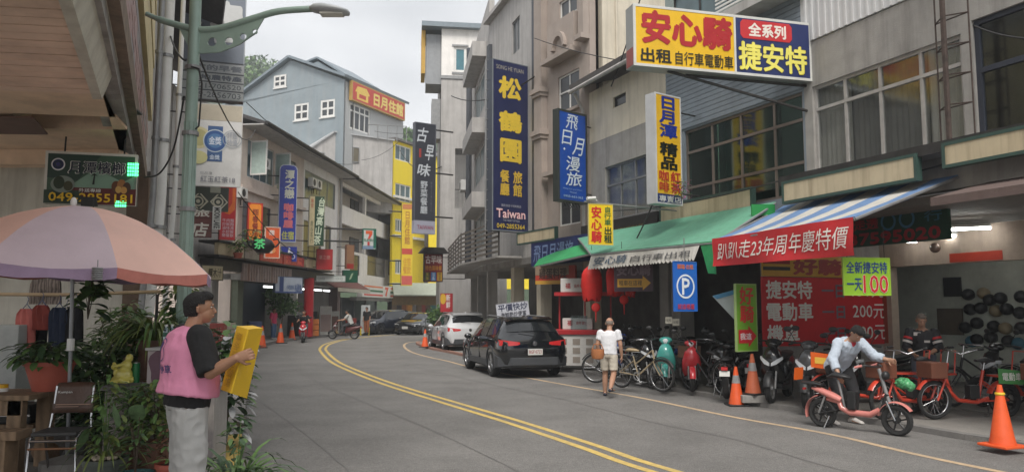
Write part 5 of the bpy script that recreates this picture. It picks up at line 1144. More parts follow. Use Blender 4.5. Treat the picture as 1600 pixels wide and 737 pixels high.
# green shop sign with phone digits behind the awning
fgn = Fac((A_[0]+.927*.9,A_[1]+.375*.9), (B_[0]+.927*.9,B_[1]+.375*.9))
ua, ub = fgn.uz(1486,345)[0], fgn.uz(1325,345)[0]; zb_ = fgn.uz(1345,386)[1]; zt_ = 3.48
r = thing('shop_sign', 'long dark green shop sign with red phone digits under the striped awning', 'sign', fgn.pt((ua+ub)/2, zb_, 0), math.atan2(-fgn.d.y,-fgn.d.x)); w = ub-ua; h = zt_-zb_
mb = MB(); mb.bx(-w/2,-.08,0,w/2,.0,h); mb.build('sign_box', paint((20,62,44)), r)
face_items(r, w, h, -.082, [('T','37595020',.04,.56,.94,.96,(160,40,46),.06), ('T','走透',.1,.1,.36,.46,(150,40,44),.04), ('O',.46,.28,.075,.02,(60,110,140)), ('O',.64,.26,.075,.02,(60,110,140)), ('T','行',.8,.1,.96,.42,(50,100,120),.02)])
# navy fascia sign and red menu sign at the far right row
f5b = Fac((D_[0]-.3,D_[1]-.15),(E_[0]-.35,E_[1]-.1))
r = thing('shop_sign', 'dark blue fascia sign with pale brush characters half hidden behind the green awning', 'sign', f4.pt(f4.L*.6,3.35,.5), math.atan2(-f4.d.y,-f4.d.x))
a_, b_ = f4.uz(832,395,.5)[0], f4.uz(930,380,.5)[0]; w = abs(a_-b_); r.location = f4.pt((a_+b_)/2, f4.uz(832,416,.5)[1], .5); WM[r.name] = Matrix.Translation(r.location) @ Matrix.Rotation(r.rotation_euler.z,4,'Z'); h = .78
mb = MB(); mb.bx(-w/2,-.05,0,w/2,.05,h); mb.build('sign_box', paint((28,42,92)), r); face_items(r, w, h, -.052, [('T','飛日月漫旅',.05,.15,.7,.85,(120,140,180),.01,.1)])
r = thing('shop_sign', 'shaded red and orange menu sign under the navy fascia', 'sign', at(868,443,23.4), 0); a_, b_ = at(838,443,23.4), at(900,443,22.6); w = (b_-a_).length; r.location = ((a_.x+b_.x)/2, 23.0, b_.z); r.rotation_euler.z = math.atan2(b_.y-a_.y,b_.x-a_.x)
mb = MB(); mb.bx(-w/2,-.05,0,w/2,.05,.55); mb.build('sign_box', paint((176,60,44)), r); face_items(r, w, .55, -.052, [('R',0,.8,1,1,(196,150,60)), ('R',0,0,.85,.5,(140,120,100)), ('T','雞蛋料理',.1,.12,.8,.72,(60,44,36),.02)])
# purple sign with yellow arrow in shade of green awning
sg = sign('dark purple board with a yellow arrow hanging in the shade of the green awning', (960,412,455,17.4), (1020,17.2), (62,34,48), [('T','安心騎',.06,.02,.95,.44,(120,100,110),.04), ('P',[(.08,.55),(.74,.55),(.74,.44),(.95,.7),(.74,.96),(.74,.85),(.08,.85)],(212,160,50)), ('T','租車在這裡',.12,.6,.72,.8,(70,50,30),.01)], t=.04, rim=(60,40,50), rimw=.01, name='hanging_board')
w, h = sg['_w'], sg['_h']; bars(sg, [((-w*.3,0,h),(-w*.3,0,h+.5)), ((w*.3,0,h),(w*.3,0,h+.5))], .006)
# long beige light boxes on the right row
def lightbox(label, fac, p0, p1, off, t=.1):
    a = fac.uz(p0[0],p0[1],off); b = fac.uz(p1[0],p1[1],off); c = fac.uz(p0[0],p0[2],off)
    u0, u1 = sorted((a[0],b[0])); z1 = (a[1]+b[1])/2; z0 = z1 - (a[1]-c[1])
    r = thing('blank_lightbox', label, 'light box', fac.pt((u0+u1)/2, z0, off), math.atan2(-fac.d.y,-fac.d.x), 'blank light boxes on the right row'); w = u1-u0; h = z1-z0
    mb = MB(); mb.bx(-w/2,.01,0,w/2,t,h); mb.build('box', DGREEN, r)
    mb = MB(); q = .05
    mb.bx(-w/2,-.02,0,w/2,.009,q); mb.bx(-w/2,-.02,h-q,w/2,.009,h); mb.bx(-w/2,-.02,q,-w/2+q,.009,h-q); mb.bx(w/2-q,-.02,q,w/2,.009,h-q); mb.build('frame', DGREEN, r)
    mb = MB(); mb.bx(-w/2+q,-.008,q,w/2-q,.008,h-q); mb.build('face_panel', BEIGEBOX, r)
lightbox('stained blank light box above the red anniversary banner', f1, (1222,286,321), (1432,237), .62)
lightbox('stained blank light box at the right edge, under the navy framed window', f1, (1472,232,272), (1640,178), .62)
lightbox('long blank light box below the brown window wall, over the green awning', f2, (1031,322,352), (1175,290), .3)
lightbox('short blank light box left of the green awning, under the blue sign', f4, (808,367,386), (868,350), .55)
# dark brown fascia with small gold writing (960-1030)
r = thing('shop_sign', 'dark fascia board with small gold letters above the green awning', 'sign', f3.pt(f3.L/2,3.5,.3), math.atan2(-f3.d.y,-f3.d.x)); w = f3.L; 
mb = MB(); mb.bx(-w/2,-.05,0,w/2,.1,.62); mb.build('sign_box', paint((34,30,30)), r); face_items(r, w, .62, -.052, [('T','HOMECAFE',.5,.4,.85,.62,(110,90,50),.01)])
# ---------- awnings
def stripes(root, corners, n, ma, mb_, t=.02, name='stripe'):
    a, b, c, d = map(Vector, corners)   # a-b front edge, d-c back edge
    for i in range(n):
        k0, k1 = i/n, (i+1)/n; p, q, r_, s_ = a.lerp(b,k0), a.lerp(b,k1), d.lerp(c,k1), d.lerp(c,k0)
        m = MB(); NN = 4; 
        for j in range(NN):
            g0, g1 = j/NN, (j+1)/NN; sg_ = lambda g_: -.05*math.sin(PI*g_)
            A = p.lerp(s_,g0)+Vector((0,0,sg_(g0))); B = q.lerp(r_,g0)+Vector((0,0,sg_(g0))); C2 = q.lerp(r_,g1)+Vector((0,0,sg_(g1))); D2 = p.lerp(s_,g1)+Vector((0,0,sg_(g1)))
            m.slab(A,B,C2,D2,t)
        m.build(name, ma if i % 2 == 0 else mb_, root, True)
FL0 = Vector((3.62,14.25,0)); FL1 = Vector((4.9,11.1,0))
p0 = at(1116,374,14.0); p1 = at(1336,338,11.1); q1 = f1.pt(f1.uz(1500,273)[0], f1.uz(1500,273)[1]-.02, .05); q0 = f2.pt(.6, 3.78, .05)
q1.z = at(1500,273,q1.y).z
r = thing('striped_awning', 'faded blue and white striped awning above the red banner', 'awning', p0)
BLS = mat('faded_blue_canvas', (.13,.23,.42), .8, var=.1, bump=.2, dirt=.3, dirtcol=(.12,.14,.2)); WHS = mat('off_white_canvas', (.52,.5,.46), .8, var=.1, bump=.2, dirt=.3, dirtcol=(.3,.28,.24)); GRS = mat('green_canvas', (.12,.33,.22), .75, var=.12, bump=.2, dirt=.3, dirtcol=(.1,.18,.14)); GRD = mat('bright_green_canvas', (.03,.3,.1), .7, var=.1, bump=.2)
stripes(r, (p0, p1, q1, q0), 9, BLS, WHS)
for a_, b_ in ((p0,p1),(p0,q0),(p1,q1)):
    mb = MB(); mb.cyl(a_-Vector((0,0,.04)), b_-Vector((0,0,.04)), .025, 6); mb.build('frame_bar', GREYM, r, True)
r = thing('red_banner', 'red anniversary banner with slanted white characters along the edge of the striped awning', 'banner', p0)
w = (p1-p0).length; d_ = p1-p0; r.rotation_euler.z = math.atan2(d_.y,d_.x); zt0, zt1 = at(1116,373,14.0).z, at(1333,339,11.1).z; zb0, zb1 = at(1120,416,14.0).z, at(1332,399,11.1).z; r.location = (p0.x,p0.y,0)
def bw(x): return -.05 + .025*math.sin(x*2.1)+.012*math.sin(x*7)
nx_ = 40; ny_ = 6; vs = []
def bpt(s_, t_, off=0):
    x = w*s_; zt_ = zt0+(zt1-zt0)*s_; zb_ = zb0+(zb1-zb0)*s_; z = zb_+(zt_-zb_)*t_; return (x, bw(x)+ .03*math.sin(3*x+t_*4)*(1-t_) - off, z)
vs = [bpt(i/nx_, j/ny_) for j in range(ny_+1) for i in range(nx_+1)]
mb = MB(); mb.add(vs, [(j*(nx_+1)+i, j*(nx_+1)+i+1, (j+1)*(nx_+1)+i+1, (j+1)*(nx_+1)+i) for j in range(ny_) for i in range(nx_)]); mb.build('cloth', mat('red_banner_cloth', (.52,.025,.03), .55, var=.08, bump=.15, bscale=8), r, smooth=80)
vs, fs_ = textmesh('趴趴走23年周年慶特價', 0)
mb = MB(); mb.add([bpt(.04+.93*x+.02*(y-.5), .2+.6*y, .012) for x, y in vs], fs_); mb.build('lettering', paint((228,222,215)), r)
# green awning with white scalloped valance
g0 = at(924,396,18.2); g1 = at(1200,334,13.9); g1 = at(1118,376,14.3); h0 = f3.pt(f3.uz(925,372)[0]+.3, 3.86, .34); h1 = f2.pt(.5, 3.84, .34)
r = thing('green_awning', 'large faded green awning with a white scalloped valance over the scooters', 'awning', g0)
stripes(r, (g0, g1, h1, h0), 3, GRS, GRS, name='canvas')
for a_, b_ in ((g0,g1),(g0,h0),(g1,h1)):
    mb = MB(); mb.cyl(a_-Vector((0,0,.04)), b_-Vector((0,0,.04)), .025, 6); mb.build('frame_bar', GREYM, r, True)
va, vb = at(922,392,18.2), at(1086,374,15.0); ve = g0.lerp(g1,.9); d_ = ve-g0
mb = MB(); n = 34; vs = []
zc0, zc1 = at(924,419,18.2).z, at(1083,404,14.8).z
for i in range(n*4+1):
    s_ = i/(n*4); p = g0.lerp(ve,s_); zt_ = p.z-.02; zb_ = zc0+(zc1-zc0)*s_ - .045*abs(math.sin(PI*n*s_)); o_ = Vector((-.09*1-.03*math.sin(s_*20), -.04, 0)); vs += [(p.x+.0, p.y, zt_), (p.x+o_.x, p.y+o_.y, zb_)]
mb.add(vs, [(2*i,2*i+1,2*i+3,2*i+2) for i in range(n*4)]); mb.build('valance', WHS, r, True)
def vpt(s_, t_): 
    p = g0.lerp(ve,s_); zt_ = p.z-.02; zb_ = zc0+(zc1-zc0)*s_; return (p.x-.09*(1-t_)-.03*math.sin(s_*20)*(1-t_)-.012, p.y-.04*(1-t_)-.008, zb_+(zt_-zb_)*t_)
for s_, a_, b_, c_, o_, lo, hi in (('安心騎',.06,.4,(70,90,110),.01,.15,.75),('自行車出租',.44,.95,(90,90,90),.01,.15,.6)):
    vs, fs_ = textmesh(s_, o_); mb = MB(); mb.add([vpt(a_+(b_-a_)*x, lo+(hi-lo)*y) for x, y in vs], fs_); mb.build('lettering', paint(c_), r, True)
mb = MB(); mb.slab(g0.lerp(g1,.9), g1, g1-Vector((0,0,.62)), g0.lerp(g1,.95)-Vector((0,0,.6)), .01); mb.build('side_flap', GRD, r, True)
# second green awning beyond
k0 = at(834,416,24.0); k1 = at(935,392,18.6); l0 = f4.pt(f4.L-.4, 3.75, .1); l1 = f4.pt(.2, 3.75, .1)
r = thing('green_awning', 'bright green awning further along, above the food stall', 'awning', k0); stripes(r, (k0, k1, l1, l0), 3, GRD, GRD, name='canvas')
mb = MB(); mb.cyl(k0-Vector((0,0,.04)), k1-Vector((0,0,.04)), .025, 6); mb.build('frame_bar', GREYM, r, True)
# green vertical panel between awnings (1175-1208, y 322-338)
r = thing('fascia_sign', 'small blank bright green sign wedged between the two awnings', 'sign', at(1190,335,15.0)); mb = MB(); mb.bx(-.2,-.02,-.02,.26,.02,.2); mb.build('sheet', paint((20,130,60)), r)
# brown awning at right edge
r = thing('brown_awning', 'dull brown awning at the right edge of the picture', 'awning', f1.pt(1.5,3.2,.5))
a_, b_ = f1.uz(1462,322,1.2), f1.uz(1620,285,1.2)
mb = MB(); P0 = f1.pt(a_[0],3.3,1.3); P1 = f1.pt(-1.5,3.3,1.3); P2 = f1.pt(-1.5,3.6,.1); P3 = f1.pt(a_[0],3.6,.1); mb.slab(P0,P1,P2,P3,.02); mb.slab(P0-Vector((0,0,.12)),P1-Vector((0,0,.12)),P1,P0,.01); mb.build('canvas', mat('brown_canvas', (.13,.09,.08), .8, bump=.3), r, True)
# mast truss on ledge px 1457-1515
r = thing('truss_mast', 'rusty three legged truss mast standing on the ledge before the curtained windows', 'mast', f1.pt(f1.uz(1487,210,.4)[0],4.25,.35))
ul, um, ur = (f1.uz(x,150,.4)[0] for x in (1460,1487,1513))
RUST = mat('rusty_steel', (.07,.05,.042), .8, .3, var=.4, scale=12, bump=.3)
legs = [f1.pt(ul,0,.3), f1.pt(um,0,.5), f1.pt(ur,0,.3)]
for i, p in enumerate(legs):
    mb = MB(); mb.cyl((p.x,p.y,4.26),(p.x,p.y,10), .045 if i == 1 else .014, 6); mb.build('post', RUST, r, True)
for k in range(12):
    z = 4.8+k*.46
    for i in range(3):
        p, q = legs[i], legs[(i+1)%3]; mb = MB(); mb.cyl((p.x,p.y,z),(q.x,q.y,z), .012, 5); mb.build('rung', RUST, r, True)
# fluorescent lamps
LAMP = mat('tube_white', (.9,.92,.9), emit=14, bump=0)
for i, (px0, px1, py, Y) in enumerate(((1474,1548,359,14.2),(1474,1552,369,14.9),(1411,1432,378,15.4),(1562,1584,363,15.2),(1052,1058,405,14.8))):
    if i == 4: continue
    a_ = at(px0,py,Y); b_ = at(px1,py-(px1-px0)*.09,Y-.35*(px1-px0)/75); L_ = (b_-a_).length
    r = thing('fluorescent_lamp', ['upper of the two long lit tubes in the bike shop','lower of the two long lit tubes in the bike shop','short lit tube near the green phone sign','short lit tube at the far right of the shop'][i], 'lamp', a_, math.atan2(b_.y-a_.y,b_.x-a_.x), 'lit tubes in the bike shop')
    mb = MB(); mb.cyl((0,0,0),(L_,0,0), .022, 8); mb.build('tube', LAMP, r, smooth=50); mb = MB(); mb.bx(0,-.04,.03,L_,.04,.08); mb.build('fitting', WHITEP, r)
# red couplet strips
r = thing('red_couplet', 'horizontal orange red good luck strip on the beam of the shop', 'banner', fb.pt(fb.uz(1525,403)[0],2.8,.02), math.atan2(-fb.d.y,-fb.d.x))
ua, ub = fb.uz(1484,402)[0], fb.uz(1567,398)[0]; w = abs(ub-ua); r.location = fb.pt((ua+ub)/2, fb.uz(1484,410)[1], .012); mb = MB(); mb.bx(-w/2,-.006,0,w/2,.0,.17); mb.build('paper', paint((176,58,38)), r); face_items(r, w, .17, -.007, [('T','生意興隆通四海財源廣進',.05,.15,.95,.85,(110,36,28),.01)])
r = thing('red_couplet', 'vertical orange red good luck strip on the pillar of the shop', 'banner', fb.pt(.02,1.0,.012), math.atan2(-fb.d.y,-fb.d.x)); mb = MB(); mb.bx(-.09,-.006,0,.09,0,1.5); mb.build('paper', paint((150,62,40)), r)
# ================= vehicles
def boolcut(o, cutters):
    for c in cutters:
        m = o.modifiers.new('cut', 'BOOLEAN'); m.object = c; m.operation = 'DIFFERENCE'; m.solver = 'EXACT'
    dg = bpy.context.evaluated_depsgraph_get(); me = bpy.data.meshes.new_from_object(o.evaluated_get(dg)); o.modifiers.clear(); o.data = me
    for c in cutters: bpy.data.objects.remove(c)
    me.polygons.foreach_set('use_smooth', [True]*len(me.polygons)); me.set_sharp_from_angle(angle=R(32))
def wheel(root, x, y, rad, wd, side, rimm, spokes=5, name='wheel'):
    w = bpy.data.objects.new(name, None); 
    mb = MB(); h = wd/2
    mb.lathe([(rad*.66,-h),(rad*.9,-h),(rad*.985,-h*.7),(rad,-h*.3),(rad,h*.3),(rad*.985,h*.7),(rad*.9,h),(rad*.66,h)], 28, (x,y,rad), axis='y', ring=True); o = mb.build(name, RUBBER, root, smooth=40)
    mb = MB(); mb.lathe([(rad*.68,-h*.9),(rad*.68,h*.9),(rad*.62,h*.9),(rad*.6,h*.4),(rad*.6,-h*.9)], 28, (x,y,rad), axis='y', ring=True)
    yo = y + side*h*.75
    mb.lathe([(rad*.14,-.02),(rad*.14,.02),(.01,.03)], 12, (x,yo,rad), axis='y')
    for i in range(spokes):
        a = 2*PI*i/spokes
        for da in (-.13,.13):
            mb.tube([(x+math.cos(a)*rad*.1,yo,rad+math.sin(a)*rad*.1),(x+math.cos(a+da)*rad*.64,yo,rad+math.sin(a+da)*rad*.64)], rad*.05, 5)
    mb.build('rim', rimm, o, smooth=40)
    mb = MB(); mb.lathe([(rad*.58,0),(.01,0)], 20, (x,y-side*h*.2,rad), axis='y'); mb.build('brake_disc', IRON, o)
    return o
def car(label, loc, rz, paintm, L=4.46, Wd=1.82, H=1.62, kind='suv', rimm=None, plate=None, group=None, rails=True, lower=None, lights=True, name='parked_car'):
    root = thing(name, label, 'car', loc, rz, group); hw = Wd/2; s = L/4.46; hs = H/1.62
    # stations: x, z_bottom, z_sill, z_mid, z_belt, z_top, w_low, w_mid, w_belt, w_top
    if kind == 'suv':
        st = [(-2.23,.50,.54,.66,.80,.82,.62,.72,.74,.60),(-2.19,.36,.42,.66,.95,.99,.80,.86,.83,.70),(-2.08,.27,.36,.70,1.04,1.08,.86,.97,.90,.72),(-1.98,.25,.34,.72,1.07,1.20,.90,1.0,.93,.70),(-1.72,.25,.33,.74,1.08,1.50,.94,1.0,.955,.66),(-1.6,.25,.33,.74,1.08,1.55,.95,1.0,.96,.67),
              (-1.2,.25,.33,.72,1.07,1.60,.95,1.0,.965,.685),(-.75,.22,.30,.70,1.05,1.62,.96,1.0,.965,.70),(-.1,.22,.30,.68,1.03,1.62,.96,1.0,.96,.70),(.45,.22,.30,.66,1.01,1.56,.96,1.0,.955,.68),(.85,.22,.30,.66,1.0,1.33,.96,1.0,.95,.72),(1.2,.24,.32,.68,1.0,1.06,.95,1.0,.93,.80),(1.6,.25,.33,.70,.96,1.02,.95,1.0,.91,.76),(2.0,.26,.34,.68,.86,.92,.88,.96,.86,.66),(2.17,.3,.38,.62,.74,.78,.74,.84,.78,.56),(2.23,.40,.44,.56,.62,.64,.60,.7,.66,.48)]
        wx = (-1.32, 1.34); wr = .345
    else:
        st = [(-2.23,.48,.52,.62,.78,.80,.62,.72,.74,.60),(-2.19,.34,.40,.64,.92,.95,.80,.86,.83,.70),(-2.0,.25,.33,.68,.97,1.01,.88,.98,.90,.74),(-1.6,.23,.31,.70,.98,1.05,.92,1.0,.93,.74),(-1.45,.22,.3,.7,.98,1.12,.93,1.0,.94,.70),(-.95,.22,.3,.7,.97,1.38,.94,1.0,.95,.66),
              (-.6,.2,.28,.68,.96,1.44,.95,1.0,.95,.67),(-.1,.2,.28,.66,.95,1.46,.95,1.0,.95,.68),(.35,.2,.28,.66,.94,1.42,.95,1.0,.95,.67),(.8,.2,.28,.66,.93,1.18,.95,1.0,.94,.72),(1.12,.22,.3,.66,.92,.98,.95,1.0,.93,.80),(1.6,.23,.31,.66,.86,.92,.94,.99,.90,.74),(2.0,.25,.33,.62,.76,.82,.87,.95,.84,.64),(2.17,.3,.36,.56,.66,.70,.74,.84,.76,.54),(2.23,.38,.42,.52,.58,.6,.60,.7,.64,.46)]
        wx = (-1.38, 1.36); wr = .32
        hs = H/1.46
    st = [tuple([a[0]*s] + [q*hs for q in a[1:6]] + [q*hw for q in a[6:]]) for a in st]
    def half(a):
        x, zb, zs, zm, zl, zt, wl, wm, wb, wt = a
        return [(x,wl*.9,zb),(x,wl,zs),(x,wm,zm),(x,(wm+wb)/2,(zm+zl)/2+.03*hs),(x,wb,zl),(x,(wb*.35+wt*.65),(zl*.35+zt*.65)),(x,wt,zt-.035*(zt-zl>.2)),(x,wt*.6,zt+.0),(x,0,zt+.012)]
    rings = []
    for a in st:
        h_ = half(a); rings.append(h_ + [(p[0],-p[1],p[2]) for p in h_[-2::-1]])
    mb = MB(); mb.loft(rings); body = mb.build('body', [paintm, BLACK], root, smooth=32)
    cut = []
    for x in wx:
        for sd_ in (1,-1):
            m = MB(); m.lathe([(.001,-.32),(wr*1.14,-.32),(wr*1.14,.32),(.001,.32)], 26, (x*s, sd_*hw, wr*1.0), axis='y'); cut.append(m.build('cut', BLACK))
    for c in cut: c.data.materials[0] = paintm
    try: boolcut(body, cut)
    except Exception as ex: print('bool', ex)
    # inner dark floor
    mb = MB(); mb.bx(-2.0*s,-hw*.62,.2,2.0*s,hw*.62,.62*hs); mb.build('underbody', BLACK, root)
    # glass panels, slightly proud of the body
    def P(i, j, side, k=.012):   # interpolated point: i float station, j float ring index
        i0 = int(i); f_ = i-i0; i1 = min(i0+1, len(st)-1); a, b = half(st[i0]), half(st[i1]); j0 = int(j); g_ = j-j0; j1 = min(j0+1, 8)
        pa = Vector(a[j0]).lerp(Vector(a[j1]), g_); pb = Vector(b[j0]).lerp(Vector(b[j1]), g_); p = pa.lerp(pb, f_)
        return Vector((p.x, p.y*side, p.z))
    def panel(nm, corners, side, m, nrm, n=4, parent=root):
        (i0,j0),(i1,j1),(i2,j2),(i3,j3) = corners; mb = MB(); vs = []
        for b in range(n+1):
            for a in range(n+1):
                u, v = a/n, b/n
                i = (i0*(1-u)+i1*u)*(1-v) + (i3*(1-u)+i2*u)*v; j = (j0*(1-u)+j1*u)*(1-v) + (j3*(1-u)+j2*u)*v
                vs.append(P(i, j, side) + Vector(nrm(side)) * .012)
        mb.add(vs, [(b*(n+1)+a, b*(n+1)+a+1, (b+1)*(n+1)+a+1, (b+1)*(n+1)+a) for b in range(n) for a in range(n)]); return mb.build(nm, m, parent, smooth=60)
    ns = lambda sd_: (0, sd_*.9, .45)
    for sd_ in (1,-1):
        if kind == 'suv':
            for nm, cs in (('side_window', [(6.95,4.12),(8.0,4.1),(8.0,5.9),(7.0,5.88)]), ('side_window', [(8.12,4.1),(10.1,4.12),(9.35,5.85),(8.12,5.9)]), ('quarter_window', [(4.7,4.25),(6.8,4.12),(6.85,5.85),(5.4,5.7)])): panel(nm, cs, sd_, CARGLASS, ns)
        else:
            for nm, cs in (('side_window', [(5.1,4.12),(6.95,4.1),(6.95,5.9),(5.9,5.85)]), ('side_window', [(7.07,4.1),(9.1,4.12),(8.35,5.85),(7.07,5.9)])): panel(nm, cs, sd_, CARGLASS, ns)
    # windscreen & rear glass span full width: build from both halves
    def cross(nm, ia, ib, m, ja=6.1, nn=6):
        mb = MB(); vs = []; cols = [(-1, ja), (-1, 7), (-1, 7.6), (1, 8), (1, 7.6), (1, 7), (1, ja)]
        for b in range(nn+1):
            i = ia+(ib-ia)*b/nn
            for sd_, j in cols: vs.append(P(i, j, sd_) + Vector((.012 if ib > ia and ia > 7 else -.012, 0, .014)))
        k = len(cols); mb.add(vs, [(b*k+a, b*k+a+1, (b+1)*k+a+1, (b+1)*k+a) for b in range(nn) for a in range(k-1)]); return mb.build(nm, m, root, smooth=60)
    if kind == 'suv': cross('windscreen', 9.15, 10.85, CARGLASS, 5.9); cross('rear_window', 3.1, 4.0, CARGLASS, 5.7)
    else: cross('windscreen', 8.15, 9.85, CARGLASS, 5.9); cross('rear_window', 4.0, 4.95, CARGLASS, 5.9)
    # arch cladding, wheels
    rimm = rimm or STEEL; CL = lower or BLACK
    for x in wx:
        for sd_ in (1,-1):
            y = sd_*(hw-.11); wheel(root, x*s, y, wr, .21, sd_, rimm)
            if kind == 'suv':
                mb = MB(); vs = []; n = 14
                for i in range(n+1):
                    t = PI*(-.08+1.16*i/n)
                    for rr, yy in ((wr*1.12,hw*.985),(wr*1.3,hw*.985),(wr*1.3,hw+.006),(wr*1.12,hw+.012)): vs.append((x*s+rr*math.cos(t), sd_*yy, wr+rr*math.sin(t)))
                mb.add(vs, [(4*i+a,4*i+(a+1)%4,4*i+4+(a+1)%4,4*i+4+a) for i in range(n) for a in range(4)]); mb.build('arch_trim', CL, root, smooth=40)
    if kind == 'suv':
        for sd_ in (1,-1):
            mb = MB(); mb.bx(-.85*s, sd_*hw*.99-.02, .27, .87*s, sd_*hw*.99+.02, .42); mb.build('sill_trim', CL, root)
    # door seams and handles
    for sd_ in (1,-1):
        for x in ((-.15, .95) if kind == 'suv' else (-.1, .95)):
            mb = MB(); mb.bx(x*s-.004, sd_*hw*.985-.012, .42*hs, x*s+.004, sd_*hw*.985+.012+.006, 1.0*hs); mb.build('door_seam', BLACK, root)
        for x in (-.75, .1):
            mb = MB(); mb.tube([(x*s,sd_*hw*.99,.9*hs),(x*s+.03,sd_*(hw*.99+.02),.9*hs),(x*s+.17,sd_*(hw*.99+.02),.9*hs),(x*s+.2,sd_*hw*.99,.9*hs)], .012, 6); mb.build('door_handle', paintm, root, smooth=60)
        mb = MB(); mb.ell((.72*s, sd_*(hw+.1), 1.04*hs), (.07,.11,.075), 12, 8); mb.build('wing_mirror', paintm, root, smooth=80)
        if rails and kind == 'suv': mb = MB(); mb.tube([(-1.45*s,sd_*.56,1.56*hs),(-1.35*s,sd_*.56,1.63*hs),(.1*s,sd_*.57,1.655*hs),(.3*s,sd_*.57,1.6*hs)], .018, 8); mb.build('roof_rail', GREYM, root, smooth=60)
    # rear
    RL = mat('tail_light_red', (.42,.02,.02), .15, emit=.12, bump=0, coat=.5); xr = st[0][0]
    for sd_ in (1,-1):
        mb = MB(); z = .93*hs
        mb.loft([[(xr+.02,sd_*hw*.42,z-.035),(xr+.02,sd_*hw*.42,z+.035),(xr+.12,sd_*hw*.42,z+.035),(xr+.12,sd_*hw*.42,z-.035)],[(xr-.0,sd_*hw*.72,z-.05),(xr+.02,sd_*hw*.72,z+.07),(xr+.14,sd_*hw*.72,z+.07),(xr+.14,sd_*hw*.72,z-.05)],[(xr+.14,sd_*hw*.955,z-.05),(xr+.15,sd_*hw*.94,z+.09),(xr+.3,sd_*hw*.95,z+.09),(xr+.3,sd_*hw*.96,z-.03)],[(xr+.42,sd_*hw*.975,z+.02),(xr+.42,sd_*hw*.955,z+.08),(xr+.45,sd_*hw*.94,z+.08),(xr+.45,sd_*hw*.94,z+.02)]])
        mb.build('tail_light', RL, root, smooth=40)
        mb = MB(); mb.bx(xr+.04,sd_*hw*.76-.03,.46*hs,xr+.1,sd_*hw*.76+.03,.58*hs); mb.build('reflector', RL, root)
        # headlight
        xf = st[-1][0]; z = .8*hs if kind == 'suv' else .68*hs
        mb = MB(); mb.loft([[(xf-.03,sd_*hw*.5,z-.05),(xf-.05,sd_*hw*.5,z+.03),(xf-.2,sd_*hw*.5,z+.03),(xf-.2,sd_*hw*.5,z-.05)],[(xf-.12,sd_*hw*.82,z-.04),(xf-.15,sd_*hw*.8,z+.06),(xf-.3,sd_*hw*.8,z+.06),(xf-.3,sd_*hw*.8,z-.04)],[(xf-.33,sd_*hw*.965,z+.0),(xf-.33,sd_*hw*.95,z+.08),(xf-.45,sd_*hw*.95,z+.08),(xf-.45,sd_*hw*.95,z+.0)]]); mb.build('headlight', mat('headlight_glass', (.6,.62,.64), .1, bump=0, coat=.5), root, smooth=40)
    mb = MB(); mb.loft([[(xr-.02,y,.36*hs),(xr-.01,y,.56*hs),(xr+.1,y,.60*hs),(xr+.1,y,.28*hs)] for y in (-hw*.66,hw*.66)]); mb.build('bumper_cladding', CL, root, bevel=.01)
    for sd_ in (1,-1):
        mb = MB(); mb.loft([[(xr-.02,sd_*hw*.66,.36*hs),(xr-.01,sd_*hw*.66,.56*hs),(xr+.1,sd_*hw*.66,.60*hs),(xr+.1,sd_*hw*.66,.28*hs)],[(xr+.2,sd_*(hw*.985),.32*hs),(xr+.2,sd_*(hw*.995),.56*hs),(xr+.5,sd_*hw*1.0,.62*hs),(xr+.5,sd_*hw*.98,.28*hs)]]); mb.build('bumper_corner', CL, root, smooth=40)
    mb = MB(); xf = st[-1][0]; mb.bx(xf-.06,-hw*.45,.36*hs,xf+.005,hw*.45,.56*hs); mb.build('grille', BLACK, root, bevel=.01)
    for x, nm in ((xr, 'number_plate'), (xf+.012, 'number_plate')):
        sgn = -1 if x < 0 else 1; z0 = .63*hs if sgn < 0 and kind == 'suv' else .42*hs; x0 = x + (-.025 if sgn < 0 else .0)
        mb = MB(); mb.bx(x0-.008,-.19,z0,x0+.008,.19,z0+.15); pl = mb.build(nm, paint((205,205,200)), root)
        mb = MB(); vs, fs_ = textmesh('BGF·0723' if kind == 'suv' else 'AKQ·5518', .012); mb.add([(x0+sgn*.0095, (-.16+.32*a)*(-1 if sgn < 0 else 1)*(1), z0+.035+.085*b) for a, b in vs], fs_); mb.build('lettering', paint((150,50,50) if plate == 'red' else (40,40,45)), pl)
    if kind == 'suv':
        mb = MB(); mb.slab((-1.78*s,-.6,1.545*hs),(-1.78*s,.6,1.545*hs),(-1.52*s,.62,1.60*hs),(-1.52*s,-.62,1.60*hs),.03); mb.build('spoiler', paintm, root)
        mb = MB(); mb.tube([(-2.06*s,-.05,1.2*hs),(-2.0*s,.35,1.24*hs)], .008, 5); mb.build('rear_wiper', BLACK, root)
        mb = MB(); mb.lathe([(.06,0),(.055,.012),(.0,.012)], 16, (xr+.03-.02,0,.93*hs), axis='x'); mb.v = [(2*(xr+.01)-p[0], p[1], p[2]) for p in mb.v]; mb.build('round_emblem', CHROME, root)
        mb = MB(); mb.ell((-1.3*s,0,1.63*hs),(.12,.03,.05)); mb.build('antenna', paintm, root, smooth=80)
    return root
BP = mat('black_car_paint', (.006,.007,.009), .12, var=0, bump=0, coat=1); WP = mat('white_car_paint', (.62,.63,.64), .2, var=0, bump=0, coat=1)
NB = mat('navy_car_paint', (.015,.02,.035), .15, var=0, bump=0, coat=1); SIL = mat('dark_grey_car_paint', (.09,.1,.11), .2, var=0, bump=0, coat=1)
GCL = mat('grey_cladding_plastic', (.05,.053,.058), .5, bump=.05)
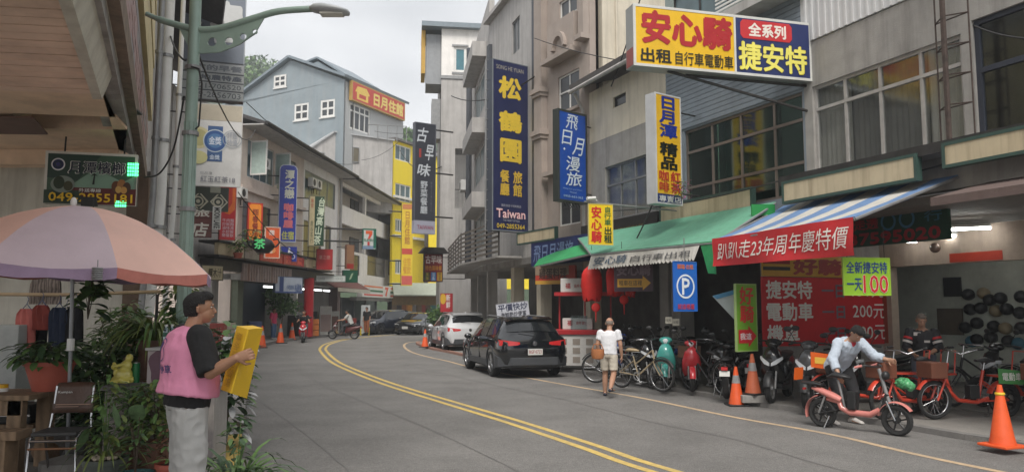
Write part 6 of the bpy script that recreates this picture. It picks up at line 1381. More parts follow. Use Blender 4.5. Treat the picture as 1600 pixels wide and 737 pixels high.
# black suv: rear centre near px 829, Y 19.4, heading away along the street
c = gnd(823, 584); a0 = R(90+21.5)
def carloc(px_rear, Yr, ang, L=4.46):
    p = at(px_rear, 560, Yr); return (p.x+math.cos(ang)*L/2, Yr+math.sin(ang)*L/2, 0)
k1 = car('black compact suv parked on the edge line with its tail to the camera', carloc(836, 19.2, R(90+16.5)), R(90+16.5), BP, H=1.5, plate='red', lower=GCL)
k2 = car('white compact suv parked on the red kerb strip beyond the black one', carloc(735, 30.2, R(90+17)), R(90+17), WP, H=1.52, lower=GCL)
k3 = car('dark suv with roof rails parked facing left outside the convenience store', (at(600,500,51.5).x, 51.5, 0), R(180+58), NB, H=1.55, rimm=IRON)
k4 = car('silver grey saloon with shining hood parked behind the dark suv', (at(628,500,52.5).x, 53, 0), R(180+48), SIL, kind='sedan', H=1.5)
k5 = car('black low car with yellow reflections facing the camera left of the plants', (at(652,500,50.5).x, 51, 0), R(180+75), BP, kind='sedan', H=1.42)
# white roof board leaning above the black suv
r = sign('white board with dark handwritten style characters standing behind the black suv roof', (777,472,495,24.3), (828,24.3), (190,192,200), [('T','平價快炒',.06,.06,.96,.56,(45,50,80),.02), ('T','海鮮熱炒便當',.12,.62,.9,.96,(60,60,70),.015)], t=.05, rim=(150,150,155), rimw=.01, name='menu_board')
r.rotation_euler.y = -R(7); w = r['_w']; bars(r, [((-w/2,0,-1.4),(-w/2,0,.35)), ((w/2-.1,0,-1.35),(w/2-.1,0,.0))], .02)
# ---------------- two wheelers
def spoked(root, x, z, rad, tr, m_t=None, spokes=14, rimm=CHROME, y=0, wd=None):
    mb = MB(); n = 30; ring = [(x+rad*math.cos(2*PI*i/n), y, z+rad*math.sin(2*PI*i/n)) for i in range(n)]; 
    rr = rad-tr; ring = [(x+rr*math.cos(2*PI*i/n), y, z+rr*math.sin(2*PI*i/n)) for i in range(n)]
    mb.tube(ring, tr, 8, close=True); o = mb.build('wheel', m_t or RUBBER, root, smooth=70)
    mb = MB(); r2 = rad-2.1*tr; mb.tube([(x+r2*math.cos(2*PI*i/n), y, z+r2*math.sin(2*PI*i/n)) for i in range(n)], tr*.45, 6, close=True); mb.cyl((x,y-.04,z),(x,y+.04,z),.022,10)
    mb.build('rim', rimm, o, smooth=70)
    mb = MB()
    for i in range(spokes):
        a = 2*PI*i/spokes; mb.cyl((x+.02*math.cos(a+.6),y+(.03 if i%2 else -.03),z+.02*math.sin(a+.6)),(x+r2*math.cos(a),y,z+r2*math.sin(a)),.0022,3)
    o2 = mb.build('spokes', CHROME, o); o2['kind'] = 'stuff'
    return o
def solidwheel(root, x, z, rad, wd, spokes=6, rimm=BLACK, y=0):
    mb = MB(); h = wd/2; mb.lathe([(rad*.7,-h*.8),(rad*.88,-h),(rad,-h*.35),(rad,h*.35),(rad*.88,h),(rad*.7,h*.8)], 28, (x,y,z), axis='y', ring=True); o = mb.build('wheel', RUBBER, root, smooth=40)
    mb = MB(); mb.lathe([(rad*.72,-h*.7),(rad*.72,h*.7),(rad*.66,h*.7),(rad*.66,-h*.7)], 28, (x,y,z), axis='y', ring=True); mb.lathe([(.0,-h),(.05,-h),(.05,h),(.0,h)], 12, (x,y,z), axis='y')
    for i in range(spokes):
        a = 2*PI*i/spokes; mb.tube([(x+.03*math.cos(a),y,z+.03*math.sin(a)),(x+rad*.68*math.cos(a+.2),y,z+rad*.68*math.sin(a+.2))], .014, 5, flat=.8)
    mb.build('rim', rimm, o, smooth=40); return o
def tb(root, name, pts, r_, m, n=8, smooth=60, flat=1): 
    mb = MB(); mb.tube(pts, r_, n, flat=flat); return mb.build(name, m, root, smooth=smooth)
def fender(root, x, z, rad, w, a0, a1, m, y=0, t=.012):
    mb = MB(); n = 12; vs = []
    for i in range(n+1):
        a = R(a0+(a1-a0)*i/n)
        for rr, yy in ((rad,-w),(rad+t,-w*.7),(rad+t+.01,0),(rad+t,w*.7),(rad,w),(rad-.004,0)): vs.append((x+rr*math.cos(a), y+yy, z+rr*math.sin(a)))
    mb.add(vs, [(6*i+a,6*i+(a+1)%6,6*i+6+(a+1)%6,6*i+6+a) for i in range(n) for a in range(6)]); return mb.build('fender', m, root, smooth=50)
def bicycle(label, loc, rz, frame, R_=.33, basket=None, saddle=BLACK, group='rental bikes and scooters at the kerb', cargo=False, steer=.2):
    root = thing('bicycle', label, 'bicycle', loc, rz, group); wb = 1.08
    xr, xf = -.5, .58; bb = (0-.03,0,.28); st = (-.16,0,.62 if cargo else .68); hd = (.4,0,.62); hu = (.36,0,.82)
    spoked(root, xr, R_, R_, .024); spoked(root, xf, R_, R_, .024)
    for nm, a, b, rr in (('seat_tube',bb,st,.016),('down_tube',bb,hd,.02),('top_tube',(-.12,0,.5),hu if not cargo else (.38,0,.55),.016)): tb(root, nm, [a,b], rr, frame)
    for y in (.05,-.05):
        tb(root, 'chain_stay', [bb,(xr,y,R_)], .009, frame); tb(root, 'seat_stay', [(-.13,y*.5,.58),(xr,y,R_)], .008, frame)
        tb(root, 'fork_blade', [(hd[0]+.01,y,.6),(hd[0]+.05,y,.5),(xf,y,R_)], .011, frame)
    tb(root, 'head_tube', [hd,hu], .022, frame); tb(root, 'stem', [hu,(hu[0]-.04,0,1.02)], .013, CHROME)
    tb(root, 'handlebar', [(.08,.3,.98),(.2,.28,1.03),(.33,.12,1.04),(.33,-.12,1.04),(.2,-.28,1.03),(.08,-.3,.98)], .011, CHROME)
    for y in (.3,-.3): tb(root, 'grip', [(.18,y*.95,1.02),(.05,y,.97)], .018, BLACK)
    mb = MB(); mb.tube([(-.34,0,.78),(-.26,0,.8),(-.12,0,.8),(.0,0,.79)], [(.02,.06),(.04,.1),(.035,.07),(.015,.02)], 10, side=(0,0,1)); mb.build('saddle', saddle, root, smooth=70)
    tb(root, 'seat_post', [st,(-.2,0,.78)], .012, CHROME)
    mb = MB(); mb.lathe([(.085,-.004),(.085,.004),(.06,.004),(.06,-.004)], 18, (bb[0],-.05,bb[2]), axis='y'); mb.cyl((bb[0],-.055,bb[2]),(bb[0]+.1,-.06,bb[2]-.13),.01,6); mb.bx(bb[0]+.06,-.15,bb[2]-.15,bb[0]+.15,-.06,bb[2]-.125); mb.build('crank', GREYM, root)
    fender(root, xr, R_, R_+.015, .03, 20, 170, BLACK); fender(root, xf, R_, R_+.015, .03, 30, 140, BLACK)
    if basket:
        mb = MB(); b0 = (.5,0,.72); n = 10
        for (x0,y0,x1,y1) in ((.46,-.16,.46,.16),(.74,-.18,.74,.18),(.46,-.16,.74,-.18),(.46,.16,.74,.18)): mb.slab((x0,y0,.66),(x1,y1,.66),(x1,y1,.9),(x0,y0,.9),.012)
        mb.slab((.46,-.16,.66),(.74,-.18,.66),(.74,.18,.66),(.46,.16,.66),.01); mb.build('basket', basket, root)
    tb(root, 'kickstand', [(xr+.1,.06,R_-.02),(xr+.06,.16,.01)], .009, GREYM)
    tb(root, 'rear_rack', [(xr-.2,.05,.7),(xr+.25,.05,.7),(xr+.25,-.05,.7),(xr-.2,-.05,.7),(xr-.2,.05,.7)], .007, GREYM); tb(root, 'rack_stay', [(xr-.1,.05,.7),(xr,.05,R_)], .006, GREYM)
    return root
def scooter(label, loc, rz, body, seatm=None, group='rental bikes and scooters at the kerb', old=False, box=None, steer=0, mirrors=True, sc=1):
    root = thing('motor_scooter', label, 'scooter', loc, rz, group); root.scale = (sc,sc,sc)
    seatm = seatm or BLACK; Rw = .25; xr, xf = -.58, .66
    w = solidwheel(root, xr, Rw, Rw, .12, 5, GREYM); w2 = solidwheel(root, xf, Rw, Rw, .1, 5, GREYM)
    fender(root, xf, Rw, Rw+.02, .06, 10, 150, body if old else BLACK)
    for y in (.07,-.07): tb(root, 'fork_leg', [(.5,y,.62),(xf-.02,y,Rw)], .02, GREYM)
    # leg shield
    mb = MB(); secs = []
    for x, z, hw_, d in ((.36,.3,.14,.05),(.44,.42,.19,.06),(.52,.58,.2,.09),(.5,.72,.18,.12),(.44,.86,.13,.12),(.38,.93,.07,.06)):
        secs.append([(x+d*math.cos(t*PI/6)*(1 if math.cos(t*PI/6)>0 else .4), hw_*math.sin(t*PI/6), z+.03*math.cos(t*PI/6)) for t in range(12)])
    mb.loft(secs); mb.build('leg_shield', body, root, smooth=60)
    # floorboard & body
    mb = MB(); mb.loft([[(x,-w_,z0),(x,-w_,z1),(x,-w_*.7,z1+.02),(x,w_*.7,z1+.02),(x,w_,z1),(x,w_,z0)] for x, w_, z0, z1 in ((.42,.14,.24,.3),(.2,.16,.2,.28),(-.08,.16,.2,.28),(-.16,.15,.22,.32))]); mb.build('floorboard', BLACK, root, smooth=40)
    mb = MB(); secs = []
    for x, z, hw_, hz_ in ((-.12,.45,.1,.17),(-.2,.5,.15,.19),(-.42,.54,.17,.17),(-.66,.6,.15,.13),(-.86,.66,.1,.09),(-.96,.7,.04,.04)):
        secs.append([(x, hw_*math.sin(t*PI/6), z+hz_*math.cos(t*PI/6)) for t in range(12)])
    mb.loft(secs); mb.build('rear_body', body, root, smooth=60)
    mb = MB(); mb.tube([(-.1,0,.73),(-.2,0,.765),(-.42,0,.76),(-.62,0,.79),(-.82,0,.8)], [(.03,.09),(.055,.13),(.055,.14),(.05,.12),(.02,.07)], 12, side=(0,0,1)); mb.build('seat', seatm, root, smooth=70)
    # head: handlebar cowl, headlight
    mb = MB(); mb.ell((.36,0,1.0),(.1,.14,.075), 14, 9); mb.ell((.42,0,.97),(.08,.1,.07)); mb.build('handlebar_cowl', body if not old else body, root, smooth=80)
    LENS = mat('headlight_glass', (.6,.62,.64), .1, bump=0, coat=.5)
    if old: mb = MB(); mb.ell((.47,0,.98),(.03,.06,.06)); mb.build('headlight', LENS, root, smooth=80)
    else:
        for s_ in (1,-1):
            mb = MB(); mb.loft([[(.665,s_*.015,.62),(.645,s_*.015,.67),(.5,s_*.015,.67),(.5,s_*.015,.62)],[(.64,s_*.1,.65),(.61,s_*.1,.73),(.48,s_*.1,.73),(.48,s_*.1,.65)],[(.54,s_*.19,.73),(.53,s_*.185,.78),(.42,s_*.17,.78),(.42,s_*.17,.73)]]); mb.build('headlight', LENS, root, smooth=40)
    tb(root, 'handlebar', [(.2,.34,1.0),(.33,.2,1.03),(.36,0,1.03),(.33,-.2,1.03),(.2,-.34,1.0)], .014, BLACK)
    for y in (.35,-.35): tb(root, 'grip', [(.27,y*.8,1.015),(.19,y,.995)], .02, BLACK)
    if mirrors:
        for s_ in (1,-1):
            m_ = tb(root, 'mirror_stem', [(.3,s_*.22,1.03),(.28,s_*.28,1.15),(.27,s_*.33,1.22)], .006, BLACK)
            mb = MB(); mb.ell((.27,s_*.35,1.25),(.02,.07,.045), 12, 7); mb.build('mirror', BLACK, root, smooth=80)
    mb = MB(); mb.bx(-1.0,-.06,.6,-.95,.06,.66); mb.build('tail_light', RL_, root)
    mb = MB(); mb.tube([(-.2,-.14,.22),(-.5,-.17,.25),(-.82,-.18,.36)], [.03,.05,.045], 10); mb.build('exhaust', GREYM, root, smooth=60)
    tb(root, 'stand', [(-.28,.1,.2),(-.36,.16,.0)], .012, GREYM)
    mb = MB(); mb.bx(-.35,-.09,.18,-.05+.0,.09,.34); mb.build('engine', IRON, root)
    mb = MB(); mb.slab((-.99,-.1,.48),(-.99,.1,.48),(-.96,.1,.58),(-.96,-.1,.58),.004); mb.build('number_plate', paint((205,205,200)), root)
    if box: mb = MB(); mb.bx(-.95,-.16,.84,-.66,.16,1.1); mb.build('carrier_box', box, root, bevel=.02)
    return root
RL_ = mat('tail_light_red', (.42,.02,.02), .15, emit=.12, bump=0, coat=.5)
def pos(px, py, z=.07): p = gnd(px, py, z); return (p.x, p.y, z)
def fz_(m): return m
BSC = mat('black_scooter_body', (.012,.012,.013), .2, bump=0, coat=.6); GSC = mat('dark_grey_scooter_body', (.06,.062,.065), .25, bump=0, coat=.5)
scooter('black motor scooter facing the street, left of the grey one before the red poster', (4.92,14.3,.07), R(-122), BSC, sc=1.05)
scooter('black scooter with pale grey fender beside it, nearer the pink electric bike', (5.22,13.4,.07), R(-122), GSC, sc=1.05)
scooter('teal retro scooter standing in the row under the green awning', (3.3,16.5,.07), R(-105), mat('teal_paint', (.06,.32,.28), .25, bump=0, coat=.5), old=True)
scooter('red retro scooter next to the teal one', (3.72,16.2,.07), R(-100), mat('red_scooter_paint', (.5,.03,.04), .25, bump=0, coat=.5), old=True, sc=.95)
scooter('black scooter with a blue body panel left of the teal scooter', (2.95,18.1,.07), R(160), mat('blue_scooter_paint', (.03,.07,.3), .25, bump=0, coat=.5), old=False)
scooter('black scooter parked tail to the street behind the short orange cone', (4.15,14.9,.07), R(70), BSC, old=False, mirrors=True, sc=.92)
scooter('shaded black scooter deep under the green awning, third from the pillar', (4.5,16.4,.07), R(100), BSC, sc=.95)
for i_, (x_, y_, a_, l_, m_) in enumerate(((2.9,17.4,-80,'black scooter between the blue panelled and the teal scooter',BSC),(4.3,16.0,-100,'black scooter right of the red retro scooter',BSC),(4.6,15.4,80,'black scooter backed up against the leaning green board',GSC),(2.6,19.0,-70,'black scooter in the shade above the walking man',BSC),(3.4,19.0,-85,'black scooter in the back row behind the teal scooter',GSC),(4.1,18.0,-95,'black scooter in the back row behind the red scooter',BSC),(5.75,13.4,-110,'black scooter between the grey fendered one and the leaning man',BSC))): scooter(l_, (x_,y_,.07), R(a_), m_, sc=.96)
scooter('dark scooter half hidden behind the leaning man', (6.5,13.9,.07), R(200), BSC)
scooter('dark scooter deep in the shop right of the smiling man', (8.6,13.2,.09), R(185), BSC)
scooter('dark scooter at the right edge inside the shop', (9.3,11.6,.09), R(150), GSC)
bicycle('cream coloured city bicycle behind the walking man', (2.62,16.0,.07), R(-50), mat('cream_bike_paint', (.34,.27,.17), .3, bump=0, coat=.4), basket=None, saddle=mat('tan_saddle', (.36,.27,.16), .6))
bicycle('dark bicycle with brown wicker basket in front of the red scooter', (3.85,15.35,.07), R(110), BLACK, basket=mat('wicker_brown', (.13,.06,.035), .8, bump=.6))
bicycle('old dark bicycle with brown basket just left of the walking man', (2.42,17.2,.07), R(160), BLACK)
# red cargo-like rental bikes on the right
REDF = mat('red_bike_paint', (.62,.06,.03), .3, bump=0, coat=.5); BRB = mat('brown_leather_box', (.16,.055,.03), .6, bump=.2)
def redbike(label, loc, rz, tag_=(215,120,40)):
    root = thing('electric_bicycle', label, 'electric bicycle', loc, rz, 'rental bikes and scooters at the kerb'); Rw = .27; xf, xr = .62, -.6
    spoked(root, xf, Rw+.02, Rw+.02, .03, spokes=16); solidwheel(root, xr, Rw, Rw, .09, 6)
    tb(root, 'main_tube', [(.42,0,.62),(.36,0,.42),(.22,0,.28),(-.1,0,.24),(-.3,0,.3)], .032, REDF); tb(root, 'seat_tube', [(-.12,0,.24),(-.24,0,.72)], .024, REDF); tb(root, 'seat_post', [(-.24,0,.72),(-.27,0,.84)], .014, CHROME)
    for y in (.07,-.07): tb(root, 'chain_stay', [(-.2,y*.5,.26),(xr,y,Rw)], .014, REDF); tb(root, 'seat_stay', [(-.2,y*.5,.56),(xr,y,Rw)], .012, REDF); tb(root, 'fork_blade', [(.47,y,.6),(xf,y,Rw+.02)], .016, REDF)
    tb(root, 'head_tube', [(.43,0,.56),(.38,0,.84)], .03, REDF); tb(root, 'stem', [(.38,0,.84),(.34,0,1.02)], .014, CHROME)
    tb(root, 'handlebar', [(.02,.3,1.06),(.14,.31,1.05),(.3,.2,.98),(.36,.1,1.03),(.36,-.1,1.03),(.3,-.2,.98),(.14,-.31,1.05),(.02,-.3,1.06)], .012, CHROME)
    for y in (.31,-.31): tb(root, 'grip', [(.1,y,1.055),(-.0,y*.97,1.06)], .02, BLACK)
    mb = MB(); mb.tube([(-.4,0,.86),(-.28,0,.88),(-.12,0,.87)], [(.02,.08),(.045,.11),(.02,.04)], 10, side=(0,0,1)); mb.build('saddle', BLACK, root, smooth=70)
    mb = MB(); mb.bx(.5,-.17,.62,.78,.17,.86); bk = mb.build('front_box', BRB, root, bevel=.015)
    mb = MB(); mb.quad((.55,-.175,.66),(.7,-.175,.66),(.7,-.175,.78),(.55,-.175,.78)); mb.build('price_tag', paint(tag_), bk)
    fender(root, xr, Rw, Rw+.02, .06, 20, 170, REDF); fender(root, xf, Rw+.02, Rw+.045, .05, 30, 150, REDF)
    mb = MB(); mb.bx(-.9,-.12,.62,-.4,.12,.65); mb.build('rear_rack', REDF, root)
    tb(root, 'passenger_back', [(-.85,.12,.64),(-.9,.12,1.0),(-.9,-.12,1.0),(-.85,-.12,.64)], .012, REDF)
    tb(root, 'kickstand', [(xr+.22,.1,.2),(xr+.16,.16,-.0),(xr+.24,.16,-.0)], .01, CHROME); tb(root, 'kickstand', [(xr+.22,-.1,.2),(xr+.16,-.16,-.0),(xr+.24,-.16,-.0)], .01, CHROME)
    mb = MB(); mb.bx(-.12,-.06,.3,.05,.06,.5); mb.build('battery', BLACK, root, bevel=.01)
    return root
redbike('red electric bicycle with big chrome handlebar beside the smiling man', (6.15,12.0,.07), R(205))
redbike('red electric bicycle with orange price tag on its box, right of the smiling man', (7.0,11.9,.07), R(190), (225,130,30))
redbike('red electric bicycle with green tag at the right side of the shop', (8.3,11.6,.07), R(200), (90,160,80))
redbike('red framed bicycle just behind the pink electric bike', (5.75,12.55,.07), R(170), (225,90,30))
r = bicycle('black mountain bicycle deeper in the shop by the helmets', (8.0,13.2,.09), R(185), BLACK)
# pink electric bike
pk = mat('salmon_pink_paint', (.62,.22,.19), .3, bump=0, coat=.5)
ax, ay = at(1394,600,10.75), at(1286,600,11.5); d_ = ax-ay; mid = (ax+ay)/2
root = thing('electric_bicycle', 'salmon pink step-through electric bike nearest the road, held by the leaning man', 'electric bicycle', (mid.x,mid.y,0), math.atan2(ax.y-ay.y, ax.x-ay.x), None); root.scale = (.9,.9,.9)
Rw = .235; xf = .6; xr = -.58
solidwheel(root, xf, Rw, Rw, .085, 6, BLACK); solidwheel(root, xr, Rw, Rw, .085, 6, BLACK)
tb(root, 'main_tube', [(.34,0,.36),(.2,0,.28),(-.12,0,.28),(-.26,0,.34),(-.3,0,.44),(-.5,0,.46)], [.045,.05,.05,.045,.045,.03], pk, 10)
tb(root, 'side_cover', [(-.25,0,.46),(-.4,0,.52),(-.62,0,.6),(-.74,0,.62)], [(.05,.07),(.06,.09),(.05,.08),(.02,.04)], pk, 12)
tb(root, 'steering_tube', [(.5,0,.48),(.36,0,1.0)], .03, GREYM); tb(root, 'down_tube', [(.47,0,.62),(.38,0,.34)], .035, BLACK)
for y in (.065,-.065): tb(root, 'fork_blade', [(.48,y,.52),(.53,y,.4),(xf,y,Rw)], .018, CHROME if y < 0 else GREYM); tb(root, 'swing_arm', [(-.3,y,.3),(xr,y,Rw)], .016, BLACK); tb(root, 'shock_absorber', [(-.5,y,.5),(xr-.03,y,Rw)], .018, GREYM)
fender(root, xf, Rw, Rw+.03, .06, 35, 170, pk); fender(root, xr, Rw, Rw+.035, .06, 100, 200, pk)
tb(root, 'seat_post', [(-.2,0,.34),(-.3,0,.78)], .02, GREYM)
mb = MB(); mb.tube([(-.46,0,.82),(-.34,0,.86),(-.18,0,.84),(-.08,0,.82)], [(.02,.07),(.05,.12),(.04,.08),(.015,.03)], 12, side=(0,0,1)); mb.build('saddle', BLACK, root, smooth=70)
mb = MB(); mb.tube([(-.56,0,.68),(-.7,0,.7),(-.9,0,.7)], [(.02,.07),(.04,.1),(.02,.08)], 10, side=(0,0,1)); mb.build('rear_seat', BLACK, root, smooth=70)
tb(root, 'handlebar', [(.14,.3,1.02),(.26,.24,1.05),(.36,.1,1.03),(.36,-.1,1.03),(.26,-.24,1.05),(.14,-.3,1.02)], .013, BLACK)
for y in (.3,-.3): tb(root, 'grip', [(.22,y*.87,1.045),(.12,y,1.015)], .02, pk)
mb = MB(); mb.ell((.46,0,.9),(.06,.07,.07)); mb.build('headlight', BLACK, root, smooth=80)
mb = MB(); mb.bx(-.14,-.07,.33,.0,.07,.62); mb.build('battery', BLACK, root, bevel=.02)
for y in (.14,-.14): tb(root, 'centre_stand', [(xr+.14,y*.4,.2),(xr+.08,y,.0),(xr+.14,y,-.0)], .012, CHROME)
tb(root, 'rear_light', [(-.88,-.03,.6),(-.88,.03,.6)], .02, RL_)
mb = MB(); mb.slab((-.98,-.14,.74),(-.98,.14,.74),(-.96,.14,.94),(-.96,-.14,.94),.01); t_ = mb.build('price_tag', paint((225,100,30)), root)
PBIKE = root
# tag board orange seen at px 1267-1296, y 550-575
r = thing('price_card', 'orange price card on the bike behind the pink electric bike', 'card', at(1282,563,12.3), R(8)); mb = MB(); mb.slab((-.16,0,-.1),(.16,0,-.14),(.16,0,.1),(-.16,0,.14),.01); mb.build('sheet', paint((226,100,36)), r); mb = MB(); mb.quad((-.1,-.006,-.04),(.1,-.006,-.06),(.1,-.006,.04),(-.1,-.006,.06)); mb.build('print', paint((235,190,80)), r)
r = thing('price_card', 'green and white price card on a bike at the right edge of the shop', 'card', at(1581,588,11.6), R(-4)); mb = MB(); mb.slab((-.19,0,-.1),(.19,0,-.12),(.19,0,.08),(-.19,0,.12),.01); mb.build('sheet', paint((70,140,70)), r); mb = MB(); put_text(mb, '電動車', -.14,-.06,.14,.06,-.008,.02); mb.build('lettering', paint((225,225,215)), r)
# traffic cones
ORG = mat('cone_orange', (.75,.1,.02), .5, var=.08, bump=.1, bscale=20, dirt=.2, dirtcol=(.35,.08,.04)); BAND = mat('cone_band', (.55,.55,.55), .4, var=.15, dirt=.3)
def cone(label, p, h, base=BLACK, band=True, col=ORG):
    r = thing('traffic_cone', label, 'traffic cone', p, random.uniform(0,1), 'traffic cones'); b = h*.26
    mb = MB(); mb.bx(-b,-b,0,b,b,h*.045); mb.build('base', base, r, bevel=.01)
    mb = MB(); mb.lathe([(h*.2,h*.046),(h*.19,h*.07),(h*.035,h),(.0,h*1.0)], 20); mb.build('cone', col, r, smooth=50)
    if band:
        f_ = lambda z: h*.19 + (h*.035-h*.19)*(z-.07)/.93
        mb = MB(); mb.lathe([(f_(.58)+.003,h*.58),(f_(.78)+.003,h*.78)], 20); mb.build('reflective_band', BAND, r, smooth=50)
    return r
c1 = cone('bright orange cone with a yellow tie at the right front corner of the shop', pos(1567,697,.07), .74, base=mat('cone_orange', (.75,.1,.02)), band=False)
mb = MB(); mb.lathe([(.05,.615),(.058,.63),(.05,.65)], 14); mb.build('yellow_tie', paint((225,190,50)), c1)
cone('orange cone with a grey band, nearer the road by the leaning green board', pos(1151,633,.0), .69)
cone('taller faded orange cone on a block behind the shorter one', (pos(1177,627)[0], pos(1177,627)[1], .2), .72, col=mat('faded_cone_orange', (.5,.12,.05), .6, var=.1))
r = thing('concrete_block', 'concrete block under the taller faded cone', 'block', (pos(1177,627)[0], pos(1177,627)[1], .07)); mb = MB(); mb.bx(-.25,-.2,0,.25,.2,.13); mb.build('block', CONC, r, bevel=.01)
cone('small orange cone beside the white suv', pos(664,542,.07), .75)
for px, py, l_ in ((409,543,'orange cone half hidden behind the yellow folded board'),(438,536,'orange cone next to the person in the pink top'),(456,531.5,'orange cone by the red column')): cone(l_, pos(px,py,.0), .95)
# ================= people: local frame, facing +x, left hand +y, z up
def LERP(a, b, t): return Vector(a).lerp(Vector(b), t)
def spine_loft(mb, pts, rad, side, n=16):   # pts centres, rad (depth, width), side = direction of shoulders
    rings = []; side = Vector(side).normalized()
    for i, p in enumerate(pts):
        p = Vector(p); t = (Vector(pts[min(i+1,len(pts)-1)]) - Vector(pts[max(i-1,0)])).normalized()
        s_ = side[i] if isinstance(side, list) else side; s2 = (s_ - t*s_.dot(t)).normalized(); f = t.cross(s2)
        rings.append([p + f*(rad[i][0]*math.cos(2*PI*j/n)) + s2*(rad[i][1]*math.sin(2*PI*j/n)) for j in range(n)])
    mb.loft(rings)
def seg(mb, a, b, r0, r1, n=12, mid=None):
    pts = [Vector(a), LERP(a,b,.5), Vector(b)]; mb.tube(pts, [r0, mid or (r0+r1)/2, r1], n); mb.ell(a, r0, 12, 8); mb.ell(b, r1, 12, 8)
def hand(mb, wrist, d, palm_n, k=1.0, curl=.6, thumb=1, sp=.0):
    """d: forearm direction; palm_n: palm normal; five fingers, each with two bends"""
    d = Vector(d).normalized(); pn = Vector(palm_n); pn = (pn - d*pn.dot(d)).normalized(); s_ = d.cross(pn)*thumb
    w = Vector(wrist); pc = w + d*.05*k
    mb.tube([w-d*.02, w+d*.03*k, w+d*.085*k], [(.017*k,.026*k),(.017*k,.038*k),(.014*k,.042*k)], 10, side=pn)
    for i, (off, ln) in enumerate(((.033,.068),(.012,.076),(-.011,.071),(-.032,.056))):
        b = w + d*.08*k + s_*off*k; a1 = curl*.55; a2 = curl*1.3; a3 = curl*1.9
        p1 = b + (d*math.cos(a1)+pn*math.sin(a1))*ln*.45*k + s_*off*sp; p2 = p1 + (d*math.cos(a2)+pn*math.sin(a2))*ln*.32*k; p3 = p2 + (d*math.cos(a3)+pn*math.sin(a3))*ln*.25*k
        mb.tube([b,p1,p2,p3], [.0095*k,.009*k,.0082*k,.007*k], 8); mb.ell(p3, .007*k, 8, 6)
    b = w + d*.025*k + s_*.028*k; p1 = b + (d*.6+s_*.75+pn*.35).normalized()*.042*k; p2 = p1 + (d*.8+s_*.15+pn*.6).normalized()*.034*k
    mb.tube([b,p1,p2], [.013*k,.0105*k,.008*k], 8); mb.ell(p2,.008*k,8,6)
def head_parts(mb, c, yaw=0, pitch=0, k=1.0):
    """adds skull, face, nose, ears, jaw to the body; returns transform"""
    M = Matrix.Translation(Vector(c)) @ Matrix.Rotation(yaw, 4, 'Z') @ Matrix.Rotation(pitch, 4, 'Y') @ Matrix.Scale(k, 4)
    old = mb.T; mb.T = M
    mb.ell((-.012,0,.025), (.097,.077,.092), 18, 12); mb.ell((.022,0,-.03), (.068,.06,.075), 16, 10); mb.ell((.045,0,-.078), (.035,.034,.026), 12, 8)
    mb.ell((.03,0,-.055), (.055,.054,.04), 12, 8)
    mb.tube([(.078,0,.02),(.098,0,-.01),(.106,0,-.025),(.09,0,-.032)], [.009,.012,.014,.008], 8)
    for s_ in (1,-1):
        mb.ell((.083,s_*.026,.028),(.012,.024,.009),10,6)
        mb.tube([(-.012,s_*.073,.018),(-.022,s_*.085,.01),(-.02,s_*.083,-.022),(-.008,s_*.074,-.028)], [.01,.012,.01,.007], 8)
    mb.ell((.086,0,-.05),(.014,.024,.008),10,6); mb.ell((.083,0,-.062),(.013,.02,.007),10,6)
    mb.T = old; return M
def face_details(M, root, hairm=None, beard=False):
    mb = MB(); mb.T = M
    EYE = mat('eye_white', (.6,.58,.55), .2, bump=0); IRIS = mat('eye_dark', (.02,.012,.01), .1, bump=0); LIP = mat('lips', (.35,.13,.1), .5)
    for s_ in (1,-1): 
        mb = MB(); mb.T = M; mb.ell((.0735,s_*.03,.012),(.009,.013,.006),10,6); e_ = mb.build('eye', EYE, root, smooth=80)
        mb = MB(); mb.T = M; mb.ell((.0805,s_*.031,.012),(.003,.0055,.0055),8,6); mb.build('iris', IRIS, e_, smooth=80)
        mb = MB(); mb.T = M; mb.tube([(.083,s_*.014,.031),(.081,s_*.03,.036),(.071,s_*.047,.032)], [.003,.0035,.002], 6); mb.build('eyebrow', hairm or HAIR, root, smooth=80)
    mb = MB(); mb.T = M; mb.tube([(.09,.018,-.056),(.098,0,-.0565),(.09,-.018,-.056)], [.002,.004,.002], 6); mb.build('mouth', LIP, root, smooth=80)
def hair(M, root, m, kind='short', voxel=.006):
    mb = MB(); mb.T = M
    if kind == 'bald':
        mb.ell((-.018,0,.02),(.096,.081,.09),20,14); o_ = None
    else:
        mb.ell((-.014,0,.034), (.106,.087,.093), 20, 14); mb.ell((-.045,0,-.01), (.072,.077,.085), 16, 12); mb.ell((.03,0,.09),(.062,.068,.04),14,10)
        mb.ell((.05,0,.075),(.03,.055,.026),12,8)
    o = remeshed(mb, 'hair', m, root, voxel, 3, folds=.004, fscale=26)
    # cut away the face side: drop vertices in front of the hairline and low on the neck
    bm = bmesh.new(); bm.from_mesh(o.data); Mi = M.inverted(); kill = []
    for v in bm.verts:
        p = Mi @ v.co
        front = p.x > .03 and p.z < .06; ear = p.x > -.015 and p.z < .03 and p.x < .04 and p.z > -.09
        if kind == 'bald': front = p.x > -.02 and p.z < .03 or p.z > .06; ear = p.z < -.02
        if front or ear or p.z < -.06 or (p.x > .0 and p.z < .0): kill.append(v)
    bmesh.ops.delete(bm, geom=kill, context='VERTS'); bm.to_mesh(o.data); bm.free(); return o
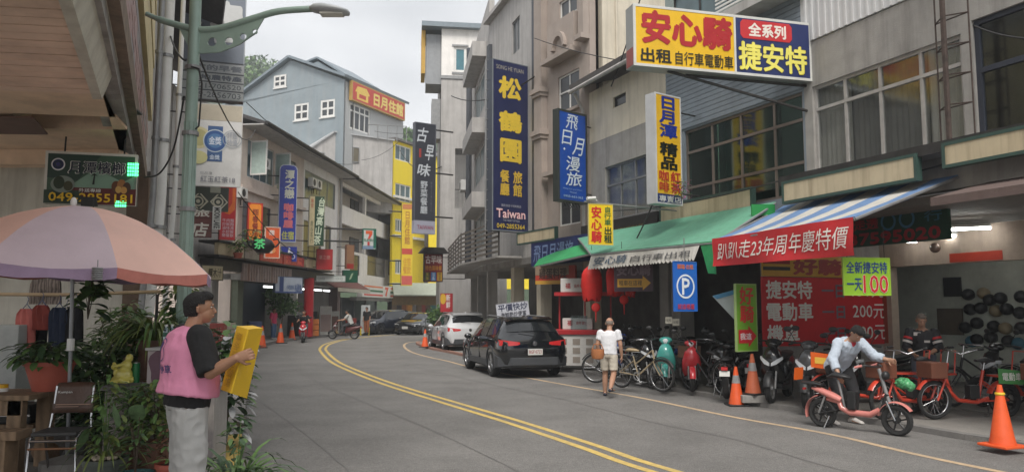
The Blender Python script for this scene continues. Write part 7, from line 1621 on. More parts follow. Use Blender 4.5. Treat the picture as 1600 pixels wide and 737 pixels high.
def shoe(mb, ankle, d, L_=.26, h=.07, low=.0):
    a = Vector(ankle); d = Vector(d).normalized(); s_ = Vector((-d.y, d.x, 0)); base = Vector((a.x,a.y,low if low is not None else a.z-.08)); rings = []
    for t, w_, h_ in ((-.27,.03,.05),(-.2,.036,.075),(0,.04,h+.03),(.3,.044,h*.85),(.6,.047,h*.6),(.72,.03,h*.35)):
        c = base + d*(t*L_); rings.append([c + s_*w_*math.cos(q*PI/5) + Vector((0,0,h_*.5 + h_*.5*math.sin(q*PI/5))) for q in range(10)])
    mb.loft(rings)
def person(label, loc, rz, J, skin, clothes, hairm=HAIR, hairk='short', k=1.0, voxel=.009, group=None, head_yaw=0, head_pitch=0, hands=None, fat=1.0, feet_dir=None, shoes=None, name='person', curlR=.6, curlL=.6):
    root = thing(name, label, 'person', loc, rz, group); root.scale = (k,k,k)
    D = dict(pelvis=(0,0,.93), waist=(0,0,1.08), chest=(0,0,1.3), neck=(0,0,1.46), head=(.03,0,1.615), shL=(0,.185,1.41), shR=(0,-.185,1.41), elL=(-.02,.235,1.13), elR=(-.02,-.235,1.13), wrL=(.05,.24,.89), wrR=(.05,-.24,.89), hipL=(0,.09,.9), hipR=(0,-.09,.9), knL=(.02,.1,.49), knR=(.02,-.1,.49), anL=(-.01,.1,.085), anR=(-.01,-.1,.085)); D.update(J)
    D = {a: Vector(b) for a, b in D.items()}; side = D['shL']-D['shR']; f = fat
    def body_shape(mb, g=0, part='all', sleeve=1.0, leg=1.0):
        if part in ('all','torso'):
            spine_loft(mb, [LERP(D['pelvis'],D['waist'],-.45), D['pelvis'], D['waist'], D['chest'], LERP(D['chest'],D['neck'],.62), LERP(D['chest'],D['neck'],.95)], [(.09*f+g,.13*f+g),(.115*f+g,.165*f+g),(.105*f+g,.14*f+g),(.118*f+g,.165*f+g),(.09+g,.15+g),(.055+g*.6,.07+g*.6)], side)
        if part in ('all','arms'):
            for s_ in 'LR':
                a, b, c = D['sh'+s_], D['el'+s_], D['wr'+s_]
                seg(mb, a, b if sleeve >= 1 else LERP(a,b,min(1,sleeve*2 if sleeve < .5 else 1)), .055*f+g, .042*f+g)
                if sleeve > .5: seg(mb, b, LERP(b,c,(sleeve-.5)*2) if sleeve < 1 else c, .04*f+g, .028+g*.8, mid=.04*f+g)
        if part in ('all','legs'):
            for s_ in 'LR':
                a, b, c = D['hip'+s_], D['kn'+s_], D['an'+s_]
                seg(mb, a, b if leg >= 1 else LERP(a,b,min(1,leg*2)), .088*f+g, .058*f+g)
                if leg > .5: seg(mb, b, LERP(b,c,(leg-.5)*2) if leg < 1 else c, .055*f+g, .04+g, mid=.058*f+g)
    mb = MB(); body_shape(mb); mb.tube([LERP(D['chest'],D['neck'],.7), D['neck'], LERP(D['neck'],D['head'],.75)], [.06,.056*min(f,1.15),.054*min(f,1.15)], 12)
    M = head_parts(mb, D['head'], head_yaw, head_pitch, 1.0)
    fd = feet_dir or {'L': (1,.15,0), 'R': (1,-.15,0)}
    for s_ in 'LR':
        shoe(mb, D['an'+s_], fd[s_], .24, .05, D['an'+s_].z-.08); seg(mb, D['an'+s_], D['an'+s_]-Vector((0,0,.03)), .038, .036)
        h_ = (hands or {}).get(s_); dd = (D['wr'+s_]-D['el'+s_])
        if h_: hand(mb, D['wr'+s_], h_[0], h_[1], 1.0, h_[2], h_[3] if len(h_) > 3 else 1)
        else: hand(mb, D['wr'+s_], dd, (0, -1 if s_ == 'L' else 1, 0), 1.0, .5, 1 if s_ == 'L' else -1)
    remeshed(mb, 'body', skin, root, voxel if voxel < .007 else .0065, 2)
    face_details(M, root, hairm)
    if hairm: hair(M, root, hairm, hairk)
    for c in clothes: c(root, D, body_shape, side)
    return root, D, M
def top(m, name='shirt', sleeve=.45, g=.022, hem=.1, folds=.010, fat=1.0, vox=.012, shortsleeve_r=.075):
    def fn(root, D, bs, side):
        mb = MB(); f = fat; P, Wt, C, Nk = D['pelvis'], D['waist'], D['chest'], D['neck']
        spine_loft(mb, [LERP(P,Wt,-.1-hem*4), LERP(P,Wt,.2), Wt, C, LERP(C,Nk,.6), LERP(C,Nk,.9)], [(.125*f+g,.175*f+g),(.125*f+g,.172*f+g),(.12*f+g,.158*f+g),(.125*f+g,.175*f+g),(.092+g,.158+g),(.062,.075)], side)
        if sleeve > 0:
            for s_ in 'LR':
                a, b, c = D['sh'+s_], D['el'+s_], D['wr'+s_]
                if sleeve <= .5: e = LERP(a,b,sleeve*2); mb.tube([a+(a-e)*.05, LERP(a,e,.5), e], [.06*f+g, .058*f+g, .056*f+g+.006], 14); mb.ell(a, .058*f+g, 12, 8)
                else: e = LERP(b,c,(sleeve-.5)*2); mb.tube([a, LERP(a,b,.5), b, e], [.058*f+g,.05*f+g,.047*f+g,.036+g], 14); mb.ell(a,.057*f+g,12,8); mb.ell(b,.047*f+g,12,8)
        remeshed(mb, name, m, root, vox, 3, folds=folds, fscale=7, fz=.7)
    return fn
def trousers(m, name='trousers', leg=.97, g=.02, folds=.009, fat=1.0, wide=0, vox=.012):
    def fn(root, D, bs, side):
        mb = MB(); f = fat; spine_loft(mb, [LERP(D['pelvis'],D['waist'],-.55), LERP(D['pelvis'],D['waist'],-.25), D['pelvis'], LERP(D['pelvis'],D['waist'],.55)], [(.1*f+g*.7,.14*f+g*.7),(.118*f+g*.7,.16*f+g*.7),(.12*f+g*.7,.168*f+g*.7),(.11*f+g*.7,.152*f+g*.7)], side)
        for s_ in 'LR':
            a, b, c = D['hip'+s_], D['kn'+s_], D['an'+s_]
            if leg <= .5: e = LERP(a,b,leg*2); mb.tube([a, LERP(a,e,.5), e], [.095*f+g,.09*f+g,.085*f+g+wide], 14)
            else: e = LERP(b,c,(leg-.5)*2); mb.tube([a, LERP(a,b,.5), b, LERP(b,e,.6), e], [.095*f+g,.082*f+g+wide*.5,.066*f+g+wide,.058*f+g+wide,.052+g+wide], 14); mb.ell(b, .066*f+g+wide, 12, 8)
        remeshed(mb, name, m, root, vox, 3, folds=folds, fscale=6, fz=.8)
    return fn
def shoes_(m, fd=None, name='shoe', h=.085):
    def fn(root, D, bs, side):
        q = fd or {'L': (1,.15,0), 'R': (1,-.15,0)}
        for s_ in 'LR':
            mb = MB(); shoe(mb, D['an'+s_], q[s_], .275, h, D['an'+s_].z-.088); mb.ell(D['an'+s_]-Vector((0,0,.03)), (.05,.045,.05)); remeshed(mb, name, m, root, .009, 2)
    return fn
# ---- parking attendant in pink vest, seen from behind, facing right and slightly away
pc = at(312,500,5.65)
PKV = mat('pink_vest', (.72,.27,.42), .8, var=.06, bump=.35, bscale=12); BLKT = mat('black_tshirt', (.012,.012,.013), .9, bump=.4, bscale=14); GRT = mat('light_grey_trousers', (.4,.4,.39), .9, var=.06, bump=.4, bscale=10)
JJ = dict(pelvis=(-.02,0,.95), waist=(.0,0,1.1), chest=(-.02,0,1.33), neck=(.0,0,1.47), head=(.05,0,1.6), shL=(-.01,.2,1.41), shR=(-.01,-.205,1.41), elR=(.04,-.32,1.155), wrR=(.165,-.47,1.26), elL=(.08,.25,1.14), wrL=(.3,.08,1.2), hipL=(-.01,.1,.9), hipR=(-.02,-.1,.9), knL=(.02,.135,.49), knR=(-.02,-.135,.49), anL=(.03,.16,.085), anR=(-.04,-.16,.085))
def vest(root, D, bs, side):
    g = .06; mb = MB(); P, Wt, C, Nk = D['pelvis'], D['waist'], D['chest'], D['neck']
    spine_loft(mb, [LERP(P,Wt,.25), LERP(P,Wt,.6), Wt, C, LERP(C,Nk,.5), LERP(C,Nk,.82), LERP(C,Nk,.97)], [(.15+g,.19+g),(.145+g,.188+g),(.14+g,.18+g),(.125+g,.16+g),(.1+g*.8,.18+g*.8),(.085+g*.3,.15+g*.3),(.062,.075)], side, 24)
    o = remeshed(mb, 'vest', PKV, root, .009, 3, folds=.012, fscale=6, fz=.45)
    # purple trim at hem and print on the back (follows the cloth surface)
    mb = MB(); ring = []
    PUR = paint((66,50,110))
    from mathutils.bvhtree import BVHTree
    bv = BVHTree.FromPolygons([v.co for v in o.data.vertices], [tuple(p.vertices) for p in o.data.polygons])
    def proj(y, z, off=.004):
        hit = bv.ray_cast(Vector((-1, y, z)), Vector((1,0,0)))
        return (hit[0] + Vector((-off,0,0))) if hit[0] else Vector((-.2,y,z))
    def curved(nm, vs, fs, m_):
        bm = bmesh.new(); V = [bm.verts.new((0,a,b)) for a, b in vs]
        for q in fs:
            try: bm.faces.new([V[i] for i in q])
            except ValueError: pass
        bmesh.ops.triangulate(bm, faces=bm.faces[:]); bmesh.ops.subdivide_edges(bm, edges=[e_ for e_ in bm.edges if e_.calc_length() > .012], cuts=2, use_grid_fill=False); bmesh.ops.triangulate(bm, faces=bm.faces[:])
        for v in bm.verts: v.co = proj(v.co.y, v.co.z)
        me = bpy.data.meshes.new(nm); bm.to_mesh(me); bm.free(); me.materials.append(m_); o2 = bpy.data.objects.new(nm, me); COL.objects.link(o2); o2.parent = root
    c0, z0 = 0.02, 1.31
    ov = [(c0+q*math.cos(t*PI/16), z0+q*1.0*math.sin(t*PI/16)) for t in range(32) for q in (.085,.077)]
    curved('lettering', ov, [(2*t,2*t+1,(2*t+3)%64,(2*t+2)%64) for t in range(32)], PUR)
    vs, fs_ = textmesh('P', .06); curved('lettering', [(c0+.045-.085*a, z0-.055+.115*b) for a, b in vs], fs_, PUR)
    vs, fs_ = textmesh('路邊停車', .02); curved('lettering', [(c0+.15-.3*a, z0-.165+.065*b) for a, b in vs], fs_, PUR)
r, D, M = person('man in a pink vest and light grey trousers holding a yellow folded board', (pc.x-.05, 5.65, .14), R(38), JJ, SKIN2,
    [top(BLKT, 't_shirt', .5, .026, .06, .006, 1.02, .009), vest, trousers(GRT, 'trousers', .98, .024, .012, 1.04, .012, .009), shoes_(paint((200,200,200)))], k=1.0, voxel=.005, head_yaw=R(-14), fat=1.05, hands={'R': ((.85,-.5,.3),(.6,.8,.0),1.0,-1), 'L': ((.8,-.2,.2),(0,-.3,-1),.8,1)})
# sleeve boxy: bigger sleeve for black tee right arm
# yellow folded board held by him, world coordinates near px 345-410
YB = mat('yellow_board', (.72,.45,.015), .55, var=.08, scale=3, bump=.05, dirt=.25, dirtcol=(.5,.28,.02))
r = thing('folded_board', 'bright yellow folded board with a ridge, held upright by the man in the pink vest', 'board', at(372,565,5.75))
yb0 = [at(370,509,5.62), at(388,514,5.42), at(411,512,5.62)]; yb1 = [at(345,608,5.62), at(361,614,5.42), at(386,622,5.62)]
mb = MB(); mb.slab(yb1[0], yb1[1], yb0[1], yb0[0], .006); mb.build('left_flap', YB, r, True); mb = MB(); mb.slab(yb1[1], yb1[2], yb0[2], yb0[1], .006); mb.build('right_flap', YB, r, True)
mb = MB(); c3 = [at(395,508,5.85), at(371,611,5.85)]; mb.slab(yb1[2], c3[1], c3[0], yb0[2], .006); mb.build('back_flap', YB, r, True)
mb = MB(); mb.add([yb0[0],yb0[1],yb0[2],c3[0]], [(0,1,2,3)]); mb.build('top_flap', YB, r, True)
vs, fs_ = textmesh('路邊停車收費', .0); mb = MB()
A0, A1, B0, B1 = yb1[0].lerp(yb1[1],.25), yb1[0].lerp(yb1[1],.75), yb0[0].lerp(yb0[1],.25), yb0[0].lerp(yb0[1],.75)
mb.add([ (A0.lerp(B0, .08+.84*a)).lerp(A1.lerp(B1, .08+.84*a), 1-b) + Vector((-.006,-.006,0)) for a, b in vs], fs_); mb.build('lettering', mat('ochre_print', (.45,.25,.02), .6), r, True)
# ---- old man walking away with a basket
pp = gnd(952, 619); WT = mat('white_tshirt', (.68,.68,.7), .9, var=.04, bump=.4, bscale=14)
FD = {'L': (1,.1,0), 'R': (1,-.1,0)}
r, D, M = person('elderly bald man in white shirt and beige shorts walking away with a brown basket', (pp.x, pp.y, 0), R(72),
    dict(pelvis=(0,0,.86), waist=(.01,0,1.0), chest=(.05,0,1.2), neck=(.09,0,1.34), head=(.14,0,1.475), shL=(.05,.18,1.29), shR=(.05,-.18,1.29), elL=(.02,.24,1.04), elR=(.02,-.24,1.04), wrL=(.12,.22,.82), wrR=(.08,-.25,.82), hipL=(0,.09,.83), hipR=(0,-.09,.83), knL=(.1,.1,.46), anL=(.12,.11,.085), knR=(-.02,-.1,.46), anR=(-.36,-.1,.22)),
    SKIN, [top(WT, 't_shirt', .3, .012, .0, .007, .95), trousers(mat('beige_shorts', (.52,.47,.39), .9, bump=.4, bscale=12), 'shorts', .4, .006, .006, .95), shoes_(paint((30,34,50)), h=.05, name='sandal')], hairm=HAIRG, hairk='bald', k=.97)
r2 = thing('basket', 'round brown woven basket carried by the elderly man in the white shirt', 'basket', at(934,553,14.75)); r2.scale = (.8,.8,.8); mb = MB(); mb.lathe([(.05,-.12),(.13,-.1),(.16,0),(.15,.12),(.13,.12),(.13,-.06),(.02,-.08)], 18, (0,0,0)); mb.build('bowl', mat('tan_wicker', (.42,.16,.06), .8, bump=.6), r2, smooth=50); tb(r2, 'handle', [(-.14,0,.1),(-.08,0,.24),(.08,0,.24),(.14,0,.1)], .012, mat('tan_wicker', (.42,.16,.06)))
# ---- man in light blue shirt leaning over the pink electric bike
lp_ = at(1322,600,11.75); LB = mat('light_blue_shirt', (.46,.52,.6), .9, var=.06, bump=.5, bscale=12)
def redtee(root, D, bs, side):
    mb = MB(); spine_loft(mb, [LERP(D['pelvis'],D['waist'],.1)+Vector((.06,0,0)), D['waist']+Vector((.07,0,0)), D['chest']+Vector((.075,0,-.02)), LERP(D['chest'],D['neck'],.7)+Vector((.05,0,0))], [(.07,.08),(.07,.085),(.07,.08),(.04,.05)], side); remeshed(mb, 'red_t_shirt', mat('red_tshirt', (.5,.03,.05), .9, bump=.3), root, .012, 3, folds=.006)
r, D, M = person('young man in light blue open shirt over red tee leaning over the pink electric bike', (lp_.x, 11.85, .0), R(-75),
    dict(pelvis=(-.12,0,.88), waist=(-.02,0,1.0), chest=(.13,0,1.16), neck=(.25,0,1.28), head=(.37,-.02,1.36), shL=(.17,.19,1.22), shR=(.17,-.19,1.22), elL=(.3,.33,1.02), wrL=(.46,.42,.98), elR=(.22,-.34,.98), wrR=(.36,-.36,.78), hipL=(-.1,.1,.86), hipR=(-.1,-.1,.86), knL=(.06,.14,.47), knR=(.04,-.14,.47), anL=(-.02,.16,.09), anR=(-.04,-.2,.09)),
    SKIN, [top(LB, 'shirt', .85, .026, .12, .012), redtee, trousers(mat('black_trousers', (.02,.02,.022), .9, bump=.3), 'trousers', .97, .02), shoes_(paint((190,185,180)))], hairm=HAIR, head_pitch=R(52))
# ---- smiling man in a black and red racing shirt behind the red bikes
sp = at(1443,560,13.3)
def racing(root, D, bs, side):
    for s_ in 'LR':
        for t in (.35,.6):
            mb = MB(); a = LERP(D['sh'+s_],D['el'+s_],t); b = LERP(D['sh'+s_],D['el'+s_],t+.14); mb.cyl(a,b,.086,14); mb.build('sleeve_band', paint((190,30,36)) if t < .5 else paint((200,195,190)), root, smooth=50)
    mb = MB(); mb.bx(.145,-.13,1.24,.16,-.02,1.3); mb.bx(.145,.03,1.12,.16,.12,1.16); mb.build('chest_print', paint((200,195,190)), root)
r, D, M = person('smiling grey haired man in a black and red racing shirt behind the red electric bikes', (sp.x, 13.3, .07), R(-120),
    dict(pelvis=(-.05,0,.86), waist=(-.02,0,1.0), chest=(.03,0,1.22), neck=(.08,0,1.37), head=(.14,0,1.5), shL=(.04,.19,1.3), shR=(.04,-.19,1.3), elL=(.1,.26,1.04), wrL=(.3,.12,.95), elR=(.1,-.26,1.04), wrR=(.3,-.14,.93)),
    SKIN, [top(mat('black_jersey', (.018,.018,.022), .6, bump=.2), 'jersey', .75, .024, .05), racing, trousers(mat('grey_blue_trousers', (.09,.1,.13), .9), 'trousers', .97, .02), shoes_(BLACK)], hairm=HAIRG, head_yaw=R(14), head_pitch=R(18), k=.97)
# ---- distant riders and walkers
def rider(label, loc, rz, shirt, sc_label, body, k=1.0, white=False):
    scooter(sc_label, loc, rz, body, group='riders far down the street', mirrors=True)
    person(label, (loc[0], loc[1], loc[2]), rz, dict(pelvis=(-.38,0,.84), waist=(-.33,0,.98), chest=(-.24,0,1.19), neck=(-.2,0,1.34), head=(-.15,0,1.49), shL=(-.22,.18,1.29), shR=(-.22,-.18,1.29), elL=(-.04,.26,1.08), elR=(-.04,-.26,1.08), wrL=(.16,.3,1.05), wrR=(.16,-.3,1.05), hipL=(-.36,.1,.84), hipR=(-.36,-.1,.84), knL=(.02,.13,.72), knR=(.02,-.13,.72), anL=(.1,.13,.36), anR=(.1,-.13,.36)),
        SKIN, [top(shirt, 't_shirt', .35, .022, .02), trousers(mat('dark_shorts', (.05,.05,.055), .9), 'trousers', .6 if white else .97, .02), shoes_(BLACK)], k=k)
rider('rider in a black shirt coming head on past the red column', (at(474,520,39)[0], 39, 0), R(-78), BLKT, 'red and black scooter ridden head on past the red column', mat('red_scooter_paint', (.5,.03,.04), .25))
rider('rider in a pale shirt crossing left in front of the convenience store', (at(538,520,43)[0], 43, 0), R(176), mat('pale_grey_shirt', (.42,.42,.4), .9), 'dark brown scooter ridden left before the convenience store', mat('maroon_bike_paint', (.1,.03,.03), .3))
person('person in pink top and blue jeans standing by the bushy plant on the left', (at(427,520,40)[0], 40, .12), R(-20), dict(), SKIN, [top(mat('hot_pink_top', (.6,.06,.14), .9), 'top', .45), trousers(mat('blue_jeans', (.1,.17,.3), .9), 'jeans', .97, .018), shoes_(WT)], k=.92)
person('dark clothed person standing by the convenience store sandwich board', (at(566,520,47)[0], 48.4, .12), R(-110), dict(), SKIN, [top(BLKT, 't_shirt', .45), trousers(mat('brown_skirt', (.3,.1,.04), .9), 'trousers', .97, .02), shoes_(BLACK)], k=.95)
person('person in a pale shirt standing in the shade behind the head on rider', (at(462,520,45)[0], 45.5, .12), R(-60), dict(), SKIN, [top(mat('pale_grey_shirt', (.42,.42,.4), .9), 't_shirt', .45), trousers(mat('grey_blue_trousers', (.09,.1,.13), .9), 'trousers', .97, .02), shoes_(BLACK)], k=.95)
# ================= left foreground: umbrella, table, chair, pots, plants
uc = at(118,322,7.6); r = thing('market_umbrella', 'large faded pink and lilac umbrella over the pot stall', 'umbrella', (uc.x-.02,7.6,.12))
TOP = uc.z-.12; RR = 1.3; RZ = at(118,408,6.4).z-.12; nP = 8
UP = mat('faded_pink_canvas', (.84,.53,.44), .75, var=.06, scale=2, bump=.15, dirt=.2, dirtcol=(.45,.3,.27)); UL = mat('faded_lilac_canvas', (.64,.52,.57), .75, var=.06, scale=2, bump=.15, dirt=.2, dirtcol=(.35,.27,.3))
UD = mat('dark_umbrella_underside', (.05,.045,.05), .9)  # near-black sheet just below each canopy panel
tilt = Matrix.Translation((0,0,0)) @ Matrix.Rotation(R(2.5), 4, 'Y')
def rimz(fr): return TOP - (TOP-RZ)*(.06*fr + .94*fr**2.0)
n_ = 7
for i in range(nP):
    a0_, a1_ = 2*PI*(i-.06)/nP - PI/2, 2*PI*(i+1-.06)/nP - PI/2
    for nm, off, m_ in (('canopy_panel', 0, UP if i % 2 else UL), ('canopy_underside', -.018, UD)):
        mb = MB(); mb.T = tilt; vs = []; k = 6
        for b in range(n_+1):
            f_ = b/n_
            for a in range(k+1):
                t = a/k; ang = a0_+(a1_-a0_)*t; dip = .075*math.sin(PI*t)*f_**1.5; q = RR*f_*(1-dip*.9)
                vs.append((q*math.cos(ang), q*math.sin(ang), rimz(f_)-dip*.5*1.0+off*(1 if f_ > 0 else .3)))
        fs_ = [(b*(k+1)+a, b*(k+1)+a+1, (b+1)*(k+1)+a+1, (b+1)*(k+1)+a) for b in range(n_) for a in range(k)]
        mb.add(vs, fs_); mb.build(nm, m_, r, smooth=70)
    mb = MB(); mb.T = tilt; vs = []; k = 8
    for a in range(k+1):
        t = a/k; ang = a0_+(a1_-a0_)*t; dip = .075*math.sin(PI*t); q = RR*(1-dip*.9)
        vs += [(q*math.cos(ang)*1.001, q*math.sin(ang)*1.001, rimz(1)-dip*.5), (q*math.cos(ang)*1.0, q*math.sin(ang)*1.0, rimz(1)-dip*.5-.09-.015*math.sin(t*9))]
    mb.add(vs, [(2*a,2*a+1,2*a+3,2*a+2) for a in range(k)]); mb.build('valance', mat('salmon_valance', (.55,.2,.16), .8) if i % 2 else mat('violet_valance', (.36,.26,.38), .8), r)
    am = a0_; mb = MB(); mb.T = tilt; mb.tube([(0,0,rimz(0)-.04),(RR*.5*math.cos(am),RR*.5*math.sin(am),rimz(.5)-.03),(RR*.98*math.cos(am),RR*.98*math.sin(am),rimz(.98)-.03)], .006, 5); mb.build('rib', STEEL, r)
    mb = MB(); mb.T = tilt; mb.cyl((0,0,TOP-.55),(RR*.5*math.cos(am),RR*.5*math.sin(am),rimz(.5)-.04), .006, 5); mb.build('strut', STEEL, r)
mb = MB(); mb.tube([(0,0,TOP+.05),(-.02,.1,TOP-1.0),(-.1,.3,0.0)], .018, 10); mb.build('pole', mat('dull_steel', (.3,.31,.33), .4, .6), r, smooth=60)
mb = MB(); mb.ell((0,0,TOP+.04),(.03,.03,.05)); mb.build('finial', WHITEP, r, smooth=80)
mb = MB(); mb.cyl((-.03,.13,1.2),(-.035,.14,1.32),.035,10); mb.build('pole_clamp', WHITEP, r)
mb = MB(); mb.lathe([(.25,0),(.25,.1),(.1,.14),(.03,.16)], 18, (-.1,.3,0)); mb.build('base', CONC, r)
# coil hanging under the rim
r = thing('coil_weight', 'striped grey coil hanging from the umbrella rim', 'coil', at(152,428,6.5)); mb = MB()
for i in range(6): mb.lathe([(.04,-.05+i*.018),(.046,-.042+i*.018),(.04,-.034+i*.018)], 14)
mb.build('coil', GREYM, r, smooth=60); tb(r, 'hook', [(0,0,.06),(0,0,.12)], .004, GREYM)
WOOD = mat('weathered_wood', (.3,.2,.12), .75, var=.2, scale=5, wave=(3.5,.35,'X'), bump=.3, dirt=.3, dirtcol=(.12,.09,.06))
# table
tx = at(70,612,7.9); zt_ = tx.z-.12; r = thing('wooden_table', 'rough wooden table at the left edge carrying the big red pot', 'table', (tx.x-.05,7.9,.12))
for i in range(4): mb = MB(); mb.bx(-1.6,-.3+i*.16,zt_-.05,.08,-.3+i*.16+.152,zt_); mb.build('table_plank', WOOD, r, bevel=.004)
mb = MB(); mb.bx(-1.55,-.27,zt_-.2,.0,-.23,zt_-.052); mb.build('apron', WOOD, r, bevel=.004)
for x, y in ((-.08,-.27),(-.08,.2),(-1.5,-.27)): mb = MB(); mb.bx(x-.07,y,0,x+.07,y+.1,zt_-.052); mb.build('leg', WOOD, r, bevel=.005)
r = thing('wooden_stool', 'low wooden bench end at the bottom left corner under the table', 'bench', (at(10,670,7.3).x,7.3,.12)); zz = at(10,671,7.3).z-.12
mb = MB(); mb.bx(-.5,-.12,zz-.08,.17,.12,zz); mb.build('seat', WOOD, r, bevel=.005)
for x in (-.02,.12): mb = MB(); mb.bx(x-.15,-.1,0,x-.06,.1,zz-.081); mb.build('leg', WOOD, r, bevel=.005)
mb = MB(); r = thing('storage_case', 'black ribbed case on the shelf under the wooden table', 'case', (at(15,640,8.2).x,8.3,.12)); mb.bx(-.35,-.15,.42,.25,.15,.62); mb.build('case', BLACK, r, bevel=.02); mb = MB(); mb.bx(-.35,-.16,.5,.25,-.151,.52); mb.build('trim', CHROME, r); mb = MB(); mb.bx(-.6,-.17,.38,.3,.2,.418); mb.build('shelf', WOOD, r)
r = thing('yellow_tub', 'small yellow and white tub at the very left of the table', 'tub', at(2,611,7.75)); mb = MB(); mb.cyl((0,0,0),(0,0,.07),.06,16); mb.build('tub', paint((220,170,30)), r, smooth=50); mb = MB(); mb.cyl((0,0,.0),(0,0,.035),.0605,16); mb.build('label_band', WHITEP, r, smooth=50)
# chair
cx = at(100,620,7.45); r = thing('metal_chair', 'worn metal chair with brown plastic back printed in white', 'chair', (cx.x,7.45,.12), R(8)); BRP = mat('brown_plastic', (.085,.045,.03), .45, var=.2, bump=.2, dirt=.3)
zs_ = .44
for x in (-.2,.2):
    tb(r, 'leg', [(x*1.08,-.2,0),(x,-.19,.42),(x,-.1,.46),(x*.95,.18,.46),(x*.9,.2,.56),(x*.85,.26,.86)], .012, CHROME); tb(r, 'leg', [(x*1.05,.28,0),(x,.1,.44)], .012, CHROME)
mb = MB(); mb.bx(-.2,-.19,zs_,.2,.18,zs_+.035); mb.build('seat', mat('scuffed_black_seat', (.05,.05,.05), .5, dirt=.5, dirtcol=(.2,.2,.19)), r, bevel=.012)
mb = MB(); mb.tube([(-.2,-.2,.4),(.2,-.2,.4)], .012, 8); mb.build('front_bar', CHROME, r); mb = MB(); mb.tube([(-.21,-.2,.33),(.21,-.2,.33)], .01, 8); mb.build('lower_bar', mat('rust_bar', (.25,.12,.06), .7), r)
mb = MB(); n = 8; vs = []
for j in range(6):
    z = .6+.29*j/5; wd = .19 if j < 5 else .165
    for i in range(n+1): x = -wd+2*wd*i/n; vs.append((x, .2+.07*(z-.56)/.3+.04*(1-(x/wd)**2), z))
mb.add(vs, [(j*(n+1)+i,j*(n+1)+i+1,(j+1)*(n+1)+i+1,(j+1)*(n+1)+i) for j in range(5) for i in range(n)]); o = mb.build('backrest', BRP, r, smooth=60); so = o.modifiers.new('s','SOLIDIFY'); so.thickness = .02
mb = MB(); put_text(mb, 'Kumpan', -.15,.785,-.02,.815,.235,.02); o2 = mb.build('lettering', WHITEP, o)
mb = MB(); mb.bx(-.16,.215,.68,.16,.225,.688); mb.bx(-.16,.213,.66,.05,.223,.666); mb.build('printed_stripe', mat('tan_stripe', (.4,.25,.18), .6), o)
# pots and plants
def pot(root, rt, rb, h, m, rimh=.04, z=0):
    mb = MB(); mb.lathe([(rb,z),(rt*.97,z+h-rimh),(rt*1.05,z+h-rimh),(rt*1.06,z+h),(rt*.95,z+h),(rt*.93,z+h-.03),(0,z+h-.035)], 24); mb.build('pot', m, root, smooth=40)
    mb = MB(); mb.lathe([(rt*.93,z+h-.028),(0,z+h-.012)], 16); mb.build('soil', mat('dark_soil', (.04,.028,.02), .95, bump=.8), root)
def blade(mb, base, d, L_, w, droop, m=0, seg_=5, lift=1.0):
    d = Vector(d).normalized(); s_ = Vector((-d.y,d.x,0)); s_ = s_.normalized() if s_.length > 1e-4 else Vector((1,0,0)); p = Vector(base); dirv = (d + Vector((0,0,lift))).normalized(); pts = [p.copy()]
    for i in range(seg_): p = p + dirv*(L_/seg_); dirv = (dirv + Vector((0,0,-droop/seg_*2))).normalized(); pts.append(p.copy())
    vs = []; prof = [.5,.9,1,.85,.5,.04]
    for i, q in enumerate(pts): k = prof[int(i*5/seg_)]; vs += [q - s_*w*k/2, q + Vector((0,0,-w*.12*k)), q + s_*w*k/2]
    mb.add(vs, [f for i in range(seg_) for f in ((3*i,3*i+1,3*i+4,3*i+3),(3*i+1,3*i+2,3*i+5,3*i+4))], m)
def bigleaf(root, base, tip_dir, L_, w, m, stem=None):
    d = Vector(tip_dir).normalized(); s_ = d.cross(Vector((0,-.6,.8))).normalized(); nrm = s_.cross(d); b = Vector(base); vs = []; N_ = 7
    for i in range(N_+1):
        t = i/N_; ww = w*.5*math.sin(PI*min(1,t*1.0)**.75)*(1 if t < 1 else 0); c = b + d*L_*t + nrm*(-.12*L_*t*t)
        vs += [c - s_*ww + nrm*.03*L_, c, c + s_*ww + nrm*.03*L_]
    mb = MB(); mb.add(vs, [f for i in range(N_) for f in ((3*i,3*i+1,3*i+4,3*i+3),(3*i+1,3*i+2,3*i+5,3*i+4))]); o = mb.build('leaf', m, root, smooth=80)
    if stem: tb(root, 'stem', [stem, LERP(stem,base,.5)+Vector((0,0,.02)), base], .004, LEAF, 5)
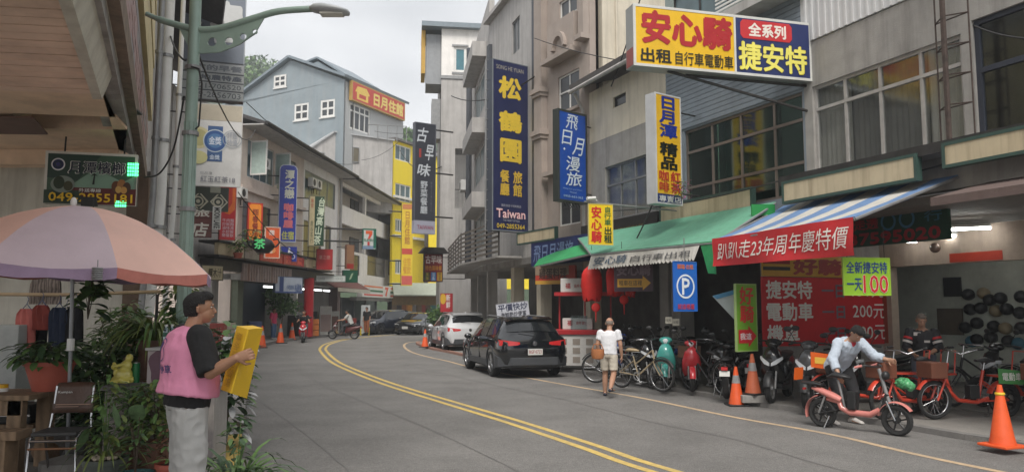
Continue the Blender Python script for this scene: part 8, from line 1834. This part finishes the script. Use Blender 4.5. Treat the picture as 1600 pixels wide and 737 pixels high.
def bushplant(label, loc, r_, h, n, leaf, mats, potspec=None, cat='plant', blades=0, bl=.35, bw_=.02, name='potted_plant', group='potted plants on the left pavement', kinds='leaf', stems=6, z0=None):
    root = thing(name, label, cat, loc, random.uniform(0,6), group); zb_ = 0
    if potspec: pot(root, *potspec); zb_ = potspec[2]-.03
    if z0 is not None: zb_ = z0
    mb = MB()
    for i in range(stems):
        a = random.uniform(0,6.28); q = random.uniform(.2,.7)*r_; top_ = (q*math.cos(a), q*math.sin(a), zb_+h*random.uniform(.6,1)); mb.tube([(0,0,zb_),(q*.3*math.cos(a),q*.3*math.sin(a),zb_+h*.4),top_], [.006,.005,.003], 5)
    mb.build('stems', LEAF if blades else BARK, root)
    mb = MB()
    if n:
        for i in range(n):
            a = random.uniform(0,6.28); q = r_*math.sqrt(random.random())*random.uniform(.6,1); z = zb_ + h*random.uniform(.15,1)*(1-.25*(q/r_)**2); d = Vector((math.cos(a)+random.uniform(-.5,.5), math.sin(a)+random.uniform(-.5,.5), random.uniform(-.6,.5)))
            blade(mb, (q*math.cos(a),q*math.sin(a),z), d, leaf*random.uniform(.6,1.2), leaf*random.uniform(.3,.45), .5, random.randrange(len(mats)), 4, lift=.1)
    for i in range(blades):
        a = random.uniform(0,6.28); blade(mb, (.03*math.cos(a),.03*math.sin(a),zb_+random.uniform(0,.05)), (math.cos(a),math.sin(a),0), bl*random.uniform(.7,1.15), bw_, random.uniform(.9,1.8), random.randrange(len(mats)), 6, lift=random.uniform(.8,2.2))
    mb.build('foliage', mats, root, smooth=60); return root
TERR = mat('terracotta_red', (.42,.1,.065), .6, var=.08, bump=.1, dirt=.25, dirtcol=(.25,.09,.06)); GPOT = mat('grey_green_pot', (.1,.115,.1), .5, var=.1, dirt=.3); TPOT = mat('teal_pot', (.03,.13,.13), .4, var=.1); BPOT = mat('brown_pot', (.15,.07,.045), .6, var=.15, dirt=.3)
p = at(67,611,7.95); root = bushplant('big red pot with dark spreading leaves on the wooden table', (p.x,8.05,p.z), .4, .24, 240, .15, [LEAF, LEAFD], (.235,.15,.3,TERR), z0=.27)
p = at(165,737,7.1); rt = bushplant('grey pot of pebbles with a tall leafy plant and two large leaves', (at(165,700,7.2).x,7.2,.12), .16, .8, 150, .1, [LEAF, LEAFY], (.19,.15,.26,GPOT), blades=26, bl=.5, bw_=.022)
for i in range(16): a = random.uniform(0,6.28); q = random.uniform(.04,.15); mb = MB(); mb.ell((q*math.cos(a),q*math.sin(a),.265),(.028,.022,.018),8,6); mb.build('pebble', mat('pale_pebble', (.5,.42,.32), .6, var=.2), rt, smooth=80)
LV = mat('variegated_leaf', (.12,.2,.09), .5, var=.4, scale=14); inv = Matrix.Rotation(-rt.rotation_euler.z,3,'Z')
for (px, py, L_, w_, d) in ((182,668,.26,.17,(.1,-.3,.9)),(205,655,.24,.16,(.5,-.3,.5)),(137,668,.22,.18,(-.2,-.3,-.9)),(160,665,.2,.13,(-.9,-.2,.15)),(212,690,.2,.13,(.9,-.2,-.2))):
    q = at(px,py,7.05) - Vector(rt.location); q.z = max(q.z,.1); bigleaf(rt, inv @ q, inv @ Vector(d), L_, w_, LV, inv @ Vector((0,0,.26)))
bushplant('teal pot of bark chips with sparse stems', (at(213,700,7.0).x,7.0,.12), .1, .55, 46, .09, [LEAF, LEAFD], (.16,.13,.17,TPOT))
bushplant('dark brown pot of twiggy green shrub behind the teal pot', (at(243,690,7.5).x,7.5,.12), .24, .62, 260, .12, [LEAF, LEAFY], (.15,.12,.36,BPOT))
bushplant('low red pot with reddish leaves just left of the man in the pink vest', (at(272,700,7.1).x,7.1,.12), .16, .38, 150, .09, [LEAF, mat('reddish_leaf', (.16,.07,.04), .6)], (.15,.12,.24,TERR))
bushplant('brown pot with bushy small leaved plant behind the grey pebble pot', (at(205,690,7.9).x,7.9,.12), .22, .6, 260, .1, [LEAF, LEAFD], (.17,.13,.3,BPOT))
bushplant('ferny plant between the pots and the mottled cabinet', (at(250,660,8.0).x,8.0,.12), .3, .8, 260, .13, [LEAF, LEAFD, LEAFY])
bushplant('long strap leaved plant at the kerb right of the man in the pink vest', (at(366,640,6.6).x,6.7,.12), .14, .7, 90, .1, [LEAF, LEAFD], None, blades=80, bl=.85, bw_=.035)
bushplant('low ground plant spilling to the yellow kerb', (at(362,700,6.5).x,6.5,.12), .22, .3, 220, .08, [LEAF, LEAFY], None)
# dense dark shrubs behind
for px, py, Y, rr, h, m_, l_ in ((150,560,8.9,.5,1.3,[LEAFD, LEAFD, LEAF],'dense dark shrub behind the brown chair'),(205,530,9.4,.5,1.5,[LEAFD, LEAF],'dark shrub between the clothes rack and the cabinet'),(120,600,9.3,.45,1.0,[LEAFD],'low dark shrub in the shade under the clothes'),(200,470,10.0,.45,1.75,[LEAFY, LEAF],'yellow green croton shrub catching light behind the dark shrubs')):
    q = at(px,py,Y); bushplant(l_, (q.x,Y,.12), rr, h, 800, .15, m_, None, cat='shrub', name='shrub', group='shrubs behind the stall', stems=10)
q = at(248,490,9.2); bushplant('spiky spider plant bursting above the mottled cabinet', (q.x,9.1,.12), .2, .3, 0, .1, [LEAF, LEAFY], (.17,.13,1.25,BPOT), blades=150, bl=.8, bw_=.03)
q = at(268,440,9.6); bushplant('tall climbing plant wrapped round the foot of the lamp post', (q.x,9.9,.12), .28, 2.4, 700, .16, [LEAF, LEAFY, LEAFD], None, cat='climbing plant', name='climbing_plant', stems=8)
q = at(360,480,9.2); bushplant('leafy plant right of the lamp post behind the man in the pink vest', (q.x,9.2,.12), .28, 1.5, 260, .22, [LEAF, LEAFD, mat('pale_flower', (.5,.5,.5), .7)], None)
q = at(140,440,8.3); rt = bushplant('hanging plant with long pointed leaves under the umbrella rim', (q.x,8.3,q.z-.4), .15, .45, 36, .26, [LEAF, LEAFD], None, name='hanging_plant')
mb = MB(); mb.cyl((0,0,.4),(0,0,1.3),.004,4); mb.build('cord', CABLE, rt)
# mottled cabinet and low wall (stone)
MOT = mat('mottled_stone', (.42,.38,.35), .8, var=.15, scale=3, dirt=.95, dirtcol=(.13,.12,.14), bump=.3); MOP = mat('mottled_panel', (.4,.34,.34), .7, var=.12, scale=3, dirt=.9, dirtcol=(.2,.12,.15))
a = at(165,602,8.1); b = at(262,602,8.1); r = thing('low_wall', 'low mottled marble clad wall carrying the golden figurine and bottles', 'wall', (a.x,8.1,.12)); w = b.x-a.x+.5; h = a.z-.12
mb = MB(); mb.bx(0,0,0,w,.35,h-.05); mb.build('wall_body', CONC, r)
for i in range(4): mb = MB(); mb.bx(w*i/4+.006,-.022,.01,w*(i+1)/4-.006,-.001,h-.055); mb.build('stone_panel', MOT, r, bevel=.003)
mb = MB(); mb.bx(-.04,-.06,h-.048,w+.04,.4,h); mb.build('coping', mat('worn_coping', (.2,.19,.18), .8, dirt=.5, dirtcol=(.35,.33,.3)), r, bevel=.006)
a = at(231,543,8.0); b = at(300,600,8.0); r = thing('cabinet', 'mottled grey cabinet with a purple stain and two water bottles on top', 'cabinet', (a.x,8.0,b.z)); w = b.x-a.x; h = a.z-b.z
mb = MB(); mb.bx(0,.0,.003,w,.35,h-.03); mb.build('case', MOP, r, bevel=.006); mb = MB(); mb.bx(-.02,-.02,h-.028,w+.02,.37,h); mb.build('lid', CONCL, r, bevel=.004)
mb = MB(); mb.add([(.15+.13*math.cos(t*PI/10)+.02*math.sin(t*1.3),-.003,h*.48+.19*math.sin(t*PI/10)) for t in range(20)], [tuple(range(20))]); mb.build('purple_stain', mat('purple_stain', (.14,.075,.1), .7), r)
WB = glass_mat('clear_plastic', (.75,.82,.84), .8)
for i, px in enumerate((259,268)):
    q = at(px,541,8.1-.06+i*.1); r = thing('water_bottle', ('front','rear')[i] == 'front' and 'left clear water bottle with green label on the cabinet' or 'right clear water bottle with green label on the cabinet', 'bottle', (q.x,q.y,a.z+.003), 0, 'water bottles on the cabinet')
    mb = MB(); mb.lathe([(.032,0),(.034,.02),(.033,.15),(.028,.18),(.013,.205),(.013,.215)], 16); mb.build('bottle', WB, r, smooth=50); mb = MB(); mb.lathe([(.0345,.11),(.0345,.155)], 16); mb.build('label_band', paint((90,140,120)), r); mb = MB(); mb.cyl((0,0,.216),(0,0,.235),.015,12); mb.build('cap', WHITEP, r)
# golden figurine
q = at(193,597,8.05); GOLD = mat('golden_glaze', (.55,.48,.1), .3, var=.15, bump=.1, coat=.4); r = thing('figurine', 'yellow glazed seated figurine on the low wall', 'figurine', q)
mb = MB(); mb.ell((0,0,.08),(.09,.07,.08)); mb.ell((.02,0,.17),(.06,.05,.06)); mb.ell((.05,0,.25),(.04,.04,.045)); mb.ell((-.07,0,.1),(.04,.04,.05)); mb.ell((-.09,-.03,.16),(.03,.03,.03)); mb.tube([(.02,-.04,.19),(-.05,-.06,.17),(-.09,-.04,.2)], .02, 8); mb.tube([(-.1,0,.03),(0,-.06,.03),(.1,0,.03)], .035, 8); mb.bx(-.12,-.08,.0,.1,.08,.03); remeshed(mb, 'body', GOLD, r, .008, 2)
q = at(212,597,8.1); r = thing('green_can', 'small green can beside the yellow figurine', 'can', q); mb = MB(); mb.cyl((0,0,0),(0,0,.2),.035,16); mb.build('can', paint((20,110,60)), r, smooth=50); mb = MB(); mb.cyl((0,0,.201),(0,0,.206),.03,16); mb.build('lid', STEEL, r)
# stones and log under the chair
for i, (px, py, Y, rr, c_) in enumerate(((75,690,8.3,.13,(.2,.12,.07)),(100,700,8.5,.2,(.15,.14,.13)),(120,715,8.2,.13,(.1,.1,.1)),(55,715,8.4,.14,(.12,.11,.1)))):
    q = gnd(px,735,.12); r = thing('boulder', ('round brown stone under the brown backed chair','large grey stone behind the chair legs','dark stone right of the chair legs','dark stone left of the chair legs')[i], 'stone', (at(px,py,Y).x,Y,.12), i, 'stones under the chair')
    mb = MB(); mb.ell((0,0,rr*.8),(rr*1.1,rr,rr*.9),14,10); o = mb.build('stone', mat('stone_%d' % i, c_, .9, var=.2, bump=.6), r, smooth=60)
    for v in o.data.vertices: v.co += v.co.normalized()*.05*noise.noise(v.co*6)
# clothes rack
q = at(100,460,9.6); r = thing('bamboo_rail', 'horizontal bamboo clothes rail under the umbrella', 'rail', (q.x,9.6,.12)); zr = q.z-.12; zr = at(100,459,9.6).z-.12
tb(r, 'rail', [(-1.3,0,zr),(0,0,zr-.01),(1.2,0,zr+.03)], .022, mat('bamboo', (.45,.33,.2), .5, var=.15)); 
for x in (-1.25,1.15): tb(r, 'post', [(x,0.03,0),(x,0.03,zr)], .02, IRON)
def garment(label, px0, px1, yt, yb, m, Y=9.55, sleeves=True, neck=True, name='shirt'):
    a, b = at(px0,yt,Y), at(px1,yb,Y); w = b.x-a.x; h = a.z-b.z; rt = thing(name, label, 'garment', ((a.x+b.x)/2,Y,b.z), random.uniform(-.12,.12), 'clothes on the bamboo rail'); mb = MB(); n = 10; vs = []
    for sd_ in (-1,1):
        for j in range(9):
            t = j/8; ww = w*.5*(1 - (.45 if neck else .1)*max(0,(t-.85))/.15)
            for i in range(n+1): x = -ww+2*ww*i/n; e_ = 1-(2*i/n-1)**2; vs.append((x, sd_*(.012+.03*e_) + .02*math.sin(i*1.7+j*.3+px0), h*t))
    q_ = 9*(n+1)
    fs_ = [(j*(n+1)+i,j*(n+1)+i+1,(j+1)*(n+1)+i+1,(j+1)*(n+1)+i) for j in range(8) for i in range(n)]; fs_ += [tuple(q_+k for k in f_) for f_ in fs_]
    mb.add(vs, fs_); mb.build('cloth', m, rt, smooth=80)
    mb = MB(); mb.tube([(-w*.3,0,h*.95),(0,0,h+.06),(w*.3,0,h*.95)], .006, 5); mb.tube([(0,0,h+.06),(.02,0,h+.12),(0,0,h+.15)], .004, 5); mb.build('hanger', paint((60,80,120)), rt)
    return rt
garment('coral red towel like top at the left of the rail', 28,52,482,545, mat('coral_cloth', (.55,.16,.14), .9, bump=.5, bscale=12)); garment('dark brick red shirt on the rail', 53,76,476,515, mat('brick_cloth', (.25,.05,.04), .9, bump=.5, bscale=12)); garment('black trousers hung behind the brick red shirt', 50,74,500,545, mat('black_cloth', (.015,.015,.018), .9), Y=9.7)
garment('navy shirt with a blue stripe on the rail', 78,104,480,540, mat('navy_cloth', (.02,.03,.06), .9, bump=.5, bscale=12)); garment('blue denim top between the dark shirts', 96,108,483,535, mat('blue_cloth', (.05,.1,.22), .9, bump=.5), Y=9.62); garment('black jacket at the right end of the rail', 104,128,478,540, mat('black_cloth', (.015,.015,.018), .9))
garment('striped grey brown shirt hung above the rail', 48,96,432,475, mat('grey_brown_stripe', (.3,.25,.22), .9, var=.4, scale=9, wave=(9,.6,'X')), Y=9.75)
r = thing('white_panel', 'pale grey steel locker at the left edge behind the pot', 'locker', (at(0,500,9.3).x,9.35,.12)); mb = MB(); mb.bx(-.6,0,0,.2,.4,1.42); mb.build('case', mat('pale_grey_steel', (.38,.4,.39), .5), r, bevel=.01)
# bushy tree on the far left pavement, plants by white car
tree('rounded bushy street plant by the red column', at(437,520,41).x, 41, 2.9, 1.15, leaf=.2, n=1500, name='street_tree', group='street plants', z=.12, trunk=.05, mats=[LEAF, LEAFD])
tree('dark potted shrub at the tail of the black low car, left of the white suv', at(678,520,37).x, 38.5, 1.7, .9, leaf=.18, n=900, name='street_tree', group='street plants', z=.07, trunk=.05, mats=[LEAF, LEAFD])
# plants on ledges: right building sill and left ledge
for (px, py, Y, rr, h, l_) in ((1065,300,16.9,.25,.5,'pink flowering plant in the window beside the yellow souvenir sign'),(395,378,33.5,.7,.8,'straggly ledge plants left of the teapot'),(985,118,21,.12,.2,'tuft of dry grass on the roof edge of the grey building')):
    q = at(px,py,Y); bushplant(l_, (q.x,Y,q.z-.2), rr, h, 130, rr*.3, [LEAFY, LEAF] if px < 1000 else [LEAF, mat('pink_flower', (.5,.12,.3), .6)], None, name='ledge_plant', group='plants on ledges')
# ---------------- food stall, red cloth bundles, boxes
SW = mat('stall_white', (.62,.6,.57), .5, var=.05, dirt=.15, dirtcol=(.4,.36,.33)); SR = paint((170,36,42))
q = gnd(905,578,.07); r = thing('food_stall', 'small white food stall with red trim between the black suv and the walking man', 'stall', (q.x+.15, q.y+.3, .07), R(-14)); sc = 1
mb = MB(); mb.bx(-.75,-.35,.12,.75,.35,.95); mb.build('counter', SW, r, bevel=.01); mb = MB(); mb.bx(-.8,-.4,.952,.8,.4,1.08); mb.build('counter_top', SR, r, bevel=.01)
for x in (-.72,.0,.72): mb = MB(); mb.bx(x-.02,.3,1.08,x+.02,.34,2.1); mb.build('post', SR, r)
mb = MB(); mb.bx(-.8,-.05,2.0,.8,.4,2.1); mb.build('shelf', SR, r)
for i in range(3):
    for j in range(4): mb = MB(); mb.bx(-.6+j*.36,-.358,.2+i*.24,-.4+j*.36,-.351,.36+i*.24); mb.build('menu_print', paint((150,140,130)), r)
mb = MB(); mb.bx(-.3,-.3,1.082,.1,.1,1.45); mb.build('warmer', glass_mat('clear_plastic', (.75,.82,.84), .8), r)
for i, (x, z, w_) in enumerate(((-.2,2.102,.5),(-.15,1.6,.5))):
    b_ = thing('carton', ('upper cream carton with small red print on the stall shelf','lower cream carton standing inside the stall')[i], 'box', (r.location.x+x*.97, r.location.y+.25, r.location.z+z if i == 0 else r.location.z+1.083), R(-14), 'cartons on the food stall'); mb = MB(); mb.bx(-.38,-.2,0,.45,.2,.38 if i == 0 else .3); mb.build('carton_body', SW, b_, bevel=.01); mb = MB(); put_text(mb, '福', -.25,.1,-.1,.25,-.205,.02); put_text(mb, '餅乾', .0,.12,.3,.22,-.205,0); mb.build('lettering', SR, b_)
REDC = mat('red_cloth', (.65,.02,.015), .6, var=.08, bump=.3)
for i, (px, yt, yb, wpx, Y) in enumerate(((925,415,468,40,19.0),(962,413,460,46,18.7),(985,430,462,26,18.9))):  # hanging red cloth bundles, simplified to lantern shapes
    a, b = at(px,yt,Y), at(px,yb,Y); h = a.z-b.z; w = wpx/1200*Y*.85; r = thing('cloth_bundle', ('large red cloth bundle above the food stall','middle red cloth bundle partly behind the purple board','small dark red cloth bundle at the right')[i], 'cloth bundle', b, i, 'red cloth bundles under the green awning')
    mb = MB(); rings = []
    for j in range(9):
        t = j/8; rr = w*.5*(.8,.88,.92,.95,.97,.96,.9,.72,.3)[j]; rings.append([((rr*(1+.06*math.sin(q_*3+j)))*math.cos(q_*2*PI/24), (rr*.7*(1+.06*math.sin(q_*3)))*math.sin(q_*2*PI/24), h*t+(.06*math.sin(q_*2.6) if j == 0 else 0)) for q_ in range(24)])
    mb.loft(rings); mb.build('cloth', REDC, r, smooth=70); tb(r, 'cord', [(0,0,h),(0,0,h+.5)], .006, CABLE)
for i, (px, py, Y) in enumerate(((931,480,18.6),(975,468,18.4))):
    q = at(px,py,Y); r = thing('knot_charm', ('left','right')[i]+' small red round charm with tassel hanging below the cloth bundles', 'ornament', q, 0, 'red charms'); mb = MB(); mb.ell((0,0,0),(.11,.04,.11)); mb.build('disc', REDC, r, smooth=80); tb(r, 'tassel', [(0,0,-.1),(0,0,-.35)], [.02,.008], REDC); tb(r, 'cord', [(0,0,.1),(0,0,.5)], .004, REDC)
# white handlebar gooseneck bike arm (px 1000-1030,y 500-530) and two round mirrors-like plates at 1040-1060,y 495-510
for i, (px, py) in enumerate(((1045,500),(1056,503))):
    q = at(px,py,16.3); r = thing('number_card', ('left','right')[i]+' small pale number card above the teal scooter', 'card', q, R(-10), 'number cards above the scooters'); mb = MB(); mb.bx(-.07,-.005,-.07,.07,.005,.07); mb.build('sheet', paint((190,185,170)), r); mb = MB(); put_text(mb, '出租', -.05,-.03,.05,.03,-.007,0); mb.build('lettering', paint((60,60,60)), r)
r = thing('vinyl_fan_sign', 'tilted white and blue leaflet board behind the green board', 'board', at(1135,480,14.6)); mb = MB(); P_ = [at(1113,462,14.6), at(1149,452,14.5), at(1149,500,14.5)]; mb.add(P_ + [v+Vector((0,.02,0)) for v in P_], [(0,1,2),(5,4,3),(0,3,4,1),(1,4,5,2),(2,5,3,0)]); mb.build('sheet', paint((195,205,205)), r, True); mb = MB(); P2 = [at(1113,462,14.57), at(1149,452,14.47), at(1149,459,14.47), at(1120,467,14.55)]; mb.add(P2, [(0,1,2,3)]); mb.build('blue_edge', paint((70,140,180)), r, True)
# helmets on the shop wall
hp = fb.pt(4.2, 1.6, -3.4)
k = 0
for j in range(4):
    for i in range(5):
        u, z = fb.uz(1508+i*19+random.uniform(-5,9), 532-j*23+random.uniform(-6,6), -2.35); c_ = BLACK if (i+j) % 4 else paint((60,110,130)) if j == 0 else mat('tan_helmet', (.3,.24,.15), .5)
        q = fb.pt(u, z, -2.35); r = thing('helmet', 'riding helmet hanging on the pale green back wall of the bike shop', 'helmet', q, math.atan2(-fb.d.y,-fb.d.x), 'helmets on the shop wall'); mb = MB(); mb.ell((0,-.06,0),(.13,.15,.13),14,9); mb.build('shell', c_, r, smooth=80); mb = MB(); mb.ell((0,-.15,-.04),(.1,.08,.06),12,8); mb.build('visor', DGLASS, r, smooth=80)
q = fb.uz(1487,448,-2.45); r = thing('wall_clock', 'square dark wall clock on the shop back wall', 'clock', fb.pt(q[0],q[1],-2.45), math.atan2(-fb.d.y,-fb.d.x)); mb = MB(); mb.bx(-.22,-.05,-.22,.22,0,.22); mb.build('case', BLACK, r, bevel=.01); mb = MB(); mb.lathe([(.17,0),(.16,-.006),(0,-.006)], 24, (0,-.051,0), axis='y'); mb.build('dial', mat('dim_dial', (.1,.09,.07), .5), r)
q = fb.uz(1484,502,-2.45); r = thing('notice_board', 'notice board with papers on the shop back wall', 'notice board', fb.pt(q[0],q[1],-2.45), math.atan2(-fb.d.y,-fb.d.x)); mb = MB(); mb.bx(-.32,-.03,-.3,.32,0,.3); mb.build('board', mat('cork', (.14,.11,.08), .9), r)
for x, z, c_ in ((-.15,.1,(150,155,150)),(.1,.12,(90,120,140)),(-.1,-.15,(140,135,120)),(.15,-.12,(150,150,140))): mb = MB(); mb.bx(x-.09,-.035,z-.1,x+.09,-.031,z+.1); mb.build('paper', paint(c_), r)
q = at(1461,387,15.0); r = thing('wall_lamp_ball', 'small round brown lamp ball over the shop opening', 'lamp', q); mb = MB(); mb.ell((0,0,0),(.1,.1,.1)); mb.build('globe', mat('brown_globe', (.12,.08,.06), .2), r, smooth=80)
# green snack bag on red bike
q = at(1412,598,11.1); r = thing('snack_bag', 'green and white plastic bag in the basket of the red electric bike', 'bag', q); mb = MB(); mb.ell((0,0,0),(.12,.07,.08)); mb.ell((.08,-.03,-.04),(.07,.05,.07)); remeshed(mb, 'bag', mat('green_bag', (.07,.3,.12), .35, var=.5, scale=14), r, .012, 2, folds=.02, fscale=12)
# ---------------- air conditioners and cables
for (px, py, f_, s_) in ((398,250,g,1.0),(408,255,g,1.0),(484,285,g,1.0),(492,288,g,1.0),(372,300,g,.9),(466,410,g,1.0),(478,412,g,1.0)):
    u, z = f_.uz(px, py); ac_unit({398:'left air conditioner under the open casement',408:'right air conditioner under the open casement',484:'left one of the pair under the balcony window',492:'right one of the pair under the balcony window',372:'boxy air conditioner beside the dark window over the orange sign',466:'left white air conditioner unit on the shop ledge',478:'right white air conditioner unit on the shop ledge'}[px], f_, u, z-.3, .0, s_)
u, z = f6.uz(681,378); ac_unit('outdoor fan unit above the roofed dish sign', f6, f6.L+1.6, z-.3, .1)
for i, (a_, b_, sg_, l_) in enumerate((((at(385,160,30), at(560,255,56), .9, 'long cable sagging along the eave of the left row')), ((at(565,250,58), at(643,200,62), .6, 'thin cable sagging before the yellow building')), ((at(585,205,62), at(660,205,60), .2, 'cable over the yellow building roof')), ((at(1000,0,18), at(955,135,21), .1, 'thin cable down the cream wall')), ((at(372,300,30), at(480,405,38), .4, 'cable dropping across the street signs')), ((at(1045,250,17.6), at(995,372,18), .1, 'cable running down beside the souvenir sign')))): cable(l_, [a_, b_], .018, sag=sg_)
# rooftop railing on annex
r = thing('roof_railing', 'thin steel roof railing over the concrete annex', 'railing', at(600,215,62))
for px in (575,590,605,620,635): a_ = at(px,222-(635-px)*.05,62); mb = MB(); mb.cyl(a_, a_+Vector((0,0,1.3)), .04, 5); mb.build('post', GREYM, r, True)
mb = MB(); mb.cyl(at(575,219,62)+Vector((0,0,1.3)), at(635,222,62)+Vector((0,0,1.3)), .035, 5); mb.build('rail', GREYM, r, True)
# sandwich board and flag by the convenience store
q = gnd(578,522,.0); r = thing('sandwich_board', 'white and yellow sandwich board outside the convenience store', 'sign', (q.x,49,0)); mb = MB(); mb.slab((-.3,-.25,.1),(.3,-.25,.1),(.28,0,1.9),(-.28,0,1.9),.03); mb.build('front_board', paint((190,195,195)), r)
for x in (-.28,.22): mb = MB(); mb.bx(x,-.3,0,x+.08,-.1,.5); mb.build('foot', paint((225,200,40)), r)
for i, (px, c_, l_) in enumerate(((508,(150,130,125),'tall pale vending cabinet left of the crossing rider'),(520,(120,90,80),'brown standing menu stand'),(511,(70,130,160),'blue and white drinks fridge by the maroon awning'))):
    q = at(px,520,46.5+i); r = thing('drinks_cabinet', l_, 'cabinet', (q.x,46.5+i,.12), .3, 'cabinets outside the left shops'); mb = MB(); mb.bx(-.35,-.3,0,.35,.3,1.7-.3*i); mb.build('case', paint((180,180,175)), r, bevel=.02); mb = MB(); mb.bx(-.3,-.31,.2,.3,-.301,1.2-.1*i); mb.build('door', paint(c_), r)

# extra cables, ledge plants and goods
for a_, b_, s_, l_ in ((at(835,60,24.5), at(1260,110,14.9), .35, 'upper cable sagging across the right hand facades'), (at(705,150,38), at(835,120,25), .5, 'cable between the corner building and the arched facade'), (at(690,260,41), at(625,235,60), .8, 'far cable crossing the street gap'), (at(930,330,21), at(1220,282,15), .15, 'thick cable clipped above the blank light boxes'), (at(1262,300,14.7), at(1600,215,10.5), .12, 'cable along the ledge under the curtained windows'), (at(262,40,13), at(290,95,9.3), .12, 'short cable from the drain pipe to the lamp post'), (at(300,60,9.3), at(400,200,37), .9, 'long cable from the lamp post to the beige terrace house'), (at(1478,15,12.2), at(1600,60,10.4), .1, 'cable from the truss mast to the right edge')): cable(l_, [a_, b_], .014 if a_.y < 30 else .025, sag=s_)
for px, py, Y, l_ in ((372,392,33,'green ledge plant above the cream light box'),(425,398,38,'ledge plant between the red light boxes'),(455,405,41,'ledge plant under the cyclist sign')):
    q = at(px,py,Y); bushplant(l_, (q.x,Y,q.z-.3), .5, .7, 120, .2, [LEAF, LEAFY], (.2,.15,.22,TERR), name='ledge_plant', group='plants on ledges')
for i, (px, Y, c_, l_) in enumerate(((341,33,(150,60,50),'stack of red crates in the dark shop behind the lamp post'),(356,34.5,(190,180,160),'pale crate stack beside the red crates'),(397,37.5,(70,80,110),'blue crate stack before the dark shutter'),(488,44.5,(200,120,60),'orange crate stack by the stall counter'),(548,48.6,(170,60,50),'red crate stack left of the store front'))):
    q = at(px,520,Y); r = thing('crate_stack', l_, 'crates', (q.x,Y,.12), i*.3, 'crate stacks by the left shops')
    for j in range(3): mb = MB(); mb.bx(-.3,-.22,j*.33,.3,.22,j*.33+.3); mb.build('crate', paint(c_), r, bevel=.02)
for px, py, f_, l_ in ((893,262,f4,'air conditioner low on the taupe facade right of the tall navy sign'),(1180,72,f2,'air conditioner on the upper ledge behind the large yellow sign')):
    u, z = f_.uz(px, py); ac_unit(l_, f_, u, z-.2, .0, .95)
# ================= thin haze of the valley air
m = bpy.data.materials.new('haze'); m.use_nodes = True; n = m.node_tree.nodes; n.clear(); o_ = n.new('ShaderNodeOutputMaterial'); v = n.new('ShaderNodeVolumePrincipled')
v.inputs['Color'].default_value = (.9,.93,.96,1); v.inputs['Density'].default_value = .0016; v.inputs['Anisotropy'].default_value = .2; m.node_tree.links.new(v.outputs[0], o_.inputs['Volume'])
mb = MB(); mb.bx(-210,-60,-1.5,210,300,62); tag(mb.build('haze', m), kind='stuff')
